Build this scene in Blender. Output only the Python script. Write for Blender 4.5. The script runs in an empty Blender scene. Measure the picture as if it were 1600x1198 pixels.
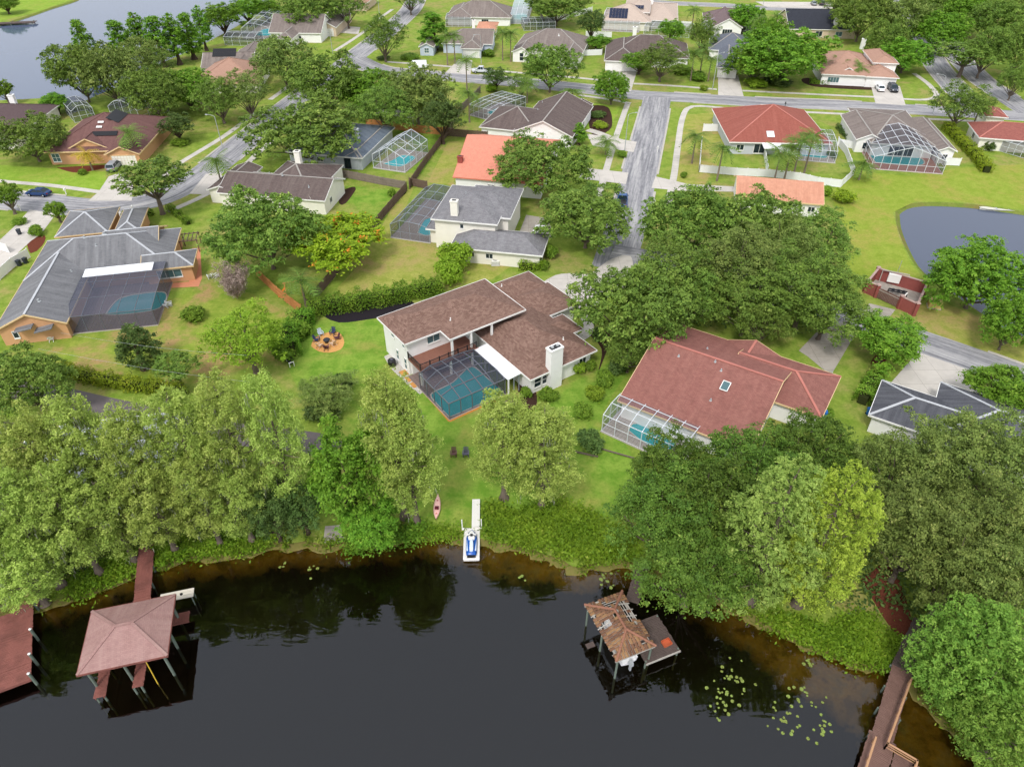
import bpy, bmesh, math, random
import numpy as np
from mathutils import Vector, Matrix
from mathutils.geometry import tessellate_polygon

random.seed(7)
rng = np.random.default_rng(11)
scene = bpy.context.scene
COL = scene.collection
R = math.radians

# ------------------------------------------------------------------ camera
CAM_H, PITCH, FOC = 58.0, R(38.8), 1100.0          # metres, tilt below the horizon, focal length in photo pixels (1600 wide)
SP, CP = math.sin(PITCH), math.cos(PITCH)
cam_d = bpy.data.cameras.new('camera')
cam = bpy.data.objects.new('camera', cam_d)
COL.objects.link(cam)
cam.location = (0, 0, CAM_H)
cam.rotation_euler = (math.pi / 2 - PITCH, 0, 0)
cam_d.sensor_width = 36.0
cam_d.lens = FOC / 1600.0 * 36.0
cam_d.clip_start = 0.5
cam_d.clip_end = 6000.0
scene.camera = cam

# ------------------------------------------------------------------ sky, sun, exposure (bright overcast)
SUN_EL, SUN_AZ = R(52), R(200)                       # azimuth clockwise from +Y
world = bpy.data.worlds.new('World')
scene.world = world
world.use_nodes = True
nt = world.node_tree
nt.nodes.clear()
w_out = nt.nodes.new('ShaderNodeOutputWorld')
w_bg = nt.nodes.new('ShaderNodeBackground')
w_sky = nt.nodes.new('ShaderNodeTexSky')
w_sky.sky_type = 'NISHITA'
w_sky.sun_disc = False
w_sky.sun_elevation = SUN_EL
w_sky.sun_rotation = SUN_AZ
w_sky.air_density = 1.0
w_sky.dust_density = 4.0
w_sky.ozone_density = 1.0
w_hs = nt.nodes.new('ShaderNodeHueSaturation')
w_hs.inputs['Saturation'].default_value = 0.30       # cloud cover takes the blue out of the sky
w_bg.inputs['Strength'].default_value = 0.15
nt.links.new(w_sky.outputs[0], w_hs.inputs['Color'])
w_mix = nt.nodes.new('ShaderNodeMix')                # an even cloud deck over most of the clear sky
w_mix.data_type = 'RGBA'
w_mix.inputs[0].default_value = 0.75
w_mix.inputs[7].default_value = (5.2, 5.45, 5.9, 1)
nt.links.new(w_hs.outputs[0], w_mix.inputs[6])
nt.links.new(w_mix.outputs[2], w_bg.inputs['Color'])
nt.links.new(w_bg.outputs[0], w_out.inputs[0])

sun_d = bpy.data.lights.new('sun', 'SUN')
sun_d.energy = 1.5
sun_d.angle = R(11)
sun_d.color = (1.0, 0.97, 0.92)
sun = bpy.data.objects.new('sun', sun_d)
COL.objects.link(sun)
sun.location = (0, 0, 120)
to_sun = Vector((math.sin(SUN_AZ) * math.cos(SUN_EL), math.cos(SUN_AZ) * math.cos(SUN_EL), math.sin(SUN_EL)))
sun.rotation_euler = to_sun.to_track_quat('Z', 'Y').to_euler()

scene.view_settings.view_transform = 'Standard'
scene.view_settings.look = 'None'
scene.view_settings.exposure = 0.48
scene.view_settings.gamma = 1.0
scene.view_settings.use_curve_mapping = False
scene.cycles.max_bounces = 4
scene.cycles.diffuse_bounces = 2
scene.cycles.glossy_bounces = 2
scene.cycles.transmission_bounces = 4
scene.cycles.transparent_max_bounces = 16
scene.cycles.volume_bounces = 0
scene.cycles.use_denoising = True
scene.cycles.use_adaptive_sampling = True
scene.cycles.adaptive_threshold = 0.03

# ------------------------------------------------------------------ survey helpers: a bearing from the drone to a point on a level surface
def P(u, v, z=0.0):
    t = (v - 599.0) / FOC
    d = (CAM_H - z) / (SP + t * CP)
    return Vector(((u - 800.0) / FOC * d, d * (CP - t * SP), z))
def depth_of(p):
    return p.y * CP + (CAM_H - p.z) * SP
def crop(ox, oy, k=3.9925):
    return lambda x, y: (ox + x / k, oy + y / k)
c1, c2, c3, c4 = crop(0, 0), crop(400, 0), crop(800, 0), crop(1200, 0)
c5, c6, c7, c8 = crop(0, 270), crop(400, 270), crop(800, 270), crop(1200, 270)
d1, d2, d3, d4 = crop(0, 550), crop(400, 550), crop(800, 550), crop(1200, 550)
e1, e2, e3, e4 = crop(0, 840, 3.3475), crop(400, 840, 3.3475), crop(800, 840, 3.3475), crop(1200, 840, 3.3475)

# ------------------------------------------------------------------ object helpers
def tag(o, label=None, cat=None, group=None, kind=None):
    if label: o['label'] = label
    if cat: o['category'] = cat
    if group: o['group'] = group
    if kind: o['kind'] = kind
    return o
def empty(name, loc=(0, 0, 0), rz=0.0, label=None, cat=None, group=None):
    o = bpy.data.objects.new(name, None)
    COL.objects.link(o)
    o.location = loc
    o.rotation_euler = (0, 0, rz)
    o.empty_display_size = 0.2
    return tag(o, label, cat, group)
def link(name, me, parent=None, loc=None, rot=None):
    o = bpy.data.objects.new(name, me)
    COL.objects.link(o)
    if parent is not None: o.parent = parent
    if loc is not None: o.location = loc
    if rot is not None: o.rotation_euler = rot
    return o
def copy_tree(o, parent=None):
    c = o.copy()
    COL.objects.link(c)
    c.parent = parent
    for ch in o.children:
        copy_tree(ch, c)
    return c

class MB:
    """collects shapes and links them as one mesh object; UVs are in metres, u level and v up the slope"""
    def __init__(self):
        self.v, self.f, self.m = [], [], []
    def add(self, vs, fs, mi=0):
        b = len(self.v)
        self.v += [tuple(p) for p in vs]
        self.f += [tuple(b + i for i in f) for f in fs]
        self.m += [mi] * len(fs)
        return self
    def hexa(self, p, mi=0):           # 8 corners: 4 below, 4 above, counter-clockwise
        return self.add(p, [(3, 2, 1, 0), (4, 5, 6, 7), (0, 1, 5, 4), (1, 2, 6, 5), (2, 3, 7, 6), (3, 0, 4, 7)], mi)
    def box(self, x0, x1, y0, y1, z0, z1, mi=0):
        return self.hexa([(x0, y0, z0), (x1, y0, z0), (x1, y1, z0), (x0, y1, z0), (x0, y0, z1), (x1, y0, z1), (x1, y1, z1), (x0, y1, z1)], mi)
    def cbox(self, c, s, mi=0, taper=1.0):
        x, y, z = c; a, b, h = s[0] / 2, s[1] / 2, s[2] / 2
        t = taper
        return self.hexa([(x - a, y - b, z - h), (x + a, y - b, z - h), (x + a, y + b, z - h), (x - a, y + b, z - h),
                          (x - a * t, y - b * t, z + h), (x + a * t, y - b * t, z + h), (x + a * t, y + b * t, z + h), (x - a * t, y + b * t, z + h)], mi)
    def bar(self, p, q, w, h=None, mi=0, up=(0, 0, 1), ext=0.0):
        p, q = Vector(p), Vector(q); h = h or w
        d = (q - p)
        if d.length < 1e-6: return self
        d.normalize()
        p = p - d * ext; q = q + d * ext
        upv = Vector(up)
        if abs(d.dot(upv)) > 0.97: upv = Vector((1, 0, 0))
        s = d.cross(upv).normalized(); t = s.cross(d).normalized()
        s *= w / 2; t *= h / 2
        return self.hexa([p - s - t, p + s - t, q + s - t, q - s - t, p - s + t, p + s + t, q + s + t, q - s + t], mi)
    def tube(self, pts, rad, n=8, mi=0, cap=True):
        pts = [Vector(p) for p in pts]
        if not hasattr(rad, '__len__'): rad = [rad] * len(pts)
        vs, fs = [], []
        prev = None
        for i, p in enumerate(pts):
            d = (pts[min(i + 1, len(pts) - 1)] - pts[max(i - 1, 0)])
            d = d.normalized() if d.length > 1e-9 else Vector((0, 0, 1))
            if prev is None:
                a = Vector((1, 0, 0)) if abs(d.x) < 0.8 else Vector((0, 1, 0))
                s = d.cross(a).normalized()
            else:
                s = (prev - d * prev.dot(d)).normalized()
            prev = s
            t = d.cross(s)
            for k in range(n):
                an = 2 * math.pi * k / n
                vs.append(p + (s * math.cos(an) + t * math.sin(an)) * rad[i])
        for i in range(len(pts) - 1):
            for k in range(n):
                k2 = (k + 1) % n
                fs.append((i * n + k, i * n + k2, (i + 1) * n + k2, (i + 1) * n + k))
        if cap:
            fs.append(tuple(range(n - 1, -1, -1)))
            fs.append(tuple((len(pts) - 1) * n + k for k in range(n)))
        return self.add(vs, fs, mi)
    def cyl(self, x, y, z0, z1, r, n=12, mi=0, r2=None):
        return self.tube([(x, y, z0), (x, y, z1)], [r, r if r2 is None else r2], n, mi)
    def prism(self, poly, z0, z1, mi=0):   # vertical prism over a simple polygon
        n = len(poly)
        area = sum(poly[i][0] * poly[(i + 1) % n][1] - poly[(i + 1) % n][0] * poly[i][1] for i in range(n))
        if area < 0: poly = poly[::-1]
        vs = [(p[0], p[1], z0) for p in poly] + [(p[0], p[1], z1) for p in poly]
        fs = [tuple(range(n - 1, -1, -1)), tuple(range(n, 2 * n))] + [(i, (i + 1) % n, n + (i + 1) % n, n + i) for i in range(n)]
        return self.add(vs, fs, mi)
    def build(self, name, mat, parent=None, smooth=False, loc=None, rot=None, bevel=0.0):
        me = bpy.data.meshes.new(name)
        me.from_pydata(self.v, [], self.f)
        mats = mat if isinstance(mat, (list, tuple)) else [mat]
        for m in mats: me.materials.append(m)
        if len(mats) > 1: me.polygons.foreach_set('material_index', self.m)
        auto_uv(me)
        if smooth: me.polygons.foreach_set('use_smooth', [True] * len(me.polygons))
        me.update()
        o = link(name, me, parent, loc, rot)
        if bevel:
            bm = o.modifiers.new('bevel', 'BEVEL'); bm.width = bevel; bm.segments = 2; bm.limit_method = 'ANGLE'
        return o
def auto_uv(me):
    uv = me.uv_layers.new(name='UVMap')
    out = np.zeros((len(me.loops), 2), dtype=np.float32)
    Z = Vector((0, 0, 1))
    vs = me.vertices
    for p in me.polygons:
        n = p.normal
        t = Z.cross(n)
        t = t.normalized() if t.length > 0.05 else Vector((1, 0, 0))
        b = n.cross(t)
        for li in p.loop_indices:
            co = vs[me.loops[li].vertex_index].co
            out[li] = (co.dot(t), co.dot(b))
    uv.data.foreach_set('uv', out.ravel())

def spline(pts, step=1.5):
    """smooth polyline through points (lists of Vector)"""
    out = []
    n = len(pts)
    for i in range(n - 1):
        a, b, c, d = pts[max(i - 1, 0)], pts[i], pts[i + 1], pts[min(i + 2, n - 1)]
        k = max(2, int((c - b).length / step))
        for j in range(k):
            t = j / k
            out.append(0.5 * ((2 * b) + (c - a) * t + (2 * a - 5 * b + 4 * c - d) * t * t + (3 * b - a - 3 * c + d) * t ** 3))
    out.append(pts[-1].copy())
    return out

# ------------------------------------------------------------------ materials
def s2l(c):
    return tuple((x / 255 / 12.92) if x / 255 <= 0.04045 else ((x / 255 + 0.055) / 1.055) ** 2.4 for x in c)
def rgba(c):
    return (*s2l(c), 1.0)
class NT:
    def __init__(self, name):
        self.mat = bpy.data.materials.new(name)
        self.mat.use_nodes = True
        self.t = self.mat.node_tree
        self.t.nodes.clear()
        self.out = self.t.nodes.new('ShaderNodeOutputMaterial')
    def n(self, typ, **kw):
        nd = self.t.nodes.new('ShaderNode' + typ)
        for k, v in kw.items():
            if k.startswith('i_'):
                key = k[2:].replace('_', ' ')
                nd.inputs[key].default_value = v
            else:
                setattr(nd, k, v)
        return nd
    def l(self, a, b):
        self.t.links.new(a, b)
    def coord(self, which='Object', scale=(1, 1, 1)):
        tc = self.n('TexCoord')
        mp = self.n('Mapping')
        mp.inputs['Scale'].default_value = scale
        self.l(tc.outputs[which], mp.inputs['Vector'])
        return mp.outputs[0]
    def world_pos(self, scale=(1, 1, 1)):
        g = self.n('NewGeometry')
        mp = self.n('Mapping')
        mp.inputs['Scale'].default_value = scale
        self.l(g.outputs['Position'], mp.inputs['Vector'])
        return mp.outputs[0]
    def noise(self, vec, scale, detail=3.0, rough=0.55, dist=0.0):
        nz = self.n('TexNoise', i_Scale=scale, i_Detail=min(detail, 3.0), i_Roughness=rough, i_Distortion=dist)
        self.l(vec, nz.inputs['Vector'])
        return nz.outputs['Fac']
    def ramp(self, fac, stops):
        r = self.n('ValToRGB')
        el = r.color_ramp.elements
        el[0].position, el[0].color = stops[0]
        el[1].position, el[1].color = stops[-1]
        for p, c in stops[1:-1]:
            e = el.new(p); e.color = c
        self.l(fac, r.inputs['Fac'])
        return r.outputs['Color']
    def mix(self, fac, a, b, blend='MIX'):
        m = self.n('Mix', data_type='RGBA', blend_type=blend)
        for sock, val in ((m.inputs[0], fac), (m.inputs[6], a), (m.inputs[7], b)):
            if hasattr(val, 'is_output'): self.l(val, sock)
            else: sock.default_value = val
        return m.outputs[2]
    def math(self, op, a, b=0.5, c=None):
        m = self.n('Math', operation=op)
        for i, val in enumerate((a, b) if c is None else (a, b, c)):
            if hasattr(val, 'is_output'): self.l(val, m.inputs[i])
            else: m.inputs[i].default_value = val
        return m.outputs[0]
    def bsdf(self, col, rough=0.8, spec=0.25, bump=None, bstr=0.2, bdist=0.05, metal=0.0):
        b = self.n('BsdfPrincipled')
        if hasattr(col, 'is_output'): self.l(col, b.inputs['Base Color'])
        else: b.inputs['Base Color'].default_value = col
        if hasattr(rough, 'is_output'): self.l(rough, b.inputs['Roughness'])
        else: b.inputs['Roughness'].default_value = rough
        b.inputs['Specular IOR Level'].default_value = spec
        b.inputs['Metallic'].default_value = metal
        if bump is not None and bstr * bdist > 0.0025 and rough != 0.9 and rough != 0.95:
            bp = self.n('Bump', i_Strength=bstr, i_Distance=bdist)
            self.l(bump, bp.inputs['Height'])
            self.l(bp.outputs[0], b.inputs['Normal'])
        self.l(b.outputs[0], self.out.inputs[0])
        return b

MATS = {}
def plain(name, c, rough=0.7, spec=0.25, var=0.12, scale=2.0, metal=0.0, bump=0.0):
    """paint, plastic, plaster: a base colour with slight uneven tone"""
    if name in MATS: return MATS[name]
    k = NT(name)
    pos = k.coord('Object')
    n1 = k.noise(pos, scale, 5)
    col = k.mix(k.math('MULTIPLY', k.math('SUBTRACT', n1, 0.35), 2.2 * var * 2), rgba(c), (*[x * 0.6 for x in s2l(c)], 1))
    k.bsdf(col, rough, spec, n1 if bump else None, bump, 0.03, metal)
    MATS[name] = k.mat
    return k.mat
def shingle(name, c, c2, streak=None, samt=0.5, cell=(0.33, 0.16), mottle=0.5, big=0.35):
    """asphalt shingles: courses and tabs of slightly different tone, weather streaks down the slope"""
    if name in MATS: return MATS[name]
    k = NT(name)
    uv = k.coord('UV')
    br = k.n('TexBrick', offset=0.5)
    br.inputs['Scale'].default_value = 1.0
    br.inputs['Brick Width'].default_value = cell[0]
    br.inputs['Row Height'].default_value = cell[1]
    br.inputs['Mortar Size'].default_value = 0.006
    br.inputs['Mortar Smooth'].default_value = 0.3
    br.inputs['Bias'].default_value = 0.0
    br.inputs['Color1'].default_value = rgba(c)
    br.inputs['Color2'].default_value = rgba(c2)
    br.inputs['Mortar'].default_value = (*[x * 0.45 for x in s2l(c2)], 1)
    k.l(uv, br.inputs['Vector'])
    m1 = k.noise(uv, 0.9, 6, 0.65)
    avg = tuple((a + b) / 2 for a, b in zip(s2l(c), s2l(c2)))
    col = k.mix(1 - mottle, br.outputs['Color'], (*avg, 1))
    col = k.mix(k.math('MULTIPLY', k.math('SUBTRACT', m1, 0.45), big * 4), col, (*[x * 0.5 for x in avg], 1))
    if streak:
        suv = k.coord('UV', (1.3, 0.09, 1))
        sn = k.noise(suv, 1.0, 6, 0.7)
        bn = k.noise(uv, 0.12, 3)
        f = k.math('MULTIPLY', k.ramp(sn, [(0.40, (0, 0, 0, 1)), (0.68, (1, 1, 1, 1))]), samt)
        f = k.math('MULTIPLY', f, k.math('MULTIPLY', bn, 1.7))
        col = k.mix(f, col, rgba(streak))
    gr = k.noise(uv, 14, 3)
    k.bsdf(col, 0.9, 0.15, gr, 0.35, 0.02)
    MATS[name] = k.mat
    return k.mat
def grass(name, c1, c2, c3, brown=0.35, stripe=0.0):
    if name in MATS: return MATS[name]
    k = NT(name)
    pos = k.world_pos()
    n1 = k.noise(pos, 0.11, 5, 0.6, 0.6)
    n2 = k.noise(pos, 0.55, 6, 0.7)
    n3 = k.noise(pos, 2.6, 4, 0.8)
    col = k.ramp(n2, [(0.36, rgba(c1)), (0.60, rgba(c2))])
    col = k.mix(k.math('MULTIPLY', k.ramp(n1, [(0.46, (0, 0, 0, 1)), (0.62, (1, 1, 1, 1))]), k.math('MULTIPLY', k.ramp(n2, [(0.35, (0.25, 0.25, 0.25, 1)), (0.6, (1, 1, 1, 1))]), brown * 1.9)), col, rgba(c3))
    col = k.mix(k.math('MULTIPLY', k.ramp(n3, [(0.34, (1, 1, 1, 1)), (0.56, (0, 0, 0, 1))]), 0.45), col, (*[x * 0.6 for x in s2l(c1)], 1))
    n4 = k.noise(pos, 14.0, 3, 0.75)
    col = k.mix(k.math('MULTIPLY', k.ramp(n4, [(0.4, (0, 0, 0, 1)), (0.7, (1, 1, 1, 1))]), 0.4), col, (*[x * 0.62 for x in s2l(c2)], 1))
    k.bsdf(col, 0.95, 0.1, n4, 0.6, 0.06)
    MATS[name] = k.mat
    return k.mat
def concrete(name, c, dark=0.55, joints=0.0, stain=0.5):
    if name in MATS: return MATS[name]
    k = NT(name)
    pos = k.world_pos()
    n1 = k.noise(pos, 0.35, 6, 0.65, 0.4)
    n2 = k.noise(pos, 3.0, 5, 0.7)
    col = k.mix(k.math('MULTIPLY', k.ramp(n1, [(0.45, (0, 0, 0, 1)), (0.75, (1, 1, 1, 1))]), stain), rgba(c), (*[x * dark for x in s2l(c)], 1))
    col = k.mix(k.math('MULTIPLY', n2, 0.35), col, (*[x * 0.62 for x in s2l(c)], 1))
    if joints:
        uv = k.coord('UV')
        br = k.n('TexBrick', offset=0.0)
        br.inputs['Scale'].default_value = 1.0
        br.inputs['Brick Width'].default_value = joints
        br.inputs['Row Height'].default_value = joints
        br.inputs['Mortar Size'].default_value = 0.02
        br.inputs['Color1'].default_value = (1, 1, 1, 1)
        br.inputs['Color2'].default_value = (0.92, 0.92, 0.92, 1)
        br.inputs['Mortar'].default_value = (0.55, 0.53, 0.5, 1)
        k.l(uv, br.inputs['Vector'])
        col = k.mix(1.0, col, br.outputs['Color'], 'MULTIPLY')
    k.bsdf(col, 0.9, 0.2, n2, 0.15, 0.02)
    MATS[name] = k.mat
    return k.mat
def asphalt(name):
    """worn street: dark binder showing through pale, polished aggregate in long streaks"""
    if name in MATS: return MATS[name]
    k = NT(name)
    uv = k.coord('UV', (1.9, 0.075, 1))
    n1 = k.noise(uv, 1.0, 7, 0.72, 0.15)
    uv2 = k.coord('UV', (0.5, 0.03, 1))
    n2 = k.noise(uv2, 1.0, 4, 0.6)
    uv3 = k.coord('UV', (1, 0.4, 1))
    n3 = k.noise(uv3, 1.7, 6, 0.75)
    f = k.math('ADD', k.math('MULTIPLY', n1, 0.55), k.math('ADD', k.math('MULTIPLY', n2, 0.35), k.math('MULTIPLY', n3, 0.22)))
    col = k.ramp(f, [(0.41, rgba((108, 108, 113))), (0.52, rgba((140, 139, 143))), (0.62, rgba((172, 170, 171))), (0.72, rgba((190, 187, 185)))])
    g = k.noise(uv3, 12, 3)
    col = k.mix(k.math('MULTIPLY', g, 0.22), col, (0.1, 0.1, 0.105, 1))
    k.bsdf(col, 0.9, 0.2, g, 0.25, 0.02)
    MATS[name] = k.mat
    return k.mat
def wood(name, c, c2, wear=0.5, plank=None):
    if name in MATS: return MATS[name]
    k = NT(name)
    oi = k.n('ObjectInfo')
    uv = k.coord('UV', (6.0, 0.7, 1))
    n1 = k.noise(uv, 1.0, 5, 0.7)
    pos = k.world_pos()
    n2 = k.noise(pos, 0.7, 5, 0.65)
    n3 = k.noise(pos, 7.0, 3, 0.7)
    col = k.mix(n1, rgba(c), rgba(c2))
    col = k.mix(k.math('MULTIPLY', k.ramp(n2, [(0.42, (0, 0, 0, 1)), (0.7, (1, 1, 1, 1))]), wear), col, (*[x * 0.45 for x in s2l(c)], 1))
    col = k.mix(k.math('MULTIPLY', n3, 0.4), col, (*[x * 0.6 for x in s2l(c2)], 1))
    k.bsdf(col, 0.85, 0.2, n1, 0.2, 0.02)
    MATS[name] = k.mat
    return k.mat
def leaf(name, c1, c2, c3=None, trans=0.28):
    """foliage: tone differs from leaf to leaf, from spray to spray and from tree to tree"""
    if name in MATS: return MATS[name]
    k = NT(name)
    at = k.n('Attribute', attribute_name='tint')
    oi = k.n('ObjectInfo')
    stops = [(0.0, rgba(c1)), (1.0, rgba(c2))] if c3 is None else [(0.0, rgba(c1)), (0.72, rgba(c2)), (1.0, rgba(c3))]
    col = k.ramp(at.outputs['Fac'], stops)
    hs = k.n('HueSaturation')
    k.l(k.math('MULTIPLY_ADD', oi.outputs['Random'], 0.018, 0.488), hs.inputs['Hue'])
    k.l(k.math('MULTIPLY_ADD', oi.outputs['Random'], 0.3, 0.86), hs.inputs['Value'])
    k.l(col, hs.inputs['Color'])
    b = k.n('BsdfPrincipled', i_Roughness=0.6)
    b.inputs['Specular IOR Level'].default_value = 0.2
    k.l(hs.outputs[0], b.inputs['Base Color'])
    tr = k.n('BsdfTranslucent')
    k.l(hs.outputs[0], tr.inputs['Color'])
    mx = k.n('MixShader')
    mx.inputs[0].default_value = trans
    k.l(b.outputs[0], mx.inputs[1]); k.l(tr.outputs[0], mx.inputs[2])
    k.l(mx.outputs[0], k.out.inputs[0])
    MATS[name] = k.mat
    return k.mat
def screen(name, c, opac):
    """insect screen: fine mesh, partly open"""
    if name in MATS: return MATS[name]
    k = NT(name)
    d = k.n('BsdfDiffuse'); d.inputs['Color'].default_value = rgba(c)
    t = k.n('BsdfTransparent')
    m = k.n('MixShader'); m.inputs[0].default_value = opac
    k.l(t.outputs[0], m.inputs[1]); k.l(d.outputs[0], m.inputs[2]); k.l(m.outputs[0], k.out.inputs[0])
    MATS[name] = k.mat
    return k.mat
def water_flat(name, c, rough=0.04, bump=0.05, bscale=1.2, spec=0.5, patches=None):
    if name in MATS: return MATS[name]
    k = NT(name)
    pos = k.world_pos((1, 1.0, 1))
    n = k.noise(pos, bscale, 3, 0.5)
    col = rgba(c)
    if patches:
        n2 = k.noise(pos, 0.13, 4, 0.6)
        col = k.mix(k.ramp(n2, [(0.45, (0, 0, 0, 1)), (0.6, (1, 1, 1, 1))]), rgba(c), rgba(patches))
    b = k.bsdf(col, rough, spec, n, bump, 0.1)
    b.inputs['IOR'].default_value = 1.33
    MATS[name] = k.mat
    return k.mat

WHITE = plain('white_paint', (240, 238, 234), 0.55, 0.3, 0.04)
STUCCO_W = plain('white_stucco', (244, 242, 240), 0.9, 0.1, 0.06, 1.0)
STUCCO_T = plain('tan_stucco', (216, 196, 172), 0.9, 0.1, 0.08, 1.0)
STUCCO_O = plain('orange_stucco', (206, 158, 118), 0.9, 0.1, 0.10, 1.0)
STUCCO_G = plain('grey_stucco', (196, 200, 206), 0.9, 0.1, 0.08, 1.0)
STUCCO_C = plain('cream_stucco', (240, 235, 224), 0.9, 0.1, 0.08, 1.0)
TRIM_T = plain('tan_trim', (226, 196, 150), 0.6, 0.25, 0.06)
TRIM_D = plain('dark_trim', (96, 86, 80), 0.6, 0.25, 0.06)
BLACK = plain('black_metal', (30, 30, 34), 0.45, 0.4, 0.06)
BRONZE = plain('bronze_frame', (104, 106, 114), 0.5, 0.4, 0.05)
ALU = plain('white_aluminium', (226, 230, 236), 0.4, 0.4, 0.03)
ALU_G = plain('grey_aluminium', (150, 158, 168), 0.4, 0.4, 0.03)
CONC = concrete('concrete_walk', (203, 197, 188), joints=1.5)
CONC_D = concrete('concrete_drive', (206, 199, 191), joints=3.0, stain=0.35)
CONC_OLD = concrete('concrete_old', (176, 168, 158), joints=3.0, stain=0.8)
KERB = concrete('concrete_kerb', (190, 184, 174), stain=0.5)
PAVER = concrete('paver_deck', (176, 166, 158), joints=0.5, stain=0.4)
PAVER_D = concrete('paver_deck_dark', (140, 122, 116), joints=0.5, stain=0.4)
ROAD = asphalt('street_asphalt')
MULCH = plain('dark_mulch', (70, 52, 44), 1.0, 0.05, 0.4, 6.0, bump=0.8)
MULCH_R = plain('red_mulch', (110, 62, 48), 1.0, 0.05, 0.4, 6.0, bump=0.8)
CHIPS = plain('tan_wood_chips', (212, 158, 96), 1.0, 0.05, 0.25, 8.0, bump=0.8)
GLASS = water_flat('window_glass', (40, 52, 58), 0.06, 0.0, 1.0, 0.6)
GLASS_T = water_flat('tinted_glass', (84, 112, 116), 0.08, 0.0, 1.0, 0.6)
POOL = water_flat('pool_water', (74, 190, 200), 0.05, 0.06, 3.0, 0.5)
POOL_D = water_flat('pool_water_dark', (48, 160, 166), 0.05, 0.06, 3.0, 0.5)
SCREEN_D = screen('dark_screen', (80, 82, 96), 0.42)
SCREEN_W = screen('light_screen', (120, 128, 138), 0.22)
SCREEN_M = screen('mid_screen', (84, 88, 100), 0.38)
BARK = wood('grey_bark', (138, 124, 112), (96, 84, 74), 0.4)
BARK_D = wood('brown_bark', (104, 86, 72), (70, 58, 50), 0.4)
BARK_P = wood('palm_bark', (160, 146, 128), (120, 106, 92), 0.3)
RUBBER = plain('tyre_rubber', (28, 28, 30), 0.9, 0.1, 0.05)
STEEL = plain('galvanised_steel', (166, 170, 172), 0.4, 0.5, 0.05)
BRICK_R = plain('red_brick', (158, 84, 76), 0.9, 0.1, 0.2, 5.0)

# ================================================================== THE SETTING
LAKE_Z = -0.5
def smooth_px(pts, z=0.0, step=1.5, closed=False):
    return spline([P(u, v, z) for u, v in pts], step)

# ---- shorelines
SHORE_PX = [(-330, 985), (-200, 965), (-80, 952), (0, 948), (60, 940), (115, 930), (170, 908), (215, 888), (250, 880), (300, 866), (350, 864), (400, 856), (440, 848),
            (500, 846), (540, 850), (600, 838), (660, 834), (715, 836), (760, 842), (800, 850), (850, 862), (890, 880), (925, 884), (970, 876), (1010, 882),
            (1060, 908), (1110, 928), (1170, 955), (1215, 978), (1270, 1003), (1330, 1026), (1390, 1040), (1425, 1058), (1465, 1108), (1520, 1155),
            (1585, 1188), (1660, 1225), (1760, 1275)]
shore = spline([P(u, v, 0) for u, v in SHORE_PX], 1.2)
shore = [Vector((p.x + 0.35 * math.sin(i * 1.7) + 0.2 * math.sin(i * 4.1), p.y + 0.3 * math.sin(i * 2.3 + 1) + 0.2 * math.sin(i * 5.3), 0)) for i, p in enumerate(shore)]
lake_poly = [Vector((shore[0].x - 500, shore[0].y - 80, 0))] + shore + [Vector((shore[-1].x + 500, shore[-1].y - 80, 0)), Vector((shore[-1].x + 500, -900, 0)), Vector((shore[0].x - 500, -900, 0))]

POND_PX = [(1399, 330), (1412, 321), (1440, 316), (1490, 317), (1545, 322), (1600, 330), (1680, 340), (1740, 380), (1730, 470), (1660, 540), (1600, 532), (1560, 510), (1530, 488), (1500, 468),
           (1462, 440), (1447, 431), (1428, 412), (1412, 382), (1401, 352)]
pond_poly = spline([P(u, v, 0) for u, v in POND_PX + POND_PX[:1]], 2.0)[:-1]
FAR_PX = [(-60, 150), (0, 157), (60, 154), (120, 160), (150, 150), (200, 128), (250, 100), (300, 78), (345, 55), (390, 30), (420, 8), (430, -8), (400, -22), (300, -30), (200, -26), (140, -12), (118, 0), (80, 12), (40, 26), (0, 38), (-60, 52), (-200, 70), (-260, 110), (-180, 145)]
far_poly = spline([P(u, v, 0) for u, v in FAR_PX + FAR_PX[:1]], 4.0)[:-1]

def sheet(name, loops, z, mat, label=None, cat=None, kind='structure', parent=None):
    """flat sheet from an outer loop and holes"""
    flat = [v for lp in loops for v in lp]
    tris = tessellate_polygon([[Vector((p.x, p.y, 0)) for p in lp] for lp in loops])
    fs = []
    for t in tris:
        a, b, c = (flat[i] for i in t)
        if (b.x - a.x) * (c.y - a.y) - (b.y - a.y) * (c.x - a.x) < 0: t = (t[0], t[2], t[1])
        fs.append(tuple(t))
    me = bpy.data.meshes.new(name)
    me.from_pydata([(p.x, p.y, z) for p in flat], [], fs)
    me.materials.append(mat)
    uv = me.uv_layers.new(name='UVMap')
    uv.data.foreach_set('uv', [c for l in me.loops for c in (flat[l.vertex_index].x, flat[l.vertex_index].y)])
    o = link(name, me, parent)
    return tag(o, label, cat, None, kind)
def sheet_px(name, px, z, mat, curve=False, **kw):
    pts = [P(u, v, 0) for u, v in px]
    if curve: pts = spline(pts + pts[:1], 1.2)[:-1]
    return sheet(name, [pts], z, mat, **kw)

GRASS = grass('lawn_grass', (110, 138, 46), (142, 160, 68), (164, 146, 96), 0.45)
GRASS_G = grass('lush_grass', (100, 140, 42), (134, 162, 64), (156, 150, 78), 0.40)
GRASS_B = grass('bright_grass', (124, 158, 48), (146, 172, 66), (160, 156, 78), 0.25)
GRASS_Y = grass('dry_grass', (136, 148, 60), (164, 164, 84), (170, 148, 98), 0.6)
BIG = 3000.0
outer = [Vector((-BIG, -BIG, 0)), Vector((BIG, -BIG, 0)), Vector((BIG, BIG, 0)), Vector((-BIG, BIG, 0))]
sheet('ground', [outer, lake_poly, pond_poly, far_poly], 0.0, GRASS)

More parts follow.
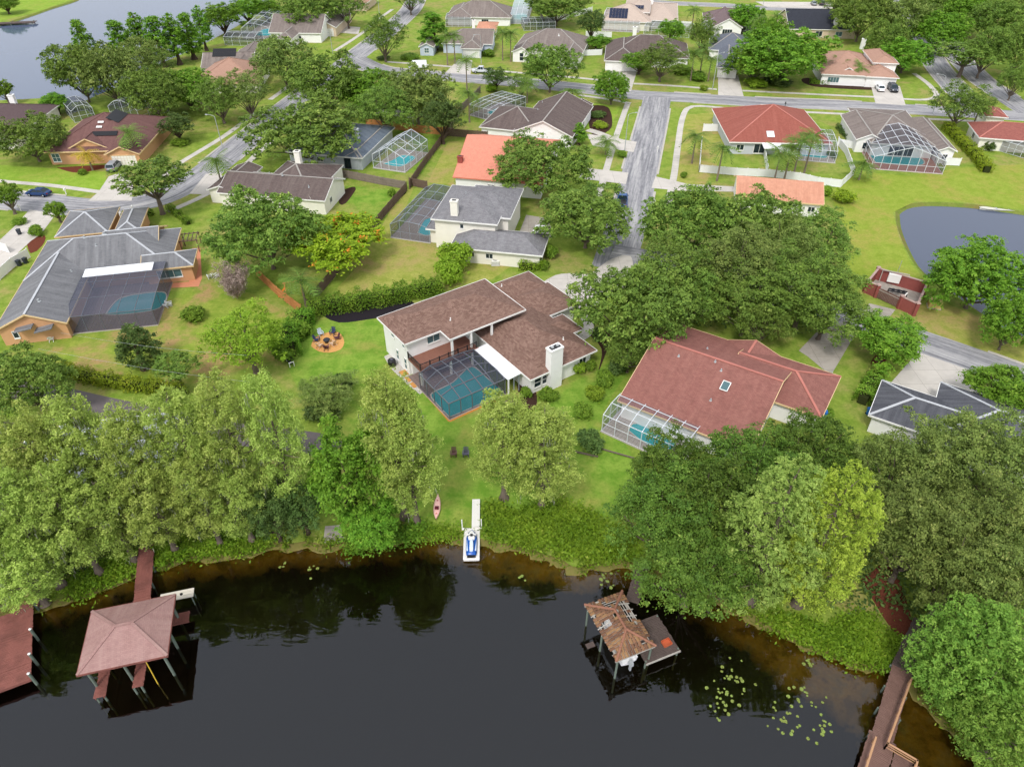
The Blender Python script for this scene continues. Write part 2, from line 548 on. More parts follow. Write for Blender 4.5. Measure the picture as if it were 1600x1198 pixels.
# ---- lake bed with a shallow amber shelf, and the tannin-brown water over it
sh = np.array([(p.x, p.y) for p in shore])
def signed_dist(pts):
    """distance to the shoreline, positive in the lake"""
    a, b = sh[:-1], sh[1:]
    best = np.full(len(pts), 1e9); sgn = np.ones(len(pts))
    for i in range(len(a)):
        d = b[i] - a[i]; L = d.dot(d) + 1e-9
        t = np.clip(((pts - a[i]) @ d) / L, 0, 1)
        q = a[i] + t[:, None] * d
        dd = np.hypot(*(pts - q).T)
        cr = d[0] * (pts[:, 1] - a[i][1]) - d[1] * (pts[:, 0] - a[i][0])
        m = dd < best
        best[m] = dd[m]; sgn[m] = np.where(cr[m] > 0, -1.0, 1.0)
    return best * sgn
gx = np.arange(-75, 80, 0.9); gy = np.arange(8, 62, 0.9)
GX, GY = np.meshgrid(gx, gy)
gp = np.stack([GX.ravel(), GY.ravel()], 1)
sd = signed_dist(gp)
def wob(x, y, k, s):
    return np.sin(x * k + s) * np.cos(y * k * 1.3 - s * 2) + 0.5 * np.sin(x * k * 2.3 - y * k * 1.9 + s * 3)
shelf = 0.25 + 0.6 * wob(gp[:, 0], gp[:, 1], 0.25, 1.0) + 4.5 * np.clip((gp[:, 0] - 18) / 10, 0, 1) * (1 + 0.35 * wob(gp[:, 0], gp[:, 1], 0.35, 3.0)) + 1.6 * np.exp(-((gp[:, 0] + 2) / 7) ** 2)
shelf = np.clip(shelf, 0.3, 9)
bz = np.where(sd < 0.6, -0.03 - 1.0 * np.clip(sd, 0, 9), -0.63 - np.minimum(sd - 0.6, shelf) * 0.10 - np.clip(sd - 0.6 - shelf, 0, 30) * 0.75)
bz = np.maximum(bz, -5.0) + np.where(sd > 0.8, 0.12 * wob(gp[:, 0], gp[:, 1], 0.9, 2.0), 0)
me = bpy.data.meshes.new('lake_bed')
ny, nx = GX.shape
idx = np.arange(nx * ny).reshape(ny, nx)
quads = np.stack([idx[:-1, :-1], idx[:-1, 1:], idx[1:, 1:], idx[1:, :-1]], -1).reshape(-1, 4)
keep = (sd[quads].max(1) > -1.5)
quads = quads[keep]
me.from_pydata(np.column_stack([gp, bz]).tolist(), [], quads.tolist())
k = NT('lake_sand')          # sand and weed on the shelf, and the dimming of light in deep water painted dark
pos = k.world_pos()
n1 = k.noise(pos, 0.5, 6, 0.7); n2 = k.noise(pos, 2.6, 5, 0.7)
colr = k.ramp(n1, [(0.36, rgba((112, 92, 44))), (0.52, rgba((176, 148, 80))), (0.66, rgba((204, 184, 138)))])
colr = k.mix(k.math('MULTIPLY', n2, 0.7), colr, rgba((70, 62, 40)))
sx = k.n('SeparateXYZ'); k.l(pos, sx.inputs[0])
depth_dark = k.ramp(k.math('ADD', k.math('MULTIPLY', sx.outputs[2], -0.4), k.math('MULTIPLY', k.math('SUBTRACT', n1, 0.5), 0.9)), [(0.30, (0, 0, 0, 1)), (0.62, (1, 1, 1, 1))])
colr = k.mix(depth_dark, colr, rgba((34, 33, 36)))
bankf = k.ramp(k.math('ADD', k.math('MULTIPLY', sx.outputs[2], 1.0), 1.0), [(0.42, (0, 0, 0, 1)), (0.56, (1, 1, 1, 1))])
colr = k.mix(bankf, colr, k.mix(n2, rgba((96, 104, 44)), rgba((128, 112, 70))))
k.bsdf(colr, 0.95, 0.1, n2, 0.4, 0.05)
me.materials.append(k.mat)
me.polygons.foreach_set('use_smooth', [True] * len(me.polygons))
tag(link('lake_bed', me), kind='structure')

k = NT('tannin_water')
pos = k.world_pos((1.0, 1.0, 1.0))
rp = k.noise(k.world_pos((0.55, 1.5, 1)), 0.9, 1.5, 0.5, 0.6)
bp = k.n('Bump', i_Strength=0.16, i_Distance=0.10); k.l(rp, bp.inputs['Height'])
gl = k.n('BsdfGlossy', i_Roughness=0.015); gl.inputs['Color'].default_value = (0.90, 0.93, 1, 1); k.l(bp.outputs[0], gl.inputs['Normal'])
tp = k.n('BsdfTransparent'); tp.inputs['Color'].default_value = (0.68, 0.60, 0.34, 1)
fr = k.n('Fresnel', i_IOR=1.62); k.l(bp.outputs[0], fr.inputs['Normal'])
mx = k.n('MixShader'); k.l(fr.outputs[0], mx.inputs[0]); k.l(tp.outputs[0], mx.inputs[1]); k.l(gl.outputs[0], mx.inputs[2])
k.l(mx.outputs[0], k.out.inputs['Surface'])
lw = sheet('lake_water', [[Vector((-420, 66, 0)), Vector((420, 66, 0)), Vector((420, -600, 0)), Vector((-420, -600, 0))]], LAKE_Z, k.mat)
deep = sheet('deep_lake_bed', [[Vector((-421, 67, 0)), Vector((421, 67, 0)), Vector((421, -601, 0)), Vector((-421, -601, 0))]], -5.2, plain('deep_water_dark', (34, 33, 36), 1.0, 0.0))  # painted near black for the light that deep water swallows

POND_W = water_flat('pond_water', (80, 88, 106), 0.03, 0.04, 0.9, 0.5)
FAR_W = water_flat('far_lake_water', (88, 100, 122), 0.05, 0.05, 0.5, 0.5)
BANK = grass('bank_grass', (104, 124, 50), (124, 132, 64), (126, 104, 68), 0.5)
def pond(name, poly, zw, mat, inset=1.4):
    n = len(poly)
    cx = sum(p.x for p in poly) / n; cy = sum(p.y for p in poly) / n
    ins = []
    for i in range(n):
        t = (poly[(i + 1) % n] - poly[i - 1]).normalized()
        nrm = Vector((-t.y, t.x, 0))
        if (Vector((cx, cy, 0)) - poly[i]).dot(nrm) < 0 and False: nrm = -nrm
        ins.append(nrm)
    area = sum(poly[i].x * poly[(i + 1) % n].y - poly[(i + 1) % n].x * poly[i].y for i in range(n))
    sg = 1 if area > 0 else -1
    b = MB()
    low = [Vector((p.x, p.y, 0)) + ins[i] * sg * inset + Vector((0, 0, zw - 0.25)) for i, p in enumerate(poly)]
    b.add([(p.x, p.y, 0) for p in poly] + low, [(i, (i + 1) % n, n + (i + 1) % n, n + i) for i in range(n)])
    tag(b.build(name + '_bank', BANK), kind='structure')
    sheet(name, [[Vector((p.x, p.y, 0)) + ins[i] * sg * 0.4 for i, p in enumerate(poly)]], zw, mat)
pond('pond_water', pond_poly, -0.45, POND_W)
pond('far_lake_water', far_poly, -0.4, FAR_W)

# ---- lawns of their own colour
sheet_px('front_lawn', [(462, 600), (448, 560), (470, 520), (510, 498), (592, 500), (640, 560), (660, 600), (704, 660), (790, 628), (870, 606), (930, 580), (975, 548), (1000, 530), (985, 575), (955, 620), (940, 660), (985, 705), (985, 790), (945, 822), (880, 828), (800, 822), (720, 826), (660, 828), (600, 770), (540, 690), (500, 640)], 0.004, GRASS_G, True)
sheet_px('back_lawn', [(500, 478), (560, 415), (604, 340), (622, 304), (648, 290), (615, 370), (665, 380), (690, 392), (770, 405), (800, 415), (770, 436), (700, 448), (640, 462), (560, 480)], 0.004, GRASS_Y)
sheet_px('pond_lawn', [(1296, 300), (1340, 268), (1420, 275), (1500, 262), (1640, 255), (1700, 330), (1600, 328), (1500, 315), (1430, 315), (1395, 332), (1405, 372), (1425, 415), (1450, 440), (1420, 450), (1350, 430), (1310, 430), (1330, 380)], 0.004, grass('field_grass', (128, 150, 48), (148, 162, 66), (166, 150, 82), 0.4))
sheet_px('verge_lawn', [(1430, 480), (1470, 470), (1540, 500), (1640, 545), (1660, 590), (1600, 576), (1500, 538), (1436, 515)], 0.004, GRASS_Y)
sheet_px('fenced_lawn', [(560, 258), (660, 272), (690, 215), (668, 206), (612, 200), (655, 232), (636, 268)], 0.004, GRASS_G)
sheet_px('play_lawn', [(540, 290), (636, 300), (580, 352), (552, 318), (512, 314)], 0.004, GRASS_G)
sheet_px('dry_lawn', [(668, 285), (700, 222), (745, 218), (712, 270), (708, 290)], 0.004, GRASS_Y)
sheet_px('corner_lawn', [(915, 160), (970, 166), (945, 215), (915, 200)], 0.004, GRASS_B)
sheet_px('side_lawn', [(1072, 180), (1130, 174), (1140, 225), (1100, 290), (1052, 285)], 0.004, GRASS_Y)
sheet_px('left_lawn', [(-40, 255), (60, 262), (165, 268), (166, 300), (60, 288), (-40, 282)], 0.004, GRASS_B)
sheet_px('far_bank_lawn', [(-200, 66), (-60, 46), (0, 34), (60, 18), (112, 0), (118, -14), (-100, -30), (-300, 20)], 0.004, GRASS_B)
sheet_px('garden_lawn', [(60, 560), (105, 525), (245, 512), (262, 470), (330, 440), (395, 460), (470, 500), (440, 560), (300, 600), (150, 580)], 0.004, grass('garden_grass', (118, 144, 48), (148, 160, 68), (172, 138, 98), 0.6))

# ---- streets, kerbs, walks and drives
def strip(name, px, width, z, mat, kind='structure', step=1.5, parent=None, uvw=True):
    ps = spline([P(u, v, 0) for u, v in px], step)
    vs, fs, uvs = [], [], []
    s = 0.0
    L, Rr = [], []
    for i, p in enumerate(ps):
        d = (ps[min(i + 1, len(ps) - 1)] - ps[max(i - 1, 0)]).normalized()
        nrm = Vector((-d.y, d.x, 0))
        if i: s += (p - ps[i - 1]).length
        a, b = p + nrm * width / 2, p - nrm * width / 2
        L.append(a); Rr.append(b)
        vs += [(a.x, a.y, z), (b.x, b.y, z)]
        uvs += [(0, s), (width, s)]
    fs = [(2 * i, 2 * i + 1, 2 * i + 3, 2 * i + 2) for i in range(len(ps) - 1)]
    me = bpy.data.meshes.new(name)
    me.from_pydata(vs, [], fs)
    me.materials.append(mat)
    uv = me.uv_layers.new(name='UVMap')
    uv.data.foreach_set('uv', [c for l in me.loops for c in uvs[l.vertex_index]])
    o = link(name, me, parent)
    tag(o, kind=kind)
    return o, L, Rr
def kerb(name, line, side, mat=KERB, w=0.4, h=0.11, skip=()):
    """a low kerb beside a street; skips the mouths of drives and side streets"""
    b = MB()
    n = len(line)
    for i in range(n - 1):
        p, q = line[i], line[i + 1]
        mid = (p + q) / 2
        if any((mid - P(u, v, 0)).length < r for u, v, r in skip): continue
        d = (q - p).normalized(); o = Vector((-d.y, d.x, 0)) * side * w
        b.hexa([(p.x, p.y, 0), (q.x, q.y, 0), (q.x + o.x, q.y + o.y, 0), (p.x + o.x, p.y + o.y, 0),
                (p.x, p.y, h * 0.5), (q.x, q.y, h * 0.5), (q.x + o.x, q.y + o.y, h), (p.x + o.x, p.y + o.y, h)] if side < 0 else
               [(p.x + o.x, p.y + o.y, 0), (q.x + o.x, q.y + o.y, 0), (q.x, q.y, 0), (p.x, p.y, 0),
                (p.x + o.x, p.y + o.y, h), (q.x + o.x, q.y + o.y, h), (q.x, q.y, h * 0.5), (p.x, p.y, h * 0.5)])
    if b.f: tag(b.build(name, mat), kind='structure')
STREETS = [
    ('street_curved', [(-120, 296), (0, 311), (70, 318), (150, 325), (210, 319), (262, 304), (320, 270), (376, 226), (430, 184), (463, 158), (520, 115), (563, 82), (602, 52), (638, 20), (650, 0), (658, -24)], 7.6, 0.010,
     [(172, 305, 8), (165, 335, 10), (65, 332, 7), (310, 295, 10), (575, 100, 15), (545, 100, 9), (560, 48, 8), (340, 268, 7)]),
    ('street_cross', [(552, 92), (588, 108), (625, 114), (690, 119), (750, 124), (800, 128), (913, 139), (990, 148), (1075, 153), (1200, 160), (1300, 164), (1425, 171), (1525, 177), (1640, 184), (1760, 190)], 8.0, 0.014,
     [(563, 85, 14), (715, 115, 6), (970, 138, 7), (1027, 158, 9), (1142, 148, 6), (1390, 162, 6), (1205, 168, 7), (1525, 170, 12), (1605, 176, 14)]),
    ('street_short', [(1027, 152), (1020, 185), (999, 270), (987, 325), (966, 392), (958, 420)], 7.2, 0.018,
     [(1030, 152, 10), (978, 232, 5), (970, 280, 5), (1022, 286, 5), (960, 395, 12)]),
    ('street_lower', [(955, 396), (1060, 415), (1180, 450), (1290, 483), (1350, 503), (1438, 534), (1513, 560), (1600, 592), (1720, 640), (1800, 672)], 6.6, 0.022,
     [(960, 395, 9), (1340, 500, 8), (1470, 560, 7), (1330, 515, 6)]),
    ('avenue_near', [(1390, -30), (1412, 5), (1440, 50), (1460, 97), (1495, 140), (1528, 172)], 7.0, 0.018, [(1530, 170, 14)]),
    ('avenue_far', [(1425, -30), (1450, 10), (1480, 68), (1525, 118), (1563, 146), (1612, 178)], 7.0, 0.018, [(1612, 178, 14)]),
    ('street_far', [(1000, 2), (1060, 6), (1130, 9), (1220, 14), (1300, 10)], 7.0, 0.010, [(1, 1, 1)]),
]
for nm, px, w, z, skip in STREETS:
    o, L, Rr = strip(nm, px, w, z, ROAD)
    kerb(nm + '_kerb', L, 1, skip=skip)
    kerb(nm + '_kerb', Rr, -1, skip=skip)
LANE = concrete('lane_asphalt', (112, 104, 104), stain=0.5)
strip('lane', [(-80, 594), (20, 608), (80, 617), (163, 636), (300, 664), (400, 682), (490, 692), (520, 706)], 3.6, 0.012, LANE)
WALKS = [[(-60, 274), (0, 283), (80, 290), (155, 300)], [(208, 297), (250, 280), (283, 254), (350, 213), (400, 176)], [(262, 331), (320, 305), (365, 275), (400, 242), (428, 217)],
         [(422, 156), (450, 136)], [(523, 80), (563, 54), (588, 33), (613, 15)], [(605, 97), (660, 101), (711, 105)], [(735, 108), (800, 113), (903, 122), (950, 127)], [(990, 131), (1060, 135), (1120, 140)],
         [(1160, 142), (1200, 144), (1280, 148), (1368, 152)], [(1412, 155), (1445, 156), (1463, 150), (1452, 133), (1428, 115)], [(905, 149), (955, 156), (985, 162)],
         [(981, 162), (975, 178), (963, 213), (948, 263), (938, 298), (928, 330)], [(1130, 169), (1093, 166), (1074, 170), (1065, 190), (1059, 230), (1053, 275), (1042, 328)],
         [(1220, 174), (1270, 176), (1330, 179)], [(1448, 186), (1490, 188), (1533, 190)], [(1497, 599), (1520, 607), (1542, 617)]]
for px in WALKS:
    strip('sidewalk', px, 1.4, 0.024, CONC)
DRIVES = [
    ([(170, 276), (194, 268), (208, 288), (206, 314), (138, 314), (154, 300)], CONC_D), ([(126, 334), (200, 330), (182, 360), (158, 364)], CONC_D),
    ([(46, 328), (88, 334), (64, 366), (48, 377), (0, 422), (-20, 400), (0, 375), (25, 352)], CONC_D), ([(296, 303), (338, 305), (352, 290), (345, 270), (322, 272)], CONC_D),
    ([(535, 41), (563, 43), (560, 54), (524, 51)], CONC_D), ([(696, 114), (717, 93), (738, 95), (735, 117)], CONC_D), ([(948, 108), (995, 112), (986, 143), (955, 138)], CONC_D),
    ([(1122, 117), (1153, 118), (1162, 151), (1122, 149)], CONC_D), ([(1360, 131), (1406, 135), (1415, 165), (1368, 162)], CONC_D), ([(916, 209), (995, 222), (990, 238), (926, 228)], CONC_D),
    ([(908, 262), (982, 270), (978, 288), (904, 279)], CONC_D), ([(1024, 276), (1076, 288), (1150, 292), (1150, 300), (1060, 298), (1018, 294)], CONC_D), ([(822, 336), (860, 342), (862, 372), (812, 362)], CONC_OLD),
    ([(1262, 557), (1248, 548), (1275, 520), (1322, 500), (1340, 516), (1298, 587)], CONC_OLD), ([(1434, 550), (1514, 578), (1488, 627), (1420, 608), (1392, 598)], CONC_D),
    ([(1358, 474), (1399, 484), (1380, 508), (1345, 498)], CONC_OLD), ([(1188, 163), (1218, 165), (1224, 183), (1194, 185)], CONC_D), ([(1180, 3), (1310, 4), (1300, 14), (1200, 12)], CONC_D),
]
for px, m in DRIVES:
    sheet_px('driveway', px, 0.028, m)
sheet_px('driveway', [(850, 440), (868, 430), (890, 427), (920, 428), (955, 405), (985, 400), (985, 440), (940, 470), (915, 486), (896, 478)], 0.028, CONC_D, True)
strip('garden_path', [(898, 486), (912, 494), (920, 508), (916, 522), (902, 530), (893, 533)], 1.5, 0.034, CONC)
strip('garden_path', [(985, 224), (960, 218), (935, 208), (918, 203)], 2.2, 0.036, CONC)
sheet_px('boat_ramp', [(508, 822), (532, 820), (539, 846), (505, 848)], 0.034, CONC_OLD)
BEDS = [([(500, 490), (560, 480), (640, 468), (640, 492), (590, 497), (530, 504)], plain('black_mulch', (44, 40, 44), 1.0, 0.05, 0.3, 6.0, bump=0.8)), ([(918, 520), (945, 510), (965, 520), (950, 545), (935, 580), (940, 545)], MULCH),
        ([(807, 600), (835, 605), (838, 640), (818, 634)], MULCH), ([(40, 372), (70, 368), (66, 384), (48, 396)], MULCH_R), ([(918, 165), (950, 168), (955, 200), (925, 210)], MULCH),
        ([(88, 262), (160, 258), (168, 262), (120, 270)], MULCH_R), ([(530, 300), (550, 292), (556, 296), (540, 318), (530, 318)], MULCH), ([(1365, 135), (1260, 122), (1270, 135), (1365, 141)], MULCH),
        ([(1455, 115), (1600, 160), (1640, 100), (1500, 60)], GRASS), ([(1345, 905), (1390, 880), (1420, 950), (1428, 1000), (1395, 985)], MULCH_R), ([(1368, 555), (1385, 562), (1380, 572), (1360, 568)], MULCH_R)]
for px, m in BEDS:
    sheet_px('planting_bed', px, 0.008, m, True)
sheet_px('fire_pit_bed', [(486, 541), (490, 530), (502, 522), (522, 518), (533, 522), (538, 535), (532, 546), (515, 551), (498, 549)], 0.012, CHIPS, True)

# ================================================================== BUILDERS
class House:
    def __init__(self, name, label, u, v, ang, wall, roof, trim=None, ridge=None, cat='house'):
        self.root = empty(name, P(u, v, 0), R(ang), label, cat)
        self.o = P(u, v, 0); self.a = R(ang)
        self.wall, self.roof, self.trim, self.ridge = wall, roof, trim or WHITE, ridge
        self.b = []
    def loc(self, p):
        d = p - self.o
        c, s = math.cos(self.a), math.sin(self.a)
        return Vector((d.x * c + d.y * s, -d.x * s + d.y * c, p.z))
    def wdir(self, v):
        c, s = math.cos(self.a), math.sin(self.a)
        return Vector((v.x * c - v.y * s, v.x * s + v.y * c, v.z))
    def block(self, pts, z=2.8, pitch=0.42, axis='x', ends='hh', ov=0.5, grow=(0, 0, 0, 0), wall=True, wmat=None, z0=0.0, caps=True, thick=0.16, rmat=None, ridge=None):
        ls = [self.loc(P(p[0], p[1], p[2] if len(p) > 2 else z)) for p in pts]
        x0, x1 = min(p.x for p in ls) - grow[0], max(p.x for p in ls) + grow[1]
        y0, y1 = min(p.y for p in ls) - grow[2], max(p.y for p in ls) + grow[3]
        if ridge:                                  # depth from where the ridge stands above the front eave
            hh = 2.0
            for _ in range(30):
                yr = self.loc(P(ridge[0], ridge[1], z + hh)).y
                hh = 0.5 * hh + 0.5 * max(0.8, min(5.0, (yr - y0) * pitch))
            y1 = y0 + 2 * max(3.0, yr - y0)
        i = len(self.b)
        z = z + 0.011 * i
        B = dict(x0=x0, x1=x1, y0=y0, y1=y1, z=z, pitch=pitch, axis=axis, ends=ends, ov=ov + 0.013 * i)
        self.b.append(B)
        T = (lambda x, y, zz: (x, y, zz)) if axis == 'x' else (lambda x, y, zz: (y, x, zz))
        a0, a1, b0, b1 = (x0, x1, y0, y1) if axis == 'x' else (y0, y1, x0, x1)
        half = (b1 - b0) / 2; bm = (b0 + b1) / 2; top = z + half * pitch
        r0 = a0 + half if ends[0] == 'h' else a0
        r1 = a1 - half if ends[1] == 'h' else a1
        if r0 > r1:
            m = (r0 + r1) / 2; r0 = r1 = m
            if ends == 'hh': top = z + (a1 - a0) / 2 * pitch if half > (a1 - a0) / 2 else top
        B['top'] = top
        up = [T(a0, b0, z), T(a1, b0, z), T(a1, b1, z), T(a0, b1, z), T(r0, bm, top), T(r1, bm, top)]
        lo = [(p[0], p[1], p[2] - thick) for p in up]
        # outline of the roof surface
        loop = [0, 1] + ([5] if ends[1] == 'g' else []) + [2, 3] + ([4] if ends[0] == 'g' else [])
        tops = [(0, 1, 5, 4), (2, 3, 4, 5)]
        if ends[1] == 'h': tops.append((1, 2, 5))
        if ends[0] == 'h': tops.append((3, 0, 4))
        flip = axis == 'y'
        fs = []
        for f in tops:
            fs.append(f[::-1] if flip else f)
            g = tuple(6 + q for q in f)
            fs.append(g if flip else g[::-1])
        for j in range(len(loop)):
            p, q = loop[j], loop[(j + 1) % len(loop)]
            f = (p, 6 + p, 6 + q, q)
            fs.append(f[::-1] if flip else f)
        ro = MB().add(up + lo, fs).build('roof', rmat or self.roof, self.root)
        # fascia boards round the edge
        fb = MB()
        cx, cy = (x0 + x1) / 2, (y0 + y1) / 2
        for j in range(len(loop)):
            p, q = Vector(up[loop[j]]), Vector(up[loop[(j + 1) % len(loop)]])
            d = q - p
            nrm = Vector((d.y, -d.x, 0)).normalized()
            if nrm.dot(Vector(((p.x + q.x) / 2 - cx, (p.y + q.y) / 2 - cy, 0))) < 0: nrm = -nrm
            e = nrm * 0.07
            dn = Vector((0, 0, -thick - 0.06)); u2 = Vector((0, 0, 0.012))
            dd = d.normalized() * 0.06
            p = p - dd; q = q + dd
            s = nrm * 0.004
            fb.hexa([p + s + dn, q + s + dn, q + e + dn, p + e + dn, p + s + u2, q + s + u2, q + e + u2, p + e + u2])
        fb.build('fascia', self.trim, self.root)
        if caps:
            lines = [(4, 5)] if (r1 - r0) > 0.3 else []
            if ends[0] == 'h': lines += [(0, 4), (3, 4)]
            if ends[1] == 'h': lines += [(1, 5), (2, 5)]
            for p, q in lines:
                MB().bar(Vector(up[p]) + Vector((0, 0, 0.01)), Vector(up[q]) + Vector((0, 0, 0.02)), 0.30, 0.08).build('ridge_cap', self.ridge or self.roof, ro)
        if wall:
            o = B['ov']
            wz = z + o * pitch * 0.8 - thick - 0.02
            wb = MB()
            wa0, wa1, wb0, wb1 = a0 + o, a1 - o, b0 + o, b1 - o
            poly0 = [(wb0, z0), (wb1, z0), (wb1, wz), (bm, top - thick - 0.05 if 'g' in ends else wz), (wb0, wz)]
            def ring(a, gab):
                q = poly0 if gab else [(wb0, z0), (wb1, z0), (wb1, wz), (bm, wz), (wb0, wz)]
                return [T(a, yy, zz) for yy, zz in q]
            rA, rB = ring(wa0, ends[0] == 'g'), ring(wa1, ends[1] == 'g')
            f2 = [(4, 3, 2, 1, 0), (5, 6, 7, 8, 9)] + [(j, (j + 1) % 5, 5 + (j + 1) % 5, 5 + j) for j in range(5)]
            if flip: f2 = [f[::-1] for f in f2]
            wb.add(rA + rB, f2)
            wo = wb.build('wall', wmat or self.wall, self.root)
            B['wall'] = wo
        return B
    def plane(self, bi, side, f):
        B = self.b[bi]; o = B['ov']
        x0, x1, y0, y1 = B['x0'] + o, B['x1'] - o, B['y0'] + o, B['y1'] - o
        if side == '-y': return Vector((x0 + (x1 - x0) * f, y0, 0)), Vector((1, 0, 0)), Vector((0, -1, 0))
        if side == '+y': return Vector((x1 - (x1 - x0) * f, y1, 0)), Vector((-1, 0, 0)), Vector((0, 1, 0))
        if side == '-x': return Vector((x0, y1 - (y1 - y0) * f, 0)), Vector((0, -1, 0)), Vector((-1, 0, 0))
        return Vector((x1, y0 + (y1 - y0) * f, 0)), Vector((0, 1, 0)), Vector((1, 0, 0))
    def opening(self, bi, side, f, z, w, h, nx=2, nz=1, glass=None, frame=None, name='window'):
        p, t, n = self.plane(bi, side, f)
        return wall_window(self.root, p + Vector((0, 0, z)), t, n, w, h, nx, nz, glass or GLASS, frame or WHITE, name)
    def garage(self, bi, side, f, w=4.9, h=2.2, mat=None):
        p, t, n = self.plane(bi, side, f)
        b = MB(); rows = 4; cols = max(4, int(w / 0.6))
        z = 0.03
        for r in range(rows):
            for c in range(cols):
                a0 = -w / 2 + c * w / cols + 0.025; a1 = -w / 2 + (c + 1) * w / cols - 0.025
                q0, q1 = p + t * a0, p + t * a1
                zz0, zz1 = z + r * h / rows + 0.02, z + (r + 1) * h / rows - 0.02
                b.hexa([q0 + n * 0.0 + Vector((0, 0, zz0)), q1 + Vector((0, 0, zz0)), q1 + n * 0.05 + Vector((0, 0, zz0)), q0 + n * 0.05 + Vector((0, 0, zz0)),
                        q0 + Vector((0, 0, zz1)), q1 + Vector((0, 0, zz1)), q1 + n * 0.05 + Vector((0, 0, zz1)), q0 + n * 0.05 + Vector((0, 0, zz1))])
        g = b.build('garage_door', mat or WHITE, self.root)
        b = MB()
        for s in (-1, 1):
            b.bar(p + t * s * (w / 2 + 0.08) + n * 0.04, p + t * s * (w / 2 + 0.08) + n * 0.04 + Vector((0, 0, h + 0.1)), 0.14, 0.12, up=n)
        b.bar(p - t * (w / 2 + 0.15) + n * 0.04 + Vector((0, 0, h + 0.13)), p + t * (w / 2 + 0.15) + n * 0.04 + Vector((0, 0, h + 0.13)), 0.12, 0.16)
        b.build('frame', self.trim, g)
    def height(self, x, y):
        best = None
        for B in self.b:
            if not (B['x0'] <= x <= B['x1'] and B['y0'] <= y <= B['y1']): continue
            a, b = (x, y) if B['axis'] == 'x' else (y, x)
            a0, a1, b0, b1 = (B['x0'], B['x1'], B['y0'], B['y1']) if B['axis'] == 'x' else (B['y0'], B['y1'], B['x0'], B['x1'])
            d = min(b - b0, b1 - b)
            if B['ends'][0] == 'h': d = min(d, a - a0)
            if B['ends'][1] == 'h': d = min(d, a1 - a)
            z = min(B['z'] + d * B['pitch'], B['top'])
            if best is None or z > best: best = z
        return best
    def hit(self, u, v):
        """where the line of sight through a photo point meets the roof, in the house's frame"""
        n = 1600
        for i in range(n):
            z = 14.0 - 14.0 * i / n
            w = P(u, v, z); l = self.loc(w)
            h = self.height(l.x, l.y)
            if h is not None and h >= z: return Vector((l.x, l.y, h))
        return self.loc(P(u, v, 3.0))
    def slope(self, p):
        e = 0.05
        hx = ((self.height(p.x + e, p.y) or p.z) - (self.height(p.x - e, p.y) or p.z)) / (2 * e)
        hy = ((self.height(p.x, p.y + e) or p.z) - (self.height(p.x, p.y - e) or p.z)) / (2 * e)
        return Vector((-hx, -hy, 1)).normalized()
    def chimney(self, u, v, w=1.1, d=0.9, up=1.6, mat=None, base=False):
        p = self.hit(u, v)
        m = mat or self.wall
        b = MB(); z0 = 0.0 if base else p.z - 1.0; z1 = p.z + up
        b.cbox((p.x, p.y, (z0 + z1) / 2), (w, d, z1 - z0))
        ch = b.build('chimney', m, self.root)
        b = MB(); b.cbox((p.x, p.y, z1 + 0.08), (w + 0.16, d + 0.16, 0.2)); cp = b.build('chimney_cap', m, ch)
        MB().cbox((p.x, p.y, z1 + 0.2), (w * 0.6, d * 0.5, 0.08)).build('flue', BLACK, ch)
    def vent(self, u, v, r=0.07, h=0.35, mat=None):
        p = self.hit(u, v)
        b = MB(); b.cyl(p.x, p.y, p.z - 0.1, p.z + h, r, 8); b.cyl(p.x, p.y, p.z - 0.05, p.z + 0.06, r * 2.2, 8, r2=r * 1.1)
        b.build('vent_pipe', mat or STEEL, self.root)
    def on_roof(self, u, v, w, h, t, name, mat, frame=None, rot=0.0):
        """a flat unit lying on the slope: skylight, solar collector"""
        p = self.hit(u, v); n = self.slope(p)
        tx = Vector((0, 0, 1)).cross(n)
        tx = tx.normalized() if tx.length > 0.05 else Vector((1, 0, 0))
        ty = n.cross(tx)
        return self.slab(p, tx, ty, n, w, h, t, name, mat, frame)
    def slab(self, p, tx, ty, n, w, h, t, name, mat, frame=None):
        b = MB(); a, c = tx * w / 2, ty * h / 2; q = p + n * 0.05; r = p + n * (0.05 + t)
        b.hexa([q - a - c, q + a - c, q + a + c, q - a + c, r - a - c, r + a - c, r + a + c, r - a + c])
        o = b.build(name, mat, self.root)
        if frame:
            f = MB(); r2 = p + n * (0.055 + t)
            cs = [r2 - a - c, r2 + a - c, r2 + a + c, r2 - a + c]
            for i in range(4): f.bar(cs[i], cs[(i + 1) % 4], 0.09, 0.07, up=n, ext=0.04)
            f.build('frame', frame, o)
        return o
    def solar(self, u, v, nx, ny, w=1.0, h=1.65, mat=None):
        p = self.hit(u, v); n = Vector((0, -0.48, 1)).normalized()
        tx = Vector((0, 0, 1)).cross(n).normalized(); ty = n.cross(tx)
        for i in range(nx):
            for j in range(ny):
                c = p + tx * ((i - (nx - 1) / 2) * (w + 0.06)) + ty * ((j - (ny - 1) / 2) * (h + 0.06))
                self.slab(c, tx, ty, n, w, h, 0.05, 'solar_panel', mat or SOLAR)
SOLAR = water_flat('solar_glass', (34, 42, 66), 0.2, 0.0, 1.0, 0.5)
SOLAR_B = plain('black_collector', (30, 30, 34), 0.5, 0.3, 0.1)

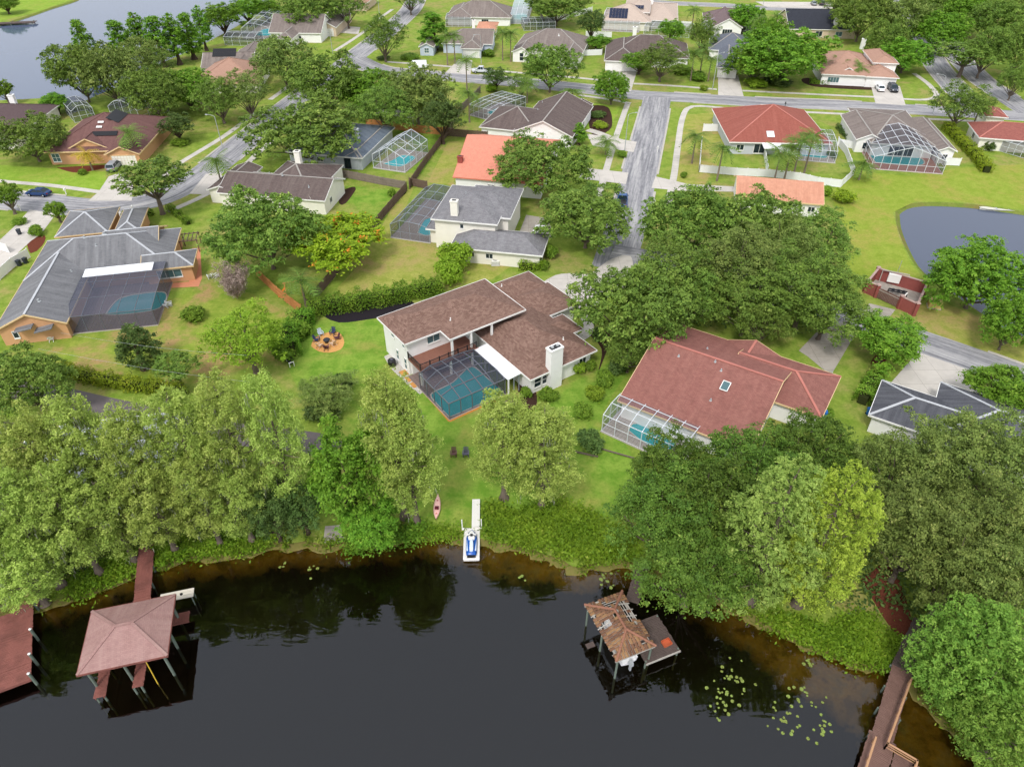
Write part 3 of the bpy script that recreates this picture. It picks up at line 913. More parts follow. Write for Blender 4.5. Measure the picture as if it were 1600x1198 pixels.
def wall_window(root, p, t, n, w, h, nx=2, nz=1, glass=None, frame=None, name='window'):
    f = MB(); up = Vector((0, 0, 1)); k = 0.08
    o = n * 0.03
    c = [p + o - t * w / 2 - up * h / 2, p + o + t * w / 2 - up * h / 2, p + o + t * w / 2 + up * h / 2, p + o - t * w / 2 + up * h / 2]
    for i in range(4): f.bar(c[i], c[(i + 1) % 4], k, 0.1, up=n, ext=k / 2)
    for i in range(1, nx): f.bar(c[0] + t * w * i / nx, c[3] + t * w * i / nx, k * 0.8, 0.09, up=n)
    for i in range(1, nz): f.bar(c[0] + up * h * i / nz, c[1] + up * h * i / nz, k * 0.8, 0.085, up=n)
    f.bar(c[0] - up * 0.08 + n * 0.05 - t * 0.05, c[1] - up * 0.08 + n * 0.05 + t * 0.05, 0.16, 0.06, up=n)
    wo = f.build(name, frame or WHITE, root)
    for i in range(nx):
        g = MB()
        a = c[0] + t * (w * i / nx + 0.01) - n * 0.005; b = c[0] + t * (w * (i + 1) / nx - 0.01) - n * 0.005
        g.add([a, b, b + up * h, a + up * h, a - n * 0.015, b - n * 0.015, b + up * h - n * 0.015, a + up * h - n * 0.015],
              [(0, 1, 2, 3), (7, 6, 5, 4), (0, 4, 5, 1), (1, 5, 6, 2), (2, 6, 7, 3), (3, 7, 4, 0)])
        g.build('pane', glass or GLASS, wo)
    return wo

def cage(label, origin, ang, L, W, h, nx, ny, zx=None, zy=None, frame=None, scr=None, open_sides='', group=None, barw=0.06, rail=1, solid=False):
    """screened pool enclosure: L along x, W along y; roof heights above the eave per grid line"""
    frame = frame or ALU; scr = scr or SCREEN_W
    root = empty('pool_cage', origin, R(ang), label, 'pool cage', group)
    xs = [L * i / nx for i in range(nx + 1)]; ys = [W * j / ny for j in range(ny + 1)]
    zx = zx or [9.0] * (nx + 1); zy = zy or [9.0] * (ny + 1)
    if max(zx) > 8 and max(zy) > 8: zx = [0] * (nx + 1)
    def N(i, j): return Vector((xs[i], ys[j], h + min(zx[i], zy[j])))
    def beam(p, q, w=barw, hh=None):
        MB().bar(p, q, w, hh or w * 1.5, ext=w * 0.3).build('beam', frame, root)
    for i in range(nx + 1):                      # rafters run the depth, in runs of one slope
        pts = [N(i, j) for j in range(ny + 1)]
        k = 0
        for j in range(1, ny + 1):
            if j == ny or ((pts[j] - pts[k]).normalized() - (pts[j + 1] - pts[j]).normalized()).length > 1e-3:
                beam(pts[k], pts[j]); k = j
    for j in range(ny + 1):
        pts = [N(i, j) for i in range(nx + 1)]
        k = 0
        for i in range(1, nx + 1):
            if i == nx or ((pts[i] - pts[k]).normalized() - (pts[i + 1] - pts[i]).normalized()).length > 1e-3:
                beam(pts[k] + Vector((0, 0, 0.01)), pts[i] + Vector((0, 0, 0.01)), barw * 0.9); k = i
    def panel(vs):
        c = sum(vs, Vector()) / len(vs)
        vs = [c + (p - c) * 0.985 for p in vs]
        n = (vs[1] - vs[0]).cross(vs[2] - vs[0]).normalized() * 0.006
        m = len(vs)
        MB().add(vs, [tuple(range(m))]).build('screen_panel', scr, root)
    for i in range(nx):
        for j in range(ny):
            panel([N(i, j), N(i + 1, j), N(i + 1, j + 1), N(i, j + 1)])
    def wall(nodes, skipfirst=False):
        for a, p in enumerate(nodes):
            if skipfirst and a == 0: continue
            MB().bar((p.x, p.y, 0.05), p, barw, barw).build('post', frame, root)
        for a in range(len(nodes) - 1):
            p, q = nodes[a], nodes[a + 1]
            g0, g1 = Vector((p.x, p.y, 0.12)), Vector((q.x, q.y, 0.12))
            for r in range(rail + 1):
                zr = 0.14 if r == 0 else h * r / (rail + 1) + 0.1
                MB().bar((p.x, p.y, zr), (q.x, q.y, zr), barw * 0.7, barw * 0.8).build('rail', frame, root)
            panel([g0, g1, q, p])
    if '-y' not in open_sides: wall([N(i, 0) for i in range(nx + 1)])
    if '+x' not in open_sides: wall([N(nx, j) for j in range(ny + 1)], '-y' not in open_sides)
    if '-x' not in open_sides: wall([N(0, j) for j in range(ny, -1, -1)][::-1], '-y' not in open_sides)
    if '+y' not in open_sides: wall([N(i, ny) for i in range(nx + 1)])
    return root
def cage_px(label, fl, fr, back, h, nx, ny, **kw):
    """corners on the ground: front-left, front-right and any point of the back edge"""
    a, b, c = P(*fl), P(*fr), P(*back)
    d = b - a; ang = math.degrees(math.atan2(d.y, d.x)); L = d.length
    n = Vector((-d.y, d.x, 0)).normalized()
    W = (c - a).dot(n)
    return cage(label, a, ang, L, W, h, nx, ny, **kw), (a, ang, L, W)
def pool(label, frame, poly, deck_mat, water_mat, spa=None, zt=0.14, margin=0.15):
    """pool sunk in a raised deck; poly in fractions of the deck's length and depth"""
    a, ang, L, W = frame
    root = empty('swimming_pool', a, R(ang), label, 'pool')
    outer_ = [Vector((-margin, -margin, 0)), Vector((L + margin, -margin, 0)), Vector((L + margin, W + margin, 0)), Vector((-margin, W + margin, 0))]
    ctl = [Vector((x * L, y * W, 0)) for x, y in poly]
    inner = spline(ctl + ctl[:1], 0.7)[:-1]
    sheet('deck', [outer_, inner], zt, deck_mat, kind=None, parent=root)
    n = 4
    MB().add([(p.x, p.y, 0) for p in outer_] + [(p.x, p.y, zt) for p in outer_], [(i, (i + 1) % n, n + (i + 1) % n, n + i) for i in range(n)]).build('deck_edge', CONC, root)
    cen = sum(inner, Vector()) / len(inner)
    m = len(inner)
    ring_o = [cen + (p - cen) * 1.04 for p in inner]
    b = MB()
    b.add([(p.x, p.y, zt + 0.035) for p in inner] + [(p.x, p.y, zt + 0.035) for p in ring_o] + [(p.x, p.y, 0.0) for p in inner] + [(p.x, p.y, zt - 0.01) for p in ring_o],
          [(i, (i + 1) % m, m + (i + 1) % m, m + i)[::-1] for i in range(m)] + [(i, (i + 1) % m, 2 * m + (i + 1) % m, 2 * m + i) for i in range(m)] + [(m + i, m + (i + 1) % m, 3 * m + (i + 1) % m, 3 * m + i) for i in range(m)])
    b.build('coping', concrete('coping_stone', (212, 204, 194), stain=0.3), root)
    sheet('water', [[p.copy() for p in inner]], 0.07, water_mat, kind=None, parent=root)
    return root

def fence(label, px, h=1.8, mat=None, style='board', name='fence', panel=2.4, cat='fence', rails_out=False):
    root = empty(name, P(*px[0]), 0, label, cat)
    o = P(*px[0])
    pts = [P(u, v) - o for u, v in px]
    last = None
    for a, b in zip(pts[:-1], pts[1:]):
        n = max(1, round((b - a).length / panel))
        for i in range(n):
            p, q = a.lerp(b, i / n), a.lerp(b, (i + 1) / n)
            d = (q - p); L = d.length; d.normalize(); nr = Vector((-d.y, d.x, 0))
            m = MB()
            if style == 'board':
                nb = max(3, int(L / 0.15))
                for j in range(nb):
                    c0, c1 = p + d * (L * j / nb + 0.008), p + d * (L * (j + 1) / nb - 0.008)
                    hh = h * (1 + random.uniform(-0.012, 0.012)); t = nr * (0.012 + random.uniform(0, 0.006))
                    zz = Vector((0, 0, hh)); z0 = Vector((0, 0, 0.05))
                    m.hexa([c0 - t + z0, c1 - t + z0, c1 + t + z0, c0 + t + z0, c0 - t + zz, c1 - t + zz, c1 + t + zz, c0 + t + zz])
            else:
                t = nr * 0.022
                nb = max(2, int(L / 0.3))
                for j in range(nb):
                    c0, c1 = p + d * (L * j / nb + 0.004), p + d * (L * (j + 1) / nb - 0.004)
                    zz = Vector((0, 0, h - 0.06)); z0 = Vector((0, 0, 0.06))
                    m.hexa([c0 - t + z0, c1 - t + z0, c1 + t + z0, c0 + t + z0, c0 - t + zz, c1 - t + zz, c1 + t + zz, c0 + t + zz])
            m.build('fence_panel', mat, root)
            for zr in ((0.35, h * 0.5, h - 0.25) if style == 'board' else (0.1, h - 0.05)):
                off = nr * -(0.06 if style == 'board' else 0.0)
                MB().bar(p + off + Vector((0, 0, zr)), q + off + Vector((0, 0, zr)), 0.05 if style == 'board' else 0.09, 0.1).build('rail', mat, root)
            for e in ((p,) if i or last is None or True else ()):
                pb = MB(); pb.cbox((e.x, e.y, (h + 0.1) / 2), (0.12, 0.12, h + 0.1)); pb.cbox((e.x, e.y, h + 0.12), (0.16, 0.16, 0.05), taper=0.4)
                pb.build('post', mat, root)
            last = q
    pb = MB(); pb.cbox((last.x, last.y, (h + 0.1) / 2), (0.12, 0.12, h + 0.1)); pb.cbox((last.x, last.y, h + 0.12), (0.16, 0.16, 0.05), taper=0.4); pb.build('post', mat, root)
    return root

# ================================================================== HOUSES
BROWN_MIX = shingle('brown_mix_shingle', (142, 114, 102), (112, 86, 76), None, 0, (0.42, 0.2), 0.95, 0.25)
RED_SH = shingle('red_shingle', (150, 102, 93), (132, 86, 79), (170, 124, 112), 0.25, (0.35, 0.16), 0.7, 0.34)
GREY_ST = shingle('grey_streaked_shingle', (122, 122, 125), (104, 104, 107), (158, 158, 160), 0.42, (0.35, 0.16), 0.5, 0.35)
DGREY = shingle('dark_grey_shingle', (86, 87, 93), (72, 73, 79), (140, 141, 146), 0.3, (0.35, 0.16), 0.5, 0.3)
GREY_M = shingle('mid_grey_shingle', (136, 134, 136), (112, 110, 114), (150, 150, 152), 0.3, (0.5, 0.2), 0.8, 0.3)
GREYBROWN = shingle('grey_brown_shingle', (132, 120, 114), (112, 102, 98), (160, 150, 142), 0.4, (0.4, 0.18), 0.6, 0.3)
DBROWN = shingle('dark_brown_shingle', (108, 94, 90), (88, 76, 74), (134, 124, 118), 0.3, (0.4, 0.18), 0.6, 0.3)
CHAR = shingle('charcoal_shingle', (60, 62, 70), (48, 50, 58), None, 0, (0.4, 0.18), 0.6, 0.2)
SLATE = shingle('blue_grey_shingle', (108, 118, 130), (92, 102, 114), (140, 148, 156), 0.3, (0.4, 0.18), 0.5, 0.25)
SALMON = shingle('salmon_tile', (216, 144, 122), (204, 130, 110), None, 0, (0.3, 0.4), 0.5, 0.15)
PEACH = shingle('peach_tile', (210, 156, 130), (194, 138, 114), (176, 118, 96), 0.5, (0.3, 0.4), 0.5, 0.2)
TANSH = shingle('tan_shingle', (178, 142, 124), (164, 128, 112), None, 0, (0.4, 0.18), 0.5, 0.15)
REDBR = shingle('red_brown_shingle', (156, 98, 88), (134, 80, 74), None, 0, (0.4, 0.18), 0.6, 0.2)
PALE_RIDGE = concrete('pale_ridge', (190, 192, 196), stain=0.4)
RED_RIDGE = concrete('red_ridge', (190, 122, 110), stain=0.4)
GREY_RIDGE = concrete('grey_ridge', (164, 158, 152), stain=0.4)
DECK_RED = wood('red_deck', (150, 106, 90), (132, 90, 76), 0.25)
SHEDW = plain('white_metal_roof', (232, 233, 236), 0.45, 0.3, 0.05)

# ---- the white two-storey house in the middle
H = House('white_house', 'white two-storey house with brown shingle roof and balcony above the pool', 703, 655, 35.5, STUCCO_W, BROWN_MIX, WHITE)
M1 = H
H.block([(591, 497), (632, 538), (758, 436)], 5.5, 0.36, 'x', 'hh', 0.5, caps=False)
H.block([(703, 530), (819, 482), (757, 436)], 5.5, 0.36, 'x', 'hh', 0.5, caps=False, wall=False)
B1 = H.b[1]
H.block([(770, 446, 2.9), (826, 424, 2.9), (850, 441, 2.9)], 2.9, 0.40, 'x', 'hh', 0.5, caps=False, grow=(0, 0, 2.5, 0))
H.block([(856, 441), (899, 472), (857, 494)], 2.9, 0.40, 'y', 'hh', 0.5, caps=False, grow=(2.2, 0, 0, 0))
H.block([(829, 594), (932, 547), (774, 545)], 2.9, 0.44, 'y', 'hh', 0.5, caps=False, grow=(0, 0, 0, 6.0))
H.block([(857, 500), (880, 492), (897, 520)], 2.9, 0.42, 'x', 'gh', 0.4, caps=False, grow=(2.5, 0, 0, 0))
# second-storey rooms behind the balcony
b0 = H.b[0]
MB().box(b0['x0'] + 5.2, B1['x1'] - 0.55, b0['y0'] + 0.62, B1['y1'] - 0.62, 2.6, 5.55).build('upper_wall', STUCCO_W, H.root)
H.opening(0, '-y', 0.24, 4.35, 1.9, 1.15, 2, 1, GLASS_T)
H.opening(0, '-y', 0.60, 4.8, 0.7, 0.35, 1, 2, GLASS, name='wall_light')
H.opening(0, '-x', 0.42, 4.4, 0.8, 0.8, 1, 1, GLASS_T)
H.opening(0, '-x', 0.87, 4.4, 0.7, 0.8, 1, 1, GLASS_T)
H.opening(0, '-x', 0.55, 1.6, 0.7, 1.5, 1, 2, GLASS_T)
H.opening(0, '-x', 0.88, 1.4, 0.7, 1.7, 1, 2, GLASS_T)
# upper storey block to the right with its window
pu = H.loc(P(772, 512, 3.6))
wall_window(H.root, Vector((B1['x1'] - 5.6, b0['y0'] + 0.61, 4.2)), Vector((1, 0, 0)), Vector((0, -1, 0)), 2.4, 1.2, 2, 1, GLASS, WHITE)
wall_window(H.root, Vector((B1['x1'] - 9.2, b0['y0'] + 0.61, 3.85)), Vector((1, 0, 0)), Vector((0, -1, 0)), 2.4, 2.0, 2, 1, GLASS, WHITE, 'sliding_door')
# balcony floor, columns and black railing
f0 = H.loc(P(658, 579, 2.75)); f1 = H.loc(P(742, 543, 2.75))
bx0, bx1, by0, by1 = b0['x0'] + 0.5, f1.x + 0.4, f0.y, b0['y0'] + 0.6
MB().box(bx0, bx1, by0, by1, 2.5, 2.75).build('balcony_floor', DECK_RED, H.root)
MB().box(bx0 - 0.03, bx1, by0 - 0.08, by0 - 0.005, 2.4, 2.78).build('balcony_edge', DECK_RED, H.root)
for cx_ in (B1['x0'] + 0.35, B1['x0'] + 3.3, B1['x0'] + 6.6):
    MB().cbox((cx_, by0 + 0.55, 4.1), (0.26, 0.26, 2.7)).build('column', WHITE, H.root)
for cx_ in (bx0 + 0.2, bx0 + 4.6, bx0 + 8.0):
    MB().cbox((cx_, by0 + 0.2, 1.25), (0.26, 0.26, 2.5)).build('column', WHITE, H.root)
rl = MB(); n = 6
for i in range(n + 1):
    x = bx0 + 0.05 + (bx1 - bx0 - 0.3) * i / n
    MB().cbox((x, by0 + 0.06, 3.28), (0.12, 0.12, 1.06)).build('railing_post', BLACK, H.root)
nb = int((bx1 - bx0) / 0.13)
bl = MB()
for i in range(nb): bl.cbox((bx0 + 0.1 + (bx1 - bx0 - 0.3) * i / nb, by0 + 0.06, 3.2), (0.025, 0.025, 0.86))
nb = int((by1 - by0) / 0.13)
for i in range(nb): bl.cbox((bx0 + 0.05, by0 + 0.1 + (by1 - by0 - 0.2) * i / nb, 3.2), (0.025, 0.025, 0.86))
o = bl.build('balusters', BLACK, H.root); o['kind'] = 'stuff'
MB().bar((bx0, by0 + 0.06, 3.66), (bx1 - 0.25, by0 + 0.06, 3.66), 0.09, 0.06).build('handrail', BLACK, H.root)
MB().bar((bx0 + 0.05, by0 + 0.1, 3.655), (bx0 + 0.05, by1, 3.655), 0.09, 0.06).build('handrail', BLACK, H.root)
MB().cbox((bx0 + 0.05, by1 - 0.1, 3.28), (0.12, 0.12, 1.06)).build('railing_post', BLACK, H.root)
# room wall under the balcony
MB().box(bx0 + 0.4, bx1 + 2.0, by1 - 0.3, by1 + 0.2, 0, 2.49).build('lower_wall', STUCCO_W, H.root)
# white pan roof beside the pool
q = [H.loc(P(u, v, 2.72)) for u, v in ((742, 545), (775, 546), (815, 584), (793, 593))]
rx0, rx1 = 8.45, H.b[4]['x0'] + 0.5
ry0, ry1 = q[3].y, max(q[0].y, q[1].y)
MB().hexa([(rx0, ry0, 2.55), (rx1, ry0, 2.72), (rx1, ry1, 2.72), (rx0, ry1, 2.55), (rx0, ry0, 2.67), (rx1, ry0, 2.86), (rx1, ry1, 2.86), (rx0, ry1, 2.67)]).build('pan_roof', SHEDW, H.root)
for yy in (ry0 + 0.1, ry1 - 2.5): MB().cbox((rx0 + 0.15, yy, 1.3), (0.16, 0.16, 2.6)).build('column', WHITE, H.root)
for xx in (rx0 + 1.0, rx1 - 0.8):
    MB().cbox((xx, ry0 + 0.1, 1.3), (0.08, 0.08, 2.6)).build('porch_post', ALU_G, H.root)
# chimney on the front wall, bay windows
H4b = H.b[4]
chx = H.loc(P(867, 605, 0)).x
chb = MB(); chb.cbox((chx, H4b['y0'] + 0.25, 3.0), (1.9, 1.1, 6.0)); cho = chb.build('chimney', STUCCO_W, H.root)
cb = MB(); cb.box(chx - 1.02, chx + 1.02, H4b['y0'] - 0.36, H4b['y0'] + 0.86, 6.0, 6.25); cb.build('chimney_cap', STUCCO_W, cho)
MB().box(chx - 0.75, chx + 0.75, H4b['y0'] - 0.1, H4b['y0'] + 0.6, 6.25, 6.30).build('flue', BLACK, cho)
for i, dx in enumerate((-0.4, 0.4)): MB().cyl(chx + dx, H4b['y0'] + 0.25, 6.3, 6.48, 0.2, 10).build('flue_pot', STEEL, cho)
for f_, w_ in ((0.10, 1.1), (0.23, 1.1), (0.42, 0.9)):
    H.opening(4, '-y', f_, 1.55, w_, 1.5, 1, 2, GLASS)
H.opening(4, '-y', 0.86, 1.6, 1.2, 1.2, 2, 1, GLASS)
H.opening(3, '-y', 0.55, 1.6, 1.2, 1.2, 2, 1, GLASS)
H.garage(3, '+x', 0.5, 4.9)
for uv_ in ((784, 447), (704, 500), (880, 530)): H.vent(*uv_, mat=WHITE)

ctop = [P(702, 630, 2.5), P(788, 592, 2.5)]
la, lb = H.loc(P(703, 655, 0)), H.loc(P(792, 617, 0))
mc_L = (rx0 - 0.1) - la.x
mc_W = by0 - 0.12 - la.y
cage('dark screened pool cage in front of the white two-storey house', P(703, 655, 0), 35.5, mc_L, mc_W, 2.5, 5, 4,
     zx=[0, 1.0, 1.0, 1.0, 0.9, 0.3], zy=[0, 0.55, 0.9, 0.9, 0.55], frame=BRONZE, scr=SCREEN_D, open_sides='+y', rail=0, barw=0.09)
pool('teal pool under the dark cage of the white two-storey house', (P(703, 655, 0), 35.5, mc_L, mc_W + 3.0), [(0.02, 0.03), (0.3, 0.02), (0.7, 0.02), (0.98, 0.03), (0.985, 0.35), (0.96, 0.70), (0.74, 0.66), (0.5, 0.57), (0.3, 0.55), (0.06, 0.52), (0.02, 0.28)], PAVER_D, POOL_D)

# ---- red roofed house by the oaks
H = House('red_roof_house', 'long low house with red shingle roof beside the big oaks', 974, 640, -33, STUCCO_W, RED_SH, TRIM_T, RED_RIDGE)
H2 = H
H.block([(974, 615), (1172, 706), (1063, 507)], 2.9, 0.36, 'x', 'gg', 0.45)
H.block([(1309, 599), (1280, 652), (1216, 556)], 2.91, 0.40, 'x', 'gh', 0.45, grow=(4, 0, 0, 0))
H.block([(1138, 531), (1160, 545), (1187, 567)], 2.92, 0.36, 'y', 'gg', 0.4, grow=(0, 2, 8, 0))
for p in (d3(1040, 25), d3(1268, 60), d3(1305, 115), d3(1240, 300), (1105, 545)): H.vent(*p, r=0.09, h=0.22, mat=STEEL)
H.on_roof(*d3(1330, 215), 0.9, 1.3, 0.08, 'skylight', GLASS_T, WHITE)
H.opening(1, '+x', 0.45, 1.5, 1.4, 1.2)
a_, b_ = P(937, 669), P(1050, 720)
_, fr = cage_px('white framed pool cage attached to the red roofed house', (940, 674), (1062, 730), (984, 640), 2.7, 6, 3, zy=[0, 0.55, 0.55, 0.2], frame=ALU, scr=SCREEN_W, open_sides='+y', rail=1)
pool('green kidney pool inside the cage of the red roofed house', fr, [(0.26, 0.35), (0.55, 0.2), (0.8, 0.3), (0.78, 0.62), (0.5, 0.62), (0.36, 0.72), (0.24, 0.6)], PAVER, POOL_D)

# ---- dark grey house at the right edge
H = House('dark_grey_house', 'dark grey hip roofed house at right edge behind olive oaks', 1359, 660, -33, STUCCO_W, DGREY, WHITE, PALE_RIDGE)
H.block([(1380, 594), (1359, 644), (1508, 636)], 2.8, 0.42, 'x', 'hh', grow=(0, 4, 0.5, 0))
H.block([(1543, 631), (1584, 632), (1500, 660)], 2.8, 0.42, 'x', 'hh', grow=(3, 6, 5, 0))
H.opening(0, '-x', 0.5, 1.5, 1.4, 1.2)

# ---- grey house on the left with dark cage
H = House('grey_roof_house', 'grey streaked roof house with orange stucco gable, at left of the garden', 111, 522, 13, STUCCO_O, GREY_ST, TRIM_T, PALE_RIDGE)
HL = H
H.block([(7.5, 503), (104, 504), (48, 420)], 2.8, 0.44, 'y', 'gg', 0.4, grow=(0, 0, 0, 2))
H.block([(134, 429), (246, 413), (48, 420)], 2.82, 0.46, 'x', 'hh', 0.4, grow=(0, 2.0, 0, 9.5))
H.block([c5(1005, 600), c5(1205, 575), c5(1230, 475)], 2.8, 0.42, 'x', 'gh', 0.4, grow=(3, 0, 0, 0))
H.block([c5(890, 512), c5(990, 490), c5(1035, 330)], 2.85, 0.45, 'x', 'gg', 0.4, grow=(6, 0, 0, 0))
H.block([c5(420, 365), c5(680, 355), c5(560, 300)], 2.8, 0.42, 'x', 'hh', 0.4, grow=(1.5, 0, 1, 5))
H.block([c5(720, 352), c5(880, 330), c5(790, 300)], 2.8, 0.42, 'y', 'hh', 0.4, grow=(0, 0, 1.5, 5))
pq = [H.loc(P(*c5(540, 640), 2.9)), H.loc(P(*c5(975, 570), 2.9))]
py_ = min(pq[0].y, pq[1].y)
MB().hexa([(pq[0].x, py_ - 1.7, 3.45), (pq[1].x, py_ - 1.7, 3.45), (pq[1].x, py_ + 0.5, 3.6), (pq[0].x, py_ + 0.5, 3.6), (pq[0].x, py_ - 1.7, 3.58), (pq[1].x, py_ - 1.7, 3.58), (pq[1].x, py_ + 0.5, 3.73), (pq[0].x, py_ + 0.5, 3.73)]).build('pan_roof', SHEDW, H.root)
for p, r_ in ((c5(527, 405), .14), (c5(650, 380), .2), (c5(600, 455), .1), (c5(445, 615), .1), (c5(240, 800), .16)): H.vent(*p, r=r_, h=0.3)
H.opening(0, '-y', 0.22, 1.6, 0.7, 1.1, 1, 1)
H.opening(2, '-y', 0.5, 1.6, 3.6, 1.3, 3, 1, GLASS_T, WHITE)
B0 = H.b[0]
for i, (fx, zz) in enumerate(((0.42, 3.3), (0.68, 2.9))):
    xx = B0['x0'] + (B0['x1'] - B0['x0']) * fx
    MB().hexa([(xx - 1.2, B0['y0'] - 0.9, zz - 0.75), (xx + 1.2, B0['y0'] - 0.9, zz - 0.35), (xx + 1.2, B0['y0'] + 0.4, zz - 0.35), (xx - 1.2, B0['y0'] + 0.4, zz - 0.75),
               (xx - 1.2, B0['y0'] - 0.9, zz - 0.6), (xx + 1.2, B0['y0'] - 0.9, zz - 0.2), (xx + 1.2, B0['y0'] + 0.4, zz - 0.2), (xx - 1.2, B0['y0'] + 0.4, zz - 0.6)]).build('awning', GREY_ST, H.root)
_, fr = cage_px('large dark screened pool cage of the grey roofed house', (111, 522), (246, 508), (133, 452), 2.8, 5, 3, zy=[0, 0.4, 0.65, 0.75], frame=BRONZE, scr=screen('slate_screen', (96, 98, 112), 0.55), open_sides='+y', rail=0)
pool('pool under the dark cage of the grey roofed house', fr, [(0.32, 0.34), (0.55, 0.30), (0.95, 0.36), (0.96, 0.70), (0.66, 0.74), (0.40, 0.66)], PAVER_D, POOL_D)
sheet_px('patio', [c5(1050, 720), c5(1240, 710), c5(1260, 660), c5(1250, 470), c5(1200, 470), c5(1180, 680), c5(1050, 690)], 0.03, plain('terracotta_tiles', (206, 138, 106), 0.8, 0.2, 0.15, 3.0))

# ---- two-storey grey house with garage
H = House('grey_two_storey_house', 'cream two-storey house with grey roof and white chimney behind the hedge', 690, 375, -11, STUCCO_C, GREY_M, WHITE)
H.block([(678, 340), (777, 351), (707, 289)], 5.5, 0.36, 'x', 'hh', caps=False)
H.block([(790, 300), (808, 318), (780, 340)], 5.4, 0.36, 'x', 'hh', caps=False, grow=(6, 0, 0, 2))
H.block([(730, 389), (848, 398), (853, 372)], 2.8, 0.40, 'x', 'hh', caps=False, grow=(3, 0, 0, 1.5))
H.block([c6(1060, 350), c6(1130, 330), c6(1120, 285)], 2.8, 0.36, 'y', 'hh', caps=False, grow=(0, 2, 0, 2))
H.chimney(*c6(1240, 255), 1.2, 0.9, 2.2, STUCCO_C)
H.opening(0, '-y', 0.45, 4.4, 0.6, 0.8, 1, 1)
H.opening(0, '-y', 0.75, 3.4, 1.4, 1.2)
H.opening(2, '-y', 0.2, 1.6, 1.2, 0.9, 2, 1); H.opening(2, '-y', 0.42, 1.6, 1.2, 0.9, 2, 1)
H.opening(0, '-x', 0.7, 4.2, 1.2, 1.2)
for p in (c6(1297, 312), c6(1310, 130)): H.vent(*p)
_, fr = cage_px('dark pool cage left of the cream two-storey house', c6(845, 405), c6(1085, 440), c6(1010, 165), 2.6, 4, 5, zx=[0, 0.9, 0.9, 0.7, 0.2], frame=ALU_G, scr=SCREEN_D, open_sides='+x', rail=1)
pool('bright blue freeform pool beside the cream two-storey house', fr, [(0.52, 0.18), (0.85, 0.16), (0.90, 0.45), (0.95, 0.75), (0.75, 0.85), (0.6, 0.6), (0.42, 0.5)], PAVER, POOL)

# ---- salmon tiled house
H = House('salmon_roof_house', 'white house with bright salmon tiled roof behind the oak', 708, 292, -11.5, STUCCO_W, SALMON, plain('salmon_trim', (214, 128, 104), 0.7), None)
H.block([(708, 276), (800, 284), (753, 210)], 3.2, 0.34, 'x', 'gg', 0.4, grow=(0, 6, 0, 0), caps=False)
H.block([c2(1390, 1005), c2(1500, 1010), c2(1440, 960)], 3.3, 0.5, 'y', 'gg', 0.3, grow=(0, 0, 0, 4), caps=False)
H.chimney(*c2(1275, 1010), 1.0, 0.8, 1.0, BRICK_R)
H.opening(0, '-y', 0.42, 1.6, 1.4, 1.0); H.opening(0, '-y', 0.7, 1.6, 1.2, 0.7)

# ---- white house with dark roof and gable
H = House('white_gable_house', 'white house with big dark gable and cage near the junction', 846, 225, -17, STUCCO_W, DBROWN, WHITE, GREY_RIDGE)
H.block([(806, 200), (896, 212), (925, 166)], 3.0, 0.42, 'y', 'gg', 0.4, grow=(0, 0, 1, 0))
H.block([(763, 197), (812, 205), (775, 172)], 2.8, 0.42, 'x', 'hh', 0.4, grow=(0, 4, 0, 3))
H.block([c3(300, 715), c3(415, 740), c3(500, 655)], 2.8, 0.35, 'y', 'gg', 0.3, grow=(0, 0, 0, 1))
H.opening(0, '+x', 0.6, 1.6, 1.4, 1.2)
for p in (c3(190, 640), c3(160, 685)): H.vent(*p)
_, fr = cage_px('white framed flat pool cage behind the white gable house', c2(1330, 720), c2(1480, 760), c2(1420, 610), 2.6, 5, 3, zy=[0, 0.4, 0.4, 0.2], frame=ALU, scr=SCREEN_M, rail=1)
pool('covered patio pool behind the white gable house', fr, [(0.3, 0.3), (0.7, 0.3), (0.72, 0.7), (0.32, 0.7)], PAVER, POOL_D)

# ---- blue-grey house with the white gabled cage
H = House('blue_grey_house', 'house with blue-grey roof and white gabled pool cage', 494, 262, -13, STUCCO_G, SLATE, WHITE, GREY_RIDGE)
H.block([(447, 236), (560, 247), (580, 205)], 2.8, 0.42, 'x', 'hh', grow=(0, 0, 0, 4))
H.block([(553, 246), (581, 233), (609, 206)], 2.8, 0.42, 'y', 'hh', grow=(2, 0, 0, 3))
H.chimney(*c2(625, 855), 1.2, 0.9, 1.6)
H.opening(0, '-y', 0.45, 1.6, 1.4, 0.9); H.opening(0, '-y', 0.85, 1.3, 1.4, 2.0, 2, 1, GLASS, BLACK, 'sliding_door')
_, fr = cage_px('white gabled pool cage beside the blue-grey house', c2(735, 1050), c2(930, 1078), c2(1020, 950), 3.0, 4, 4, zx=[0, 1.0, 1.9, 1.0, 0], frame=ALU, scr=SCREEN_W, open_sides='', rail=1, barw=0.07)
pool('bright turquoise pool in the white gabled cage', fr, [(0.12, 0.22), (0.7, 0.22), (0.8, 0.7), (0.35, 0.72), (0.25, 0.45)], PAVER, POOL)

# ---- dark brown roof by the playground lawn
H = House('brown_gable_house', 'house with dark brown gable roof and cream end wall', 505, 328, -10, STUCCO_C, DBROWN, WHITE, GREY_RIDGE)
H.block([(342, 298), (506, 314), (539, 279)], 2.9, 0.40, 'x', 'gg', 0.3)
H.block([(392, 303), (486, 311)], 2.95, 0.5, 'x', 'hh', 0.3, ridge=(450, 246))
H.block([(342, 298), (372, 268), (345, 285)], 2.7, 0.35, 'y', 'gg', 0.3, grow=(1, 3, 0, 3))
H.chimney(467, 253, 1.1, 0.9, 2.0, STUCCO_C)
H.opening(0, '+x', 0.3, 1.7, 1.0, 1.0)
for p in (c6(330, 90), c2(85, 1085), c2(165, 1095)): H.vent(*p, r=.1)

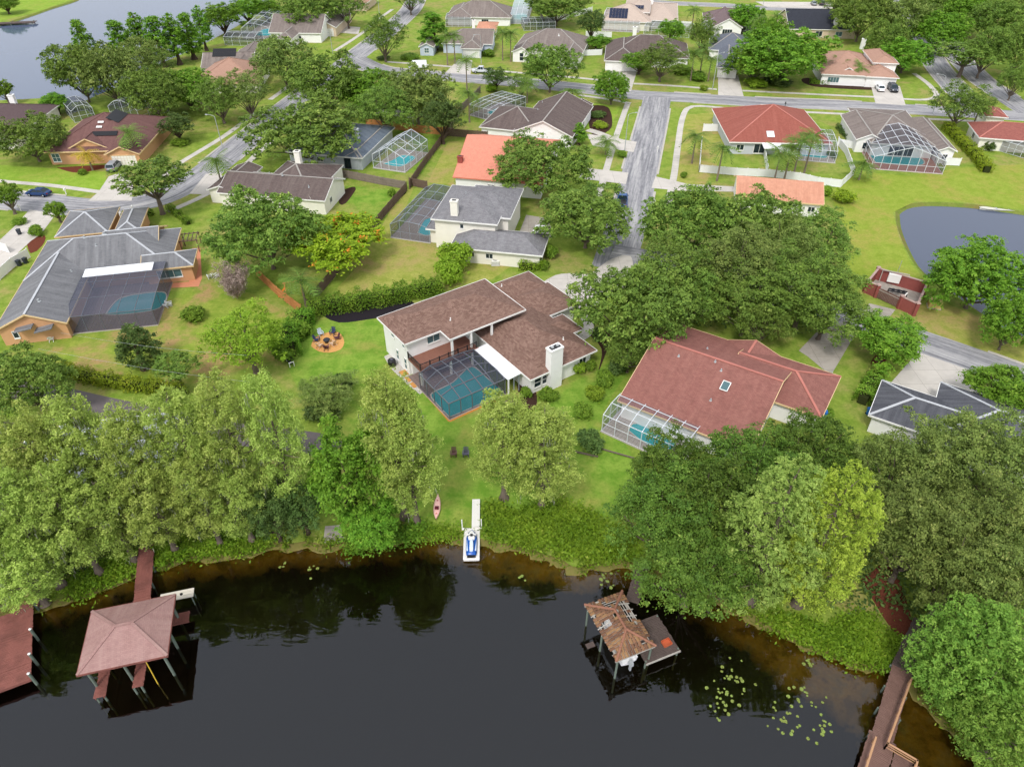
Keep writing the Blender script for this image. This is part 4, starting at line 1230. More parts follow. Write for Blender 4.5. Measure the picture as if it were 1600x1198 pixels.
# ---- orange stucco house, upper left
H = House('orange_stucco_house', 'orange stucco house with brown hip roof and solar collectors', 170, 255, 4, STUCCO_O, REDBR, TRIM_T)
H.roof = shingle('plum_brown_shingle', (118, 86, 82), (100, 72, 70), (140, 104, 96), 0.3, (0.4, 0.18), 0.6, 0.3)
H.block([(90, 220), (220, 237), (249, 188)], 2.9, 0.46, 'x', 'hh', grow=(0, 0, -1.0, 2.0))
H.block([c1(410, 935), c1(700, 918), c1(560, 880)], 3.0, 0.48, 'y', 'gg', 0.35, grow=(0, 0, 0, 6))
H.block([c1(660, 955), c1(880, 948), c1(760, 900)], 2.7, 0.45, 'y', 'gg', 0.35, grow=(0, 0, 1, 6))
H.garage(2, '-y', 0.5, 4.9, 2.2, STUCCO_C)
H.opening(0, '-y', 0.07, 1.5, 1.6, 1.7, 2, 2, GLASS_T, WHITE, 'arched_window'); H.opening(1, '-y', 0.6, 1.5, 2.2, 1.6, 3, 1, GLASS_T)
H.on_roof(*c1(730, 725), 6.0, 2.6, 0.06, 'solar_collector', SOLAR_B); H.on_roof(*c1(655, 835), 5.2, 1.3, 0.06, 'solar_collector', SOLAR_B)
for p in (c1(630, 765), c1(620, 795)): H.on_roof(*p, 1.2, 0.5, 0.12, 'skylight', WHITE)
_, fr = cage_px('white pool cage behind the orange stucco house', c1(700, 740), c1(880, 770), c1(760, 650), 3.0, 4, 3, zx=[0, 1.4, 1.9, 1.4, 0], frame=ALU, scr=SCREEN_M, rail=1)
_, fr = cage_px('low white cage at left behind the orange stucco house', c1(470, 770), c1(600, 745), c1(540, 690), 2.8, 3, 2, zx=[0, 1.0, 1.0, 0], frame=ALU, scr=SCREEN_M, rail=1)

# ---- houses along the far rows
H = House('plum_roof_house', 'house with plum brown hip roof at far left edge', 40, 195, 4, STUCCO_C, shingle('plum_shingle', (110, 92, 92), (94, 78, 80), None, 0, (0.4, 0.18), 0.6, 0.2), WHITE)
H.block([(76, 176), (20, 215), (-60, 215)], 2.8, 0.45, 'x', 'hh', grow=(6, 0, 0, 6))
H.chimney(*c1(85, 640), 1.2, 1.0, 1.6, STUCCO_W)
H.opening(0, '-y', 0.9, 1.4, 1.4, 1.2)
H = House('solar_gable_house', 'white gable house with black solar collector by the lake grass', 326, 105, 5, STUCCO_W, GREYBROWN, WHITE)
H.block([(326, 96), (360, 97), (395, 108)], 2.8, 0.5, 'x', 'gg', 0.3, grow=(0, 0, 0, 3))
H.block([c1(1430, 390), c1(1590, 430), c1(1540, 330)], 3.2, 0.45, 'y', 'gg', 0.3, grow=(0, 1, 0, 4))
H.on_roof(*c1(1400, 330), 6.5, 3.2, 0.06, 'solar_collector', SOLAR_B)
H.opening(1, '-y', 0.6, 1.8, 1.6, 1.0)
_, fr = cage_px('small white cage behind the solar collector house', c1(1405, 285), c1(1597, 290), c1(1500, 255), 2.6, 4, 2, zy=[0, 0.7, 0.3], frame=ALU, scr=SCREEN_M)
H = House('peach_hip_house', 'small peach hip roof among the trees at upper left', 345, 132, 5, STUCCO_C, TANSH, TRIM_T)
H.block([c1(1270, 500), c1(1480, 500), c1(1370, 420)], 2.8, 0.5, 'x', 'hh', grow=(2, 6, 3, 2))
H.opening(0, '-y', 0.5, 1.5, 1.4, 1.2)
H = House('long_brown_house', 'long house with brown roof and tan gabled garage, top left', 421, 62, -3, STUCCO_W, GREYBROWN, WHITE, GREY_RIDGE)
H.block([(421, 50), (478, 52)], 3.0, 0.5, 'x', 'gg', 0.4, grow=(0, 5, 0, 0), ridge=(460, 22))
H.block([c2(480, 155), c2(565, 110), c2(440, 85)], 2.9, 0.5, 'y', 'gg', 0.3, grow=(0, 0, 4, 2), wmat=STUCCO_T)
H.block([c2(130, 235), c2(230, 240), c2(180, 205)], 2.9, 0.5, 'y', 'hh', 0.3, grow=(0, 0, 1, 5))
H.opening(0, '-y', 0.55, 1.6, 2.0, 0.8); H.garage(1, '-y', 0.6, 4.6)
_, fr = cage_px('tall white pool cage at left of the long brown house', c2(-80, 245), c2(90, 245), c2(30, 150), 3.2, 4, 4, zx=[0, 1.6, 1.6, 1.0, 0.3], frame=ALU, scr=SCREEN_W)
pool('small turquoise pool in the tall white cage, top left', fr, [(0.3, 0.2), (0.85, 0.2), (0.85, 0.6), (0.35, 0.6)], PAVER, POOL)
H = House('tan_far_house', 'tan house half hidden by trees at the top edge', 545, 8, -6, STUCCO_T, TANSH, WHITE)
H.block([c2(520, 20), c2(690, 22), c2(600, -20)], 2.8, 0.42, 'x', 'hh', grow=(0, 0, 0, 4)); H.opening(0, '-y', 0.7, 1.4, 1.6, 1.2)
H = House('pale_blue_house', 'pale blue house with grey roof, garage and two palms', 719, 90, -4, plain('pale_blue_stucco', (198, 208, 224), 0.9, 0.1, 0.06), GREYBROWN, WHITE, GREY_RIDGE)
H.block([(690, 68), (770, 69)], 2.9, 0.5, 'x', 'hg', 0.4, ridge=(735, 45))
H.block([(719, 76), (753, 76), (736, 58)], 2.8, 0.5, 'y', 'hh', 0.4, grow=(0, 0, 0, 5))
H.block([c2(1020, 285), c2(1110, 295), c2(1060, 250)], 2.6, 0.45, 'y', 'gg', 0.3, grow=(0, 0, 0, 4))
H.garage(1, '-y', 0.5, 4.9); H.opening(2, '-y', 0.5, 1.5, 1.4, 1.4, 2, 2, GLASS_T); H.opening(0, '-y', 0.42, 1.2, 1.0, 2.1, 1, 1, GLASS, WHITE, 'door')
H = House('orange_hip_house', 'orange hip roof showing behind the pale blue house', 745, 48, -4, STUCCO_W, PEACH, TRIM_T)
H.block([c2(1360, 205), c2(1490, 205), c2(1430, 150)], 2.9, 0.5, 'x', 'hh', grow=(0, 0, 0, 3)); H.chimney(*c2(1358, 170), 1.0, 0.9, 2.0, STUCCO_W)
_, fr = cage_px('grey cage between the pale blue and orange roofs', c2(1185, 170), c2(1340, 170), c2(1270, 135), 2.6, 4, 2, zy=[0, 0.6, 0.2], frame=ALU, scr=SCREEN_M)
H = House('wide_grey_house', 'wide grey roof house at the top edge, left of the pale cage', 697, 34, -5, STUCCO_W, GREYBROWN, WHITE, GREY_RIDGE)
H.block([(697, 26), (790, 28)], 2.8, 0.45, 'x', 'hh', grow=(0, 2, 0, 0), ridge=(745, 1))
H.block([c2(1185, 105), c2(1350, 108), c2(1270, 60)], 2.8, 0.45, 'y', 'hh', grow=(0, 0, 0.5, 6)); H.opening(0, '-y', 0.6, 1.5, 2.4, 1.1, 3)
_, fr = cage_px('pale green-white cage at the top edge by the wooden fence', c3(-10, 150), c3(95, 152), c3(60, 40), 3.0, 3, 4, zy=[0, 0.6, 1.2, 1.4, 0.8], frame=ALU, scr=screen('pale_screen', (190, 206, 210), 0.5))
pool('pale blue pool in the cage at the top edge', fr, [(0.1, 0.2), (0.8, 0.2), (0.8, 0.5), (0.1, 0.5)], PAVER, POOL)
H = House('taupe_roof_house', 'white house with taupe hip roof and arched entry, far row', 800, 92, -12, STUCCO_W, GREYBROWN, WHITE, GREY_RIDGE)
H.block([(805, 72), (912, 80)], 2.9, 0.45, 'x', 'hh', ridge=(862, 45))
H.block([c3(0, 320), c3(120, 330), c3(60, 280)], 2.9, 0.45, 'y', 'gg', 0.3, grow=(0, 0, 0, 5))
H.block([c3(270, 365), c3(425, 360), c3(400, 300)], 2.8, 0.42, 'y', 'hh', 0.4, grow=(0, 0, 0, 6))
H.opening(1, '-y', 0.5, 1.5, 1.2, 2.2, 1, 2); H.opening(2, '-y', 0.5, 1.5, 1.6, 1.2); H.vent(*c3(292, 225), r=.16, h=.5, mat=WHITE)
_, fr = cage_px('low white cage behind the taupe roofed house', c3(75, 195), c3(270, 190), c3(170, 160), 2.6, 5, 2, zy=[0, 0.5, 0.2], frame=ALU, scr=SCREEN_M)
H = House('garage_brown_house', 'brown roofed house with wide white garage above the junction', 944, 112, -8, STUCCO_W, DBROWN, WHITE, GREY_RIDGE)
H.block([(950, 86), (1078, 92)], 2.9, 0.45, 'x', 'hh', ridge=(1020, 55))
H.block([(944, 95), (1001, 97), (979, 74)], 2.8, 0.46, 'y', 'hh', 0.4, grow=(0, 0, 0, 7))
H.garage(1, '-y', 0.5, 5.4, 2.3); H.chimney(*c3(765, 205), 1.2, 1.0, 1.6, STUCCO_W); H.opening(0, '-y', 0.75, 1.5, 2.0, 1.2)
_, fr = cage_px('long white cage behind the brown garage house', c3(820, 215), c3(1100, 240), c3(950, 190), 2.6, 6, 2, zy=[0, 0.4, 0.2], frame=ALU, scr=SCREEN_W)
H = House('solar_panel_house', 'beige two-level house covered in blue solar panels, top row', 944, 50, -10, STUCCO_C, shingle('beige_shingle', (196, 178, 164), (180, 162, 150), None, 0, (0.4, 0.18), 0.5, 0.15), WHITE)
H.block([c3(560, 130), c3(870, 140)], 2.9, 0.5, 'x', 'hh', ridge=c3(720, 15))
H.block([c3(870, 120), c3(1035, 95), c3(940, 30)], 2.9, 0.42, 'x', 'hh', grow=(2, 0, 2, 4))
H.block([c3(700, 70), c3(860, 80), c3(800, 5)], 4.6, 0.4, 'x', 'hh', grow=(0, 0, 0, 3))
H.solar(*c3(665, 85), 6, 3); H.solar(*c3(785, 45), 4, 1); H.chimney(*c3(870, 30), 1.2, 1.0, 1.6, STUCCO_W)
H.opening(2, '-y', 0.3, 4.0, 1.2, 0.9, 2, 1, GLASS_T); H.opening(1, '-y', 0.7, 1.5, 1.4, 1.2)
_, fr = cage_px('white cage with blue pool in front of the solar panel house', c3(560, 195), c3(790, 205), c3(700, 130), 2.8, 6, 2, zy=[0, 1.2, 1.2], frame=ALU, scr=SCREEN_W, open_sides='+y')
pool('narrow blue pool in the cage of the solar panel house', fr, [(0.05, 0.15), (0.8, 0.15), (0.8, 0.55), (0.05, 0.55)], PAVER, POOL)
H = House('mauve_roof_house', 'house with mauve brown roof and white double gable, top row', 1130, 50, -9, STUCCO_W, shingle('mauve_shingle', (128, 110, 110), (110, 94, 96), None, 0, (0.4, 0.18), 0.5, 0.2), WHITE)
H.block([c3(1200, 130), c3(1585, 140)], 2.9, 0.45, 'x', 'hh', ridge=c3(1400, 55))
H.block([c3(1255, 165), c3(1440, 175), c3(1350, 110)], 3.2, 0.55, 'y', 'gg', 0.3, grow=(0, 0, 0, 4))
H.opening(1, '-y', 0.5, 1.6, 3.2, 1.8, 4)
_, fr = cage_px('dark gabled cage in front of the mauve roofed house', c3(1270, 235), c3(1500, 215), c3(1390, 175), 2.4, 5, 2, zx=[0, 0.8, 1.6, 0.8, 0.2, 0], frame=ALU, scr=SCREEN_M, open_sides='+y')
H = House('slate_garage_house', 'slate roofed house with white garage at the end of a drive', 1122, 118, -14, STUCCO_W, shingle('slate_shingle', (112, 116, 126), (96, 100, 110), None, 0, (0.4, 0.18), 0.5, 0.2), WHITE, GREY_RIDGE)
H.block([c3(1225, 305), c3(1440, 300), c3(1345, 250)], 2.9, 0.5, 'x', 'hh', grow=(0, 3, 1, 4))
H.block([c3(1280, 418), c3(1412, 430), c3(1390, 320)], 2.8, 0.42, 'y', 'hg', 0.35, grow=(0, 0, 0, 2))
H.garage(1, '-y', 0.5, 4.9, 2.2)
H = House('black_roof_house', 'tan house with black gable roof and white chimney, top right', 1272, 60, -4, STUCCO_T, CHAR, WHITE)
H.block([(1262, 46), (1340, 47)], 2.8, 0.42, 'x', 'gg', 0.3, grow=(6, 0, 0, 0), ridge=(1300, 15)); H.chimney(*c4(420, 150), 1.1, 1.6, 2.0, STUCCO_W)
H.opening(0, '-y', 0.45, 1.4, 2.2, 1.6, 2, 1, GLASS); H.opening(0, '-y', 0.75, 1.4, 2.2, 1.4, 2, 1, GLASS_T)
H = House('tan_roof_house', 'white house with pinkish tan roof, arched porch and garage', 1360, 130, -10, STUCCO_W, TANSH, WHITE)
H.block([(1281, 112), (1353, 119)], 2.9, 0.42, 'x', 'hh', grow=(0, 5, 0, 0), ridge=(1335, 71))
H.block([(1353, 120), (1404, 121), (1380, 104)], 2.8, 0.42, 'y', 'hh', 0.4, grow=(0, 0, 0, 4))
H.block([(1364, 98), (1405, 100), (1385, 84)], 4.9, 0.40, 'y', 'hh', 0.4, grow=(0, 0, 0, 3))
H.block([c4(455, 445), c4(550, 450), c4(500, 415)], 3.2, 0.5, 'y', 'gg', 0.3, grow=(0, 0, 0, 5))
H.garage(1, '-y', 0.5, 4.9, 2.2); H.chimney(*c4(590, 285), 1.2, 1.0, 1.8, STUCCO_W); H.opening(0, '-y', 0.2, 1.4, 3.0, 1.4, 4, 1, GLASS_T); H.opening(3, '-y', 0.5, 1.3, 1.3, 2.4, 1, 1, GLASS, WHITE, 'door')
H = House('red_hip_house', 'white house with red hip roof and white vinyl fence', 1144, 238, -3, STUCCO_G, shingle('brick_red_shingle', (156, 92, 80), (136, 76, 66), (176, 114, 100), 0.3, (0.35, 0.16), 0.5, 0.15), WHITE, RED_RIDGE)
H.block([(1140, 222), (1296, 219), (1129, 170)], 2.8, 0.42, 'x', 'hh')
H.block([c4(-110, 720), c4(60, 735), c4(-40, 690)], 2.8, 0.42, 'y', 'hh', grow=(0, 0, 2, 3))
H.opening(0, '-y', 0.1, 1.5, 1.6, 1.2); H.opening(0, '-y', 0.3, 1.3, 2.4, 2.0, 2, 1, GLASS, WHITE, 'sliding_door')
H.on_roof(*c4(15, 840), 1.6, 1.8, 0.12, 'skylight', SHEDW)
bq = H.b[0]
MB().hexa([(bq['x0'] + 7, bq['y0'] - 2.4, 2.3), (bq['x0'] + 11, bq['y0'] - 2.4, 2.3), (bq['x0'] + 11, bq['y0'] + 0.1, 2.6), (bq['x0'] + 7, bq['y0'] + 0.1, 2.6), (bq['x0'] + 7, bq['y0'] - 2.4, 2.42), (bq['x0'] + 11, bq['y0'] - 2.4, 2.42), (bq['x0'] + 11, bq['y0'] + 0.1, 2.72), (bq['x0'] + 7, bq['y0'] + 0.1, 2.72)]).build('pan_roof', SHEDW, H.root)
_, fr = cage_px('white cage behind the palms of the red hip roofed house', c4(180, 1000), c4(415, 1020), c4(340, 890), 2.6, 5, 3, zy=[0, 0.7, 0.7, 0.3], frame=ALU, scr=SCREEN_W)
pool('green pool behind the palms by the white fence', fr, [(0.1, 0.2), (0.8, 0.2), (0.8, 0.6), (0.1, 0.6)], PAVER, POOL_D)
H = House('grey_gable_house', 'white house with grey gable roofs above the pond lawn', 1340, 243, -9, STUCCO_W, GREYBROWN, WHITE, GREY_RIDGE)
H.block([(1318, 184), (1338, 218), (1378, 214)], 2.9, 0.45, 'y', 'gg', 0.35, grow=(0, 0, 0, 2))
H.block([c4(715, 870), c4(1050, 915)], 2.9, 0.36, 'x', 'hh', 0.4, grow=(3, 0, 0, 0), ridge=(1390, 166))
H.block([c4(1050, 925), c4(1182, 945), c4(990, 740)], 2.9, 0.45, 'y', 'gh', 0.35, grow=(0, 0, 0, 0))
H.opening(0, '-y', 0.5, 1.5, 2.4, 1.4, 3); H.opening(2, '-y', 0.5, 1.5, 1.0, 1.0); H.opening(1, '-y', 0.5, 1.3, 5.0, 2.0, 5, 1, GLASS, WHITE, 'sliding_door')
_, fr = cage_px('white gabled pool cage facing the pond lawn', c4(640, 1055), c4(1085, 1088), c4(1050, 930), 2.7, 8, 4, zx=[0, 0.6, 1.3, 1.9, 2.4, 1.9, 1.3, 0.6, 0], frame=ALU, scr=SCREEN_M, open_sides='+y', barw=0.07)
pool('turquoise pool in the gabled cage facing the pond lawn', fr, [(0.12, 0.25), (0.5, 0.22), (0.8, 0.3), (0.82, 0.55), (0.5, 0.6), (0.12, 0.6)], plain('brick_pavers', (176, 128, 116), 0.9, 0.1, 0.2, 4.0), POOL_D)
H = House('russet_roof_house', 'cream house with russet roof and lanai at the right edge', 1538, 230, -14, STUCCO_C, REDBR, WHITE, RED_RIDGE)
H.block([(1512, 191), (1538, 211), (1620, 222)], 2.8, 0.42, 'x', 'hh', grow=(0, 6, 0, 0))
H.block([c4(1350, 715), c4(1500, 735), c4(1440, 700)], 2.8, 0.42, 'y', 'hh', grow=(0, 0, 0, 3))
H.opening(0, '-x', 0.5, 1.5, 1.4, 1.2)
_, fr = cage_px('dark lanai with white frame under the russet roof', c4(1440, 945), c4(1660, 1010), c4(1500, 880), 2.4, 5, 2, zy=[0, 0.3, 0.5], frame=ALU, scr=SCREEN_D, open_sides='+y')
H = House('peach_tile_house', 'peach tiled house half hidden by the oaks near the white fence', 1149, 312, -12, STUCCO_W, PEACH, TRIM_T)
H.block([(1147, 274), (1149, 298), (1284, 308)], 2.8, 0.40, 'x', 'gg', 0.4, grow=(0, 0, 3, 0), caps=False)
H.opening(0, '-y', 0.9, 1.5, 1.2, 1.0); H.opening(0, '-x', 0.5, 1.5, 1.2, 1.0)
H = House('lakeside_house', 'pale grey roofed house hidden under the cypress canopy at left', 150, 760, 10, STUCCO_W, shingle('pale_grey_shingle', (176, 180, 184), (160, 164, 168), (214, 216, 216), 0.5, (0.4, 0.18), 0.4, 0.2), WHITE)
H.block([(60, 735), (250, 745), (215, 650)], 3.0, 0.36, 'x', 'hh', 0.5)
H.opening(0, '-y', 0.3, 1.5, 2.0, 1.4, 2); H.opening(0, '-y', 0.7, 1.5, 2.0, 1.4, 2)
H.on_roof(45, 693, 0.9, 0.9, 0.1, 'skylight', GLASS_T, WHITE)

# ================================================================== FENCES
FW_OLD = wood('weathered_fence', (134, 112, 98), (108, 90, 80), 0.4)
FW_NEW = wood('cedar_fence', (206, 146, 92), (186, 126, 78), 0.2)
FW_GREY = wood('grey_fence', (160, 146, 134), (130, 118, 108), 0.4)
VINYL = plain('white_vinyl', (238, 238, 238), 0.5, 0.3, 0.03)
fence('long weathered brown fence dividing the dry lawn from the orange-flowered tree', [(482, 482), (520, 437), (560, 390), (600, 340), (636, 298)], 1.8, FW_OLD, name='wood_fence')
fence('bright cedar fence left of the hedge', [(402, 432), (436, 464), (473, 492)], 1.8, FW_NEW, name='wood_fence')
fence('brown fence between the pool lawn and the dry lawn', [(640, 296), (662, 262), (696, 216), (708, 204)], 1.8, FW_OLD, name='wood_fence')
fence('short brown fence in front of the salmon roofed house', [(640, 290), (668, 296)], 1.7, FW_OLD, name='wood_fence')
fence('grey weathered fence below the white gabled cage', [(505, 272), (560, 282), (600, 290), (634, 296)], 1.7, FW_GREY, name='wood_fence')
fence('orange cedar fence behind the white gabled cage', [c2(690, 790), c2(900, 815), c2(1010, 830), c2(1190, 845)], 1.8, FW_NEW, name='wood_fence')
fence('dark brown fence behind the salmon roofed house', [c2(1195, 850), c2(1445, 870)], 1.8, FW_OLD, name='wood_fence')
fence('old fence running up to the far street', [c2(1195, 830), c2(1290, 690), c2(1400, 580)], 1.8, FW_GREY, name='wood_fence')
fence('white vinyl fence around the palm lawn', [c4(-30, 945), c4(-8, 1085)], 1.6, VINYL, 'vinyl', 'vinyl_fence')
fence('long white vinyl fence curving round the palm lawn', [c3(1165, 1075), c3(1395, 1095), c4(0, 1105), c4(190, 1125), c4(310, 1155), c4(450, 1170), c4(530, 1095), c4(480, 960), c4(430, 900)], 1.6, VINYL, 'vinyl', 'vinyl_fence')
fence('white vinyl fence upright beside the palm lawn', [c3(1165, 1075), c3(1180, 900)], 1.6, VINYL, 'vinyl', 'vinyl_fence')
fence('short white vinyl fence joining the red hip roofed house', [c3(1190, 820), c3(1350, 820)], 1.7, VINYL, 'vinyl', 'vinyl_fence')
fence('white vinyl fence between the grey gable house and its neighbour', [c4(430, 910), c4(560, 935)], 1.6, VINYL, 'vinyl', 'vinyl_fence')
fence('short white vinyl fence right of the gabled cage', [c4(1095, 1030), c4(1190, 1035)], 1.6, VINYL, 'vinyl', 'vinyl_fence')
fence('white vinyl fence at far left beside the drive', [c5(0, 670), c5(90, 590), c5(190, 530)], 1.7, VINYL, 'vinyl', 'vinyl_fence')
fence('white vinyl fence behind the taupe and brown roofs', [c3(440, 350), c3(560, 345)], 1.7, VINYL, 'vinyl', 'vinyl_fence')
fence('white vinyl fence by the solar panel house', [c3(460, 230), c3(620, 235)], 1.7, VINYL, 'vinyl', 'vinyl_fence')
fence('white vinyl fence top row beside the lawn', [c3(1015, 165), c3(1115, 170)], 1.7, VINYL, 'vinyl', 'vinyl_fence')
fence('white vinyl fence slanting across the top lawn', [c3(205, 150), c3(360, 115), c3(500, 75)], 1.7, VINYL, 'vinyl', 'vinyl_fence')
fence('beige fence at the top edge beside the pale cage', [c3(200, 150), c3(165, 75), c3(140, 10)], 1.7, FW_GREY, name='wood_fence')
fence('white vinyl fence left of the driveway near the hedge', [c5(0, 480), c5(60, 500)], 1.6, VINYL, 'vinyl', 'vinyl_fence')

# ================================================================== TREES AND PLANTS
def leaf_mesh(name, c, n, size, tint, mat, wide=0.55, bend=0.25):
    """many leaf-sized faces: c centres, n facings, size half-lengths"""
    N = len(c)
    n = n / (np.linalg.norm(n, axis=1, keepdims=True) + 1e-9)
    r = rng.normal(size=(N, 3))
    t = np.cross(n, r); t /= (np.linalg.norm(t, axis=1, keepdims=True) + 1e-9)
    b = np.cross(n, t)
    s = size[:, None]
    v = np.empty((N, 4, 3), dtype=np.float32)
    v[:, 0] = c - t * s
    v[:, 1] = c - b * s * wide + n * s * bend * 0.4
    v[:, 2] = c + t * s - n * s * bend
    v[:, 3] = c + b * s * wide + n * s * bend * 0.4
    me = bpy.data.meshes.new(name)
    me.vertices.add(N * 4); me.loops.add(N * 4); me.polygons.add(N)
    me.vertices.foreach_set('co', v.reshape(-1))
    me.loops.foreach_set('vertex_index', np.arange(N * 4, dtype=np.int32))
    me.polygons.foreach_set('loop_start', np.arange(0, N * 4, 4, dtype=np.int32))
    me.polygons.foreach_set('loop_total', np.full(N, 4, dtype=np.int32))
    at = me.attributes.new('tint', 'FLOAT', 'POINT')
    at.data.foreach_set('value', np.repeat(np.clip(tint, 0, 1), 4).astype(np.float32))
    me.materials.append(mat)
    me.update()
    me.validate()
    return me
def cloud(cen, rad, count, leafsize, up=0.35, squash=0.85, droop=0.0, inner=0.10, rand_n=0.8, shellw=0.22, spray=(0.30, 0.10, 22), nup=0.9):
    """leaves in small sprays set on the outside of overlapping clumps, with gaps between the sprays"""
    cen = np.asarray(cen, float); rad = np.asarray(rad, float)
    sh_, sv_, per = spray
    w = rad ** 2; w /= w.sum()
    ns = int(count / per * 2.4)
    k = rng.choice(len(cen), size=ns, p=w)
    d = rng.normal(size=(ns, 3)); d[:, 2] += up
    d /= np.linalg.norm(d, axis=1, keepdims=True)
    rr = rad[k] * (1.02 - shellw * rng.random(ns) ** 1.5)
    inn = rng.random(ns) < inner
    rr[inn] *= rng.random(inn.sum()) * 0.5 + 0.35
    p = cen[k] + d * rr[:, None] * np.array([1, 1, squash])
    p[:, 2] -= droop * rng.random(ns) * rad[k]
    bad = np.full(ns, False)
    for j in range(len(cen)):
        q = (p - cen[j]) / (rad[j] * np.array([1, 1, squash]))
        bad |= (np.einsum('ij,ij->i', q, q) < 0.80 ** 2) & (k != j)
    keep = np.flatnonzero(~bad)[:int(count / per)]
    p, d, k = p[keep], d[keep], k[keep]
    n0 = len(p); reps = max(1, int(count / max(1, n0)))
    sc = 0.6 + 0.8 * rng.random(n0)
    idx = np.repeat(np.arange(n0), reps)
    off = rng.normal(size=(len(idx), 3)) * np.array([sh_, sh_, sv_]) * sc[idx][:, None]
    # the edge of a spray hangs a little
    off[:, 2] -= 0.35 * (off[:, 0] ** 2 + off[:, 1] ** 2) / (sh_ + 1e-6) * 0.5
    P_ = p[idx] + off
    ctint = rng.random(len(cen)); stint = rng.random(n0)
    tint = 0.18 * ctint[k][idx] + 0.37 * stint[idx] + 0.45 * rng.beta(1.6, 2.0, size=len(idx))
    n = d[idx] * 0.6 + rng.normal(size=P_.shape) * rand_n * 0.6
    n[:, 2] += nup
    size = leafsize * (0.65 + 0.7 * rng.random(len(P_)))
    return P_, n, size, tint
def limbs(b, fork, targets, r0, n=6, sag=0.1):
    for t in targets:
        t = Vector(t); f = Vector(fork)
        m = f.lerp(t, 0.5) + Vector((random.uniform(-.4, .4), random.uniform(-.4, .4), random.uniform(-0.3, 0.6)))
        b.tube([f, f.lerp(m, 0.5), m, t], [r0, r0 * 0.7, r0 * 0.5, r0 * 0.18], n, cap=False)

PROTO = {}
def proto(kind, crown, trunk, R0, H0, bark, extra=None):
    PROTO.setdefault(kind, []).append((crown, trunk, R0, H0, bark, extra))

OAK = leaf('oak_leaves', (66, 100, 38), (130, 158, 66), (188, 202, 110), 0.24)
OLIVE = leaf('olive_oak_leaves', (78, 104, 44), (138, 158, 78), (200, 204, 122), 0.22)
DARKL = leaf('dark_leaves', (62, 90, 44), (104, 130, 64), (146, 162, 92))
CYP = leaf('cypress_leaves', (120, 150, 64), (186, 206, 102), (222, 230, 144), 0.36)
CYPY = leaf('gold_cypress_leaves', (128, 162, 54), (186, 210, 80), (220, 230, 112), 0.34)
CYPD = leaf('cypress_green_leaves', (116, 158, 70), (178, 208, 104), (214, 228, 138), 0.34)
BRIGHT = leaf('bright_leaves', (74, 124, 34), (128, 172, 54), (180, 206, 84), 0.3)
LIME = leaf('lime_leaves', (110, 148, 34), (156, 186, 60), (190, 204, 90), 0.35)
FLAME = leaf('flame_tree_leaves', (118, 164, 34), (172, 206, 56), (208, 218, 84), 0.35)
HEDGE = leaf('hedge_leaves', (80, 118, 34), (132, 166, 54), (174, 192, 80), 0.3)
HEDGE_Y = leaf('yellow_hedge_leaves', (104, 132, 30), (160, 180, 50), (206, 206, 70), 0.3)
REEDS = leaf('reed_leaves', (82, 120, 24), (134, 164, 44), (176, 190, 78), 0.35)
TWIGS = leaf('bare_twigs', (128, 110, 102), (170, 150, 140), (190, 172, 160), 0.0)
MOSS = leaf('spanish_moss', (128, 132, 108), (160, 164, 138), (182, 184, 160), 0.3)
PALML = leaf('palm_leaves', (74, 112, 44), (122, 150, 66), (164, 176, 90), 0.3)
PALMY = leaf('yellow_palm_leaves', (150, 140, 40), (206, 176, 60), (222, 190, 90), 0.3)

def broad(kind, leafmat, R0, H0, nclump, count, ls, bark, base=0.30, lobes=1.0, flat=0.78, up=0.45, trunk_r=0.32, open_=0.0, rmin=0.115, rmax=0.20):
    """spreading crown on a forked trunk"""
    cen, rad = [], []
    zc = H0 * (base + 1) / 2; hz = H0 * (1 - base) / 2
    ph = random.uniform(0, 6.28)
    for i in range(nclump):                       # boughs spread evenly over the crown, each a clump standing proud of the gaps
        sz = 0.99 - 1.50 * (i + 0.5) / nclump
        a = i * 2.39996 + ph + random.uniform(-.25, .25); ce = math.sqrt(max(0.0, 1 - sz * sz))
        q = random.uniform(0.60, 0.96) * (1 + 0.16 * math.sin(3 * a + ph) * lobes + 0.08 * math.sin(5 * a + 2 * ph))
        r = R0 * random.uniform(rmin, rmax)
        cen.append((math.cos(a) * ce * R0 * q, math.sin(a) * ce * R0 * q, zc + sz * hz * q * random.uniform(0.85, 1.08))); rad.append(r)
    for i in range(max(4, nclump // 8)):
        a = random.uniform(0, 2 * math.pi); q = random.uniform(0, .4)
        cen.append((math.cos(a) * R0 * q, math.sin(a) * R0 * q, zc + hz * random.uniform(-0.4, 0.25))); rad.append(R0 * 0.24)
    sg = R0 / 6.5
    p, n, s, t = cloud(cen, rad, count, ls, up, flat, spray=(0.30 * sg ** 0.5, 0.11, 22))
    crown = leaf_mesh(kind + '_crown', p, n, s, t, leafmat)
    b = MB()
    fz = H0 * base * 0.75
    b.tube([(0, 0, -0.15), (0, 0, 0.25), (random.uniform(-.15, .15), random.uniform(-.15, .15), fz * 0.6), (0.1, 0, fz)], [trunk_r * 1.7, trunk_r * 1.15, trunk_r, trunk_r * 0.85], 9, cap=False)
    tg = [c for c in cen]; random.shuffle(tg)
    limbs(b, (0.1, 0, fz * 0.95), tg[:16], trunk_r * 0.55)
    o = b.build(kind + '_trunk', bark); tm = o.data; bpy.data.objects.remove(o)
    proto(kind, crown, tm, R0, H0, bark)
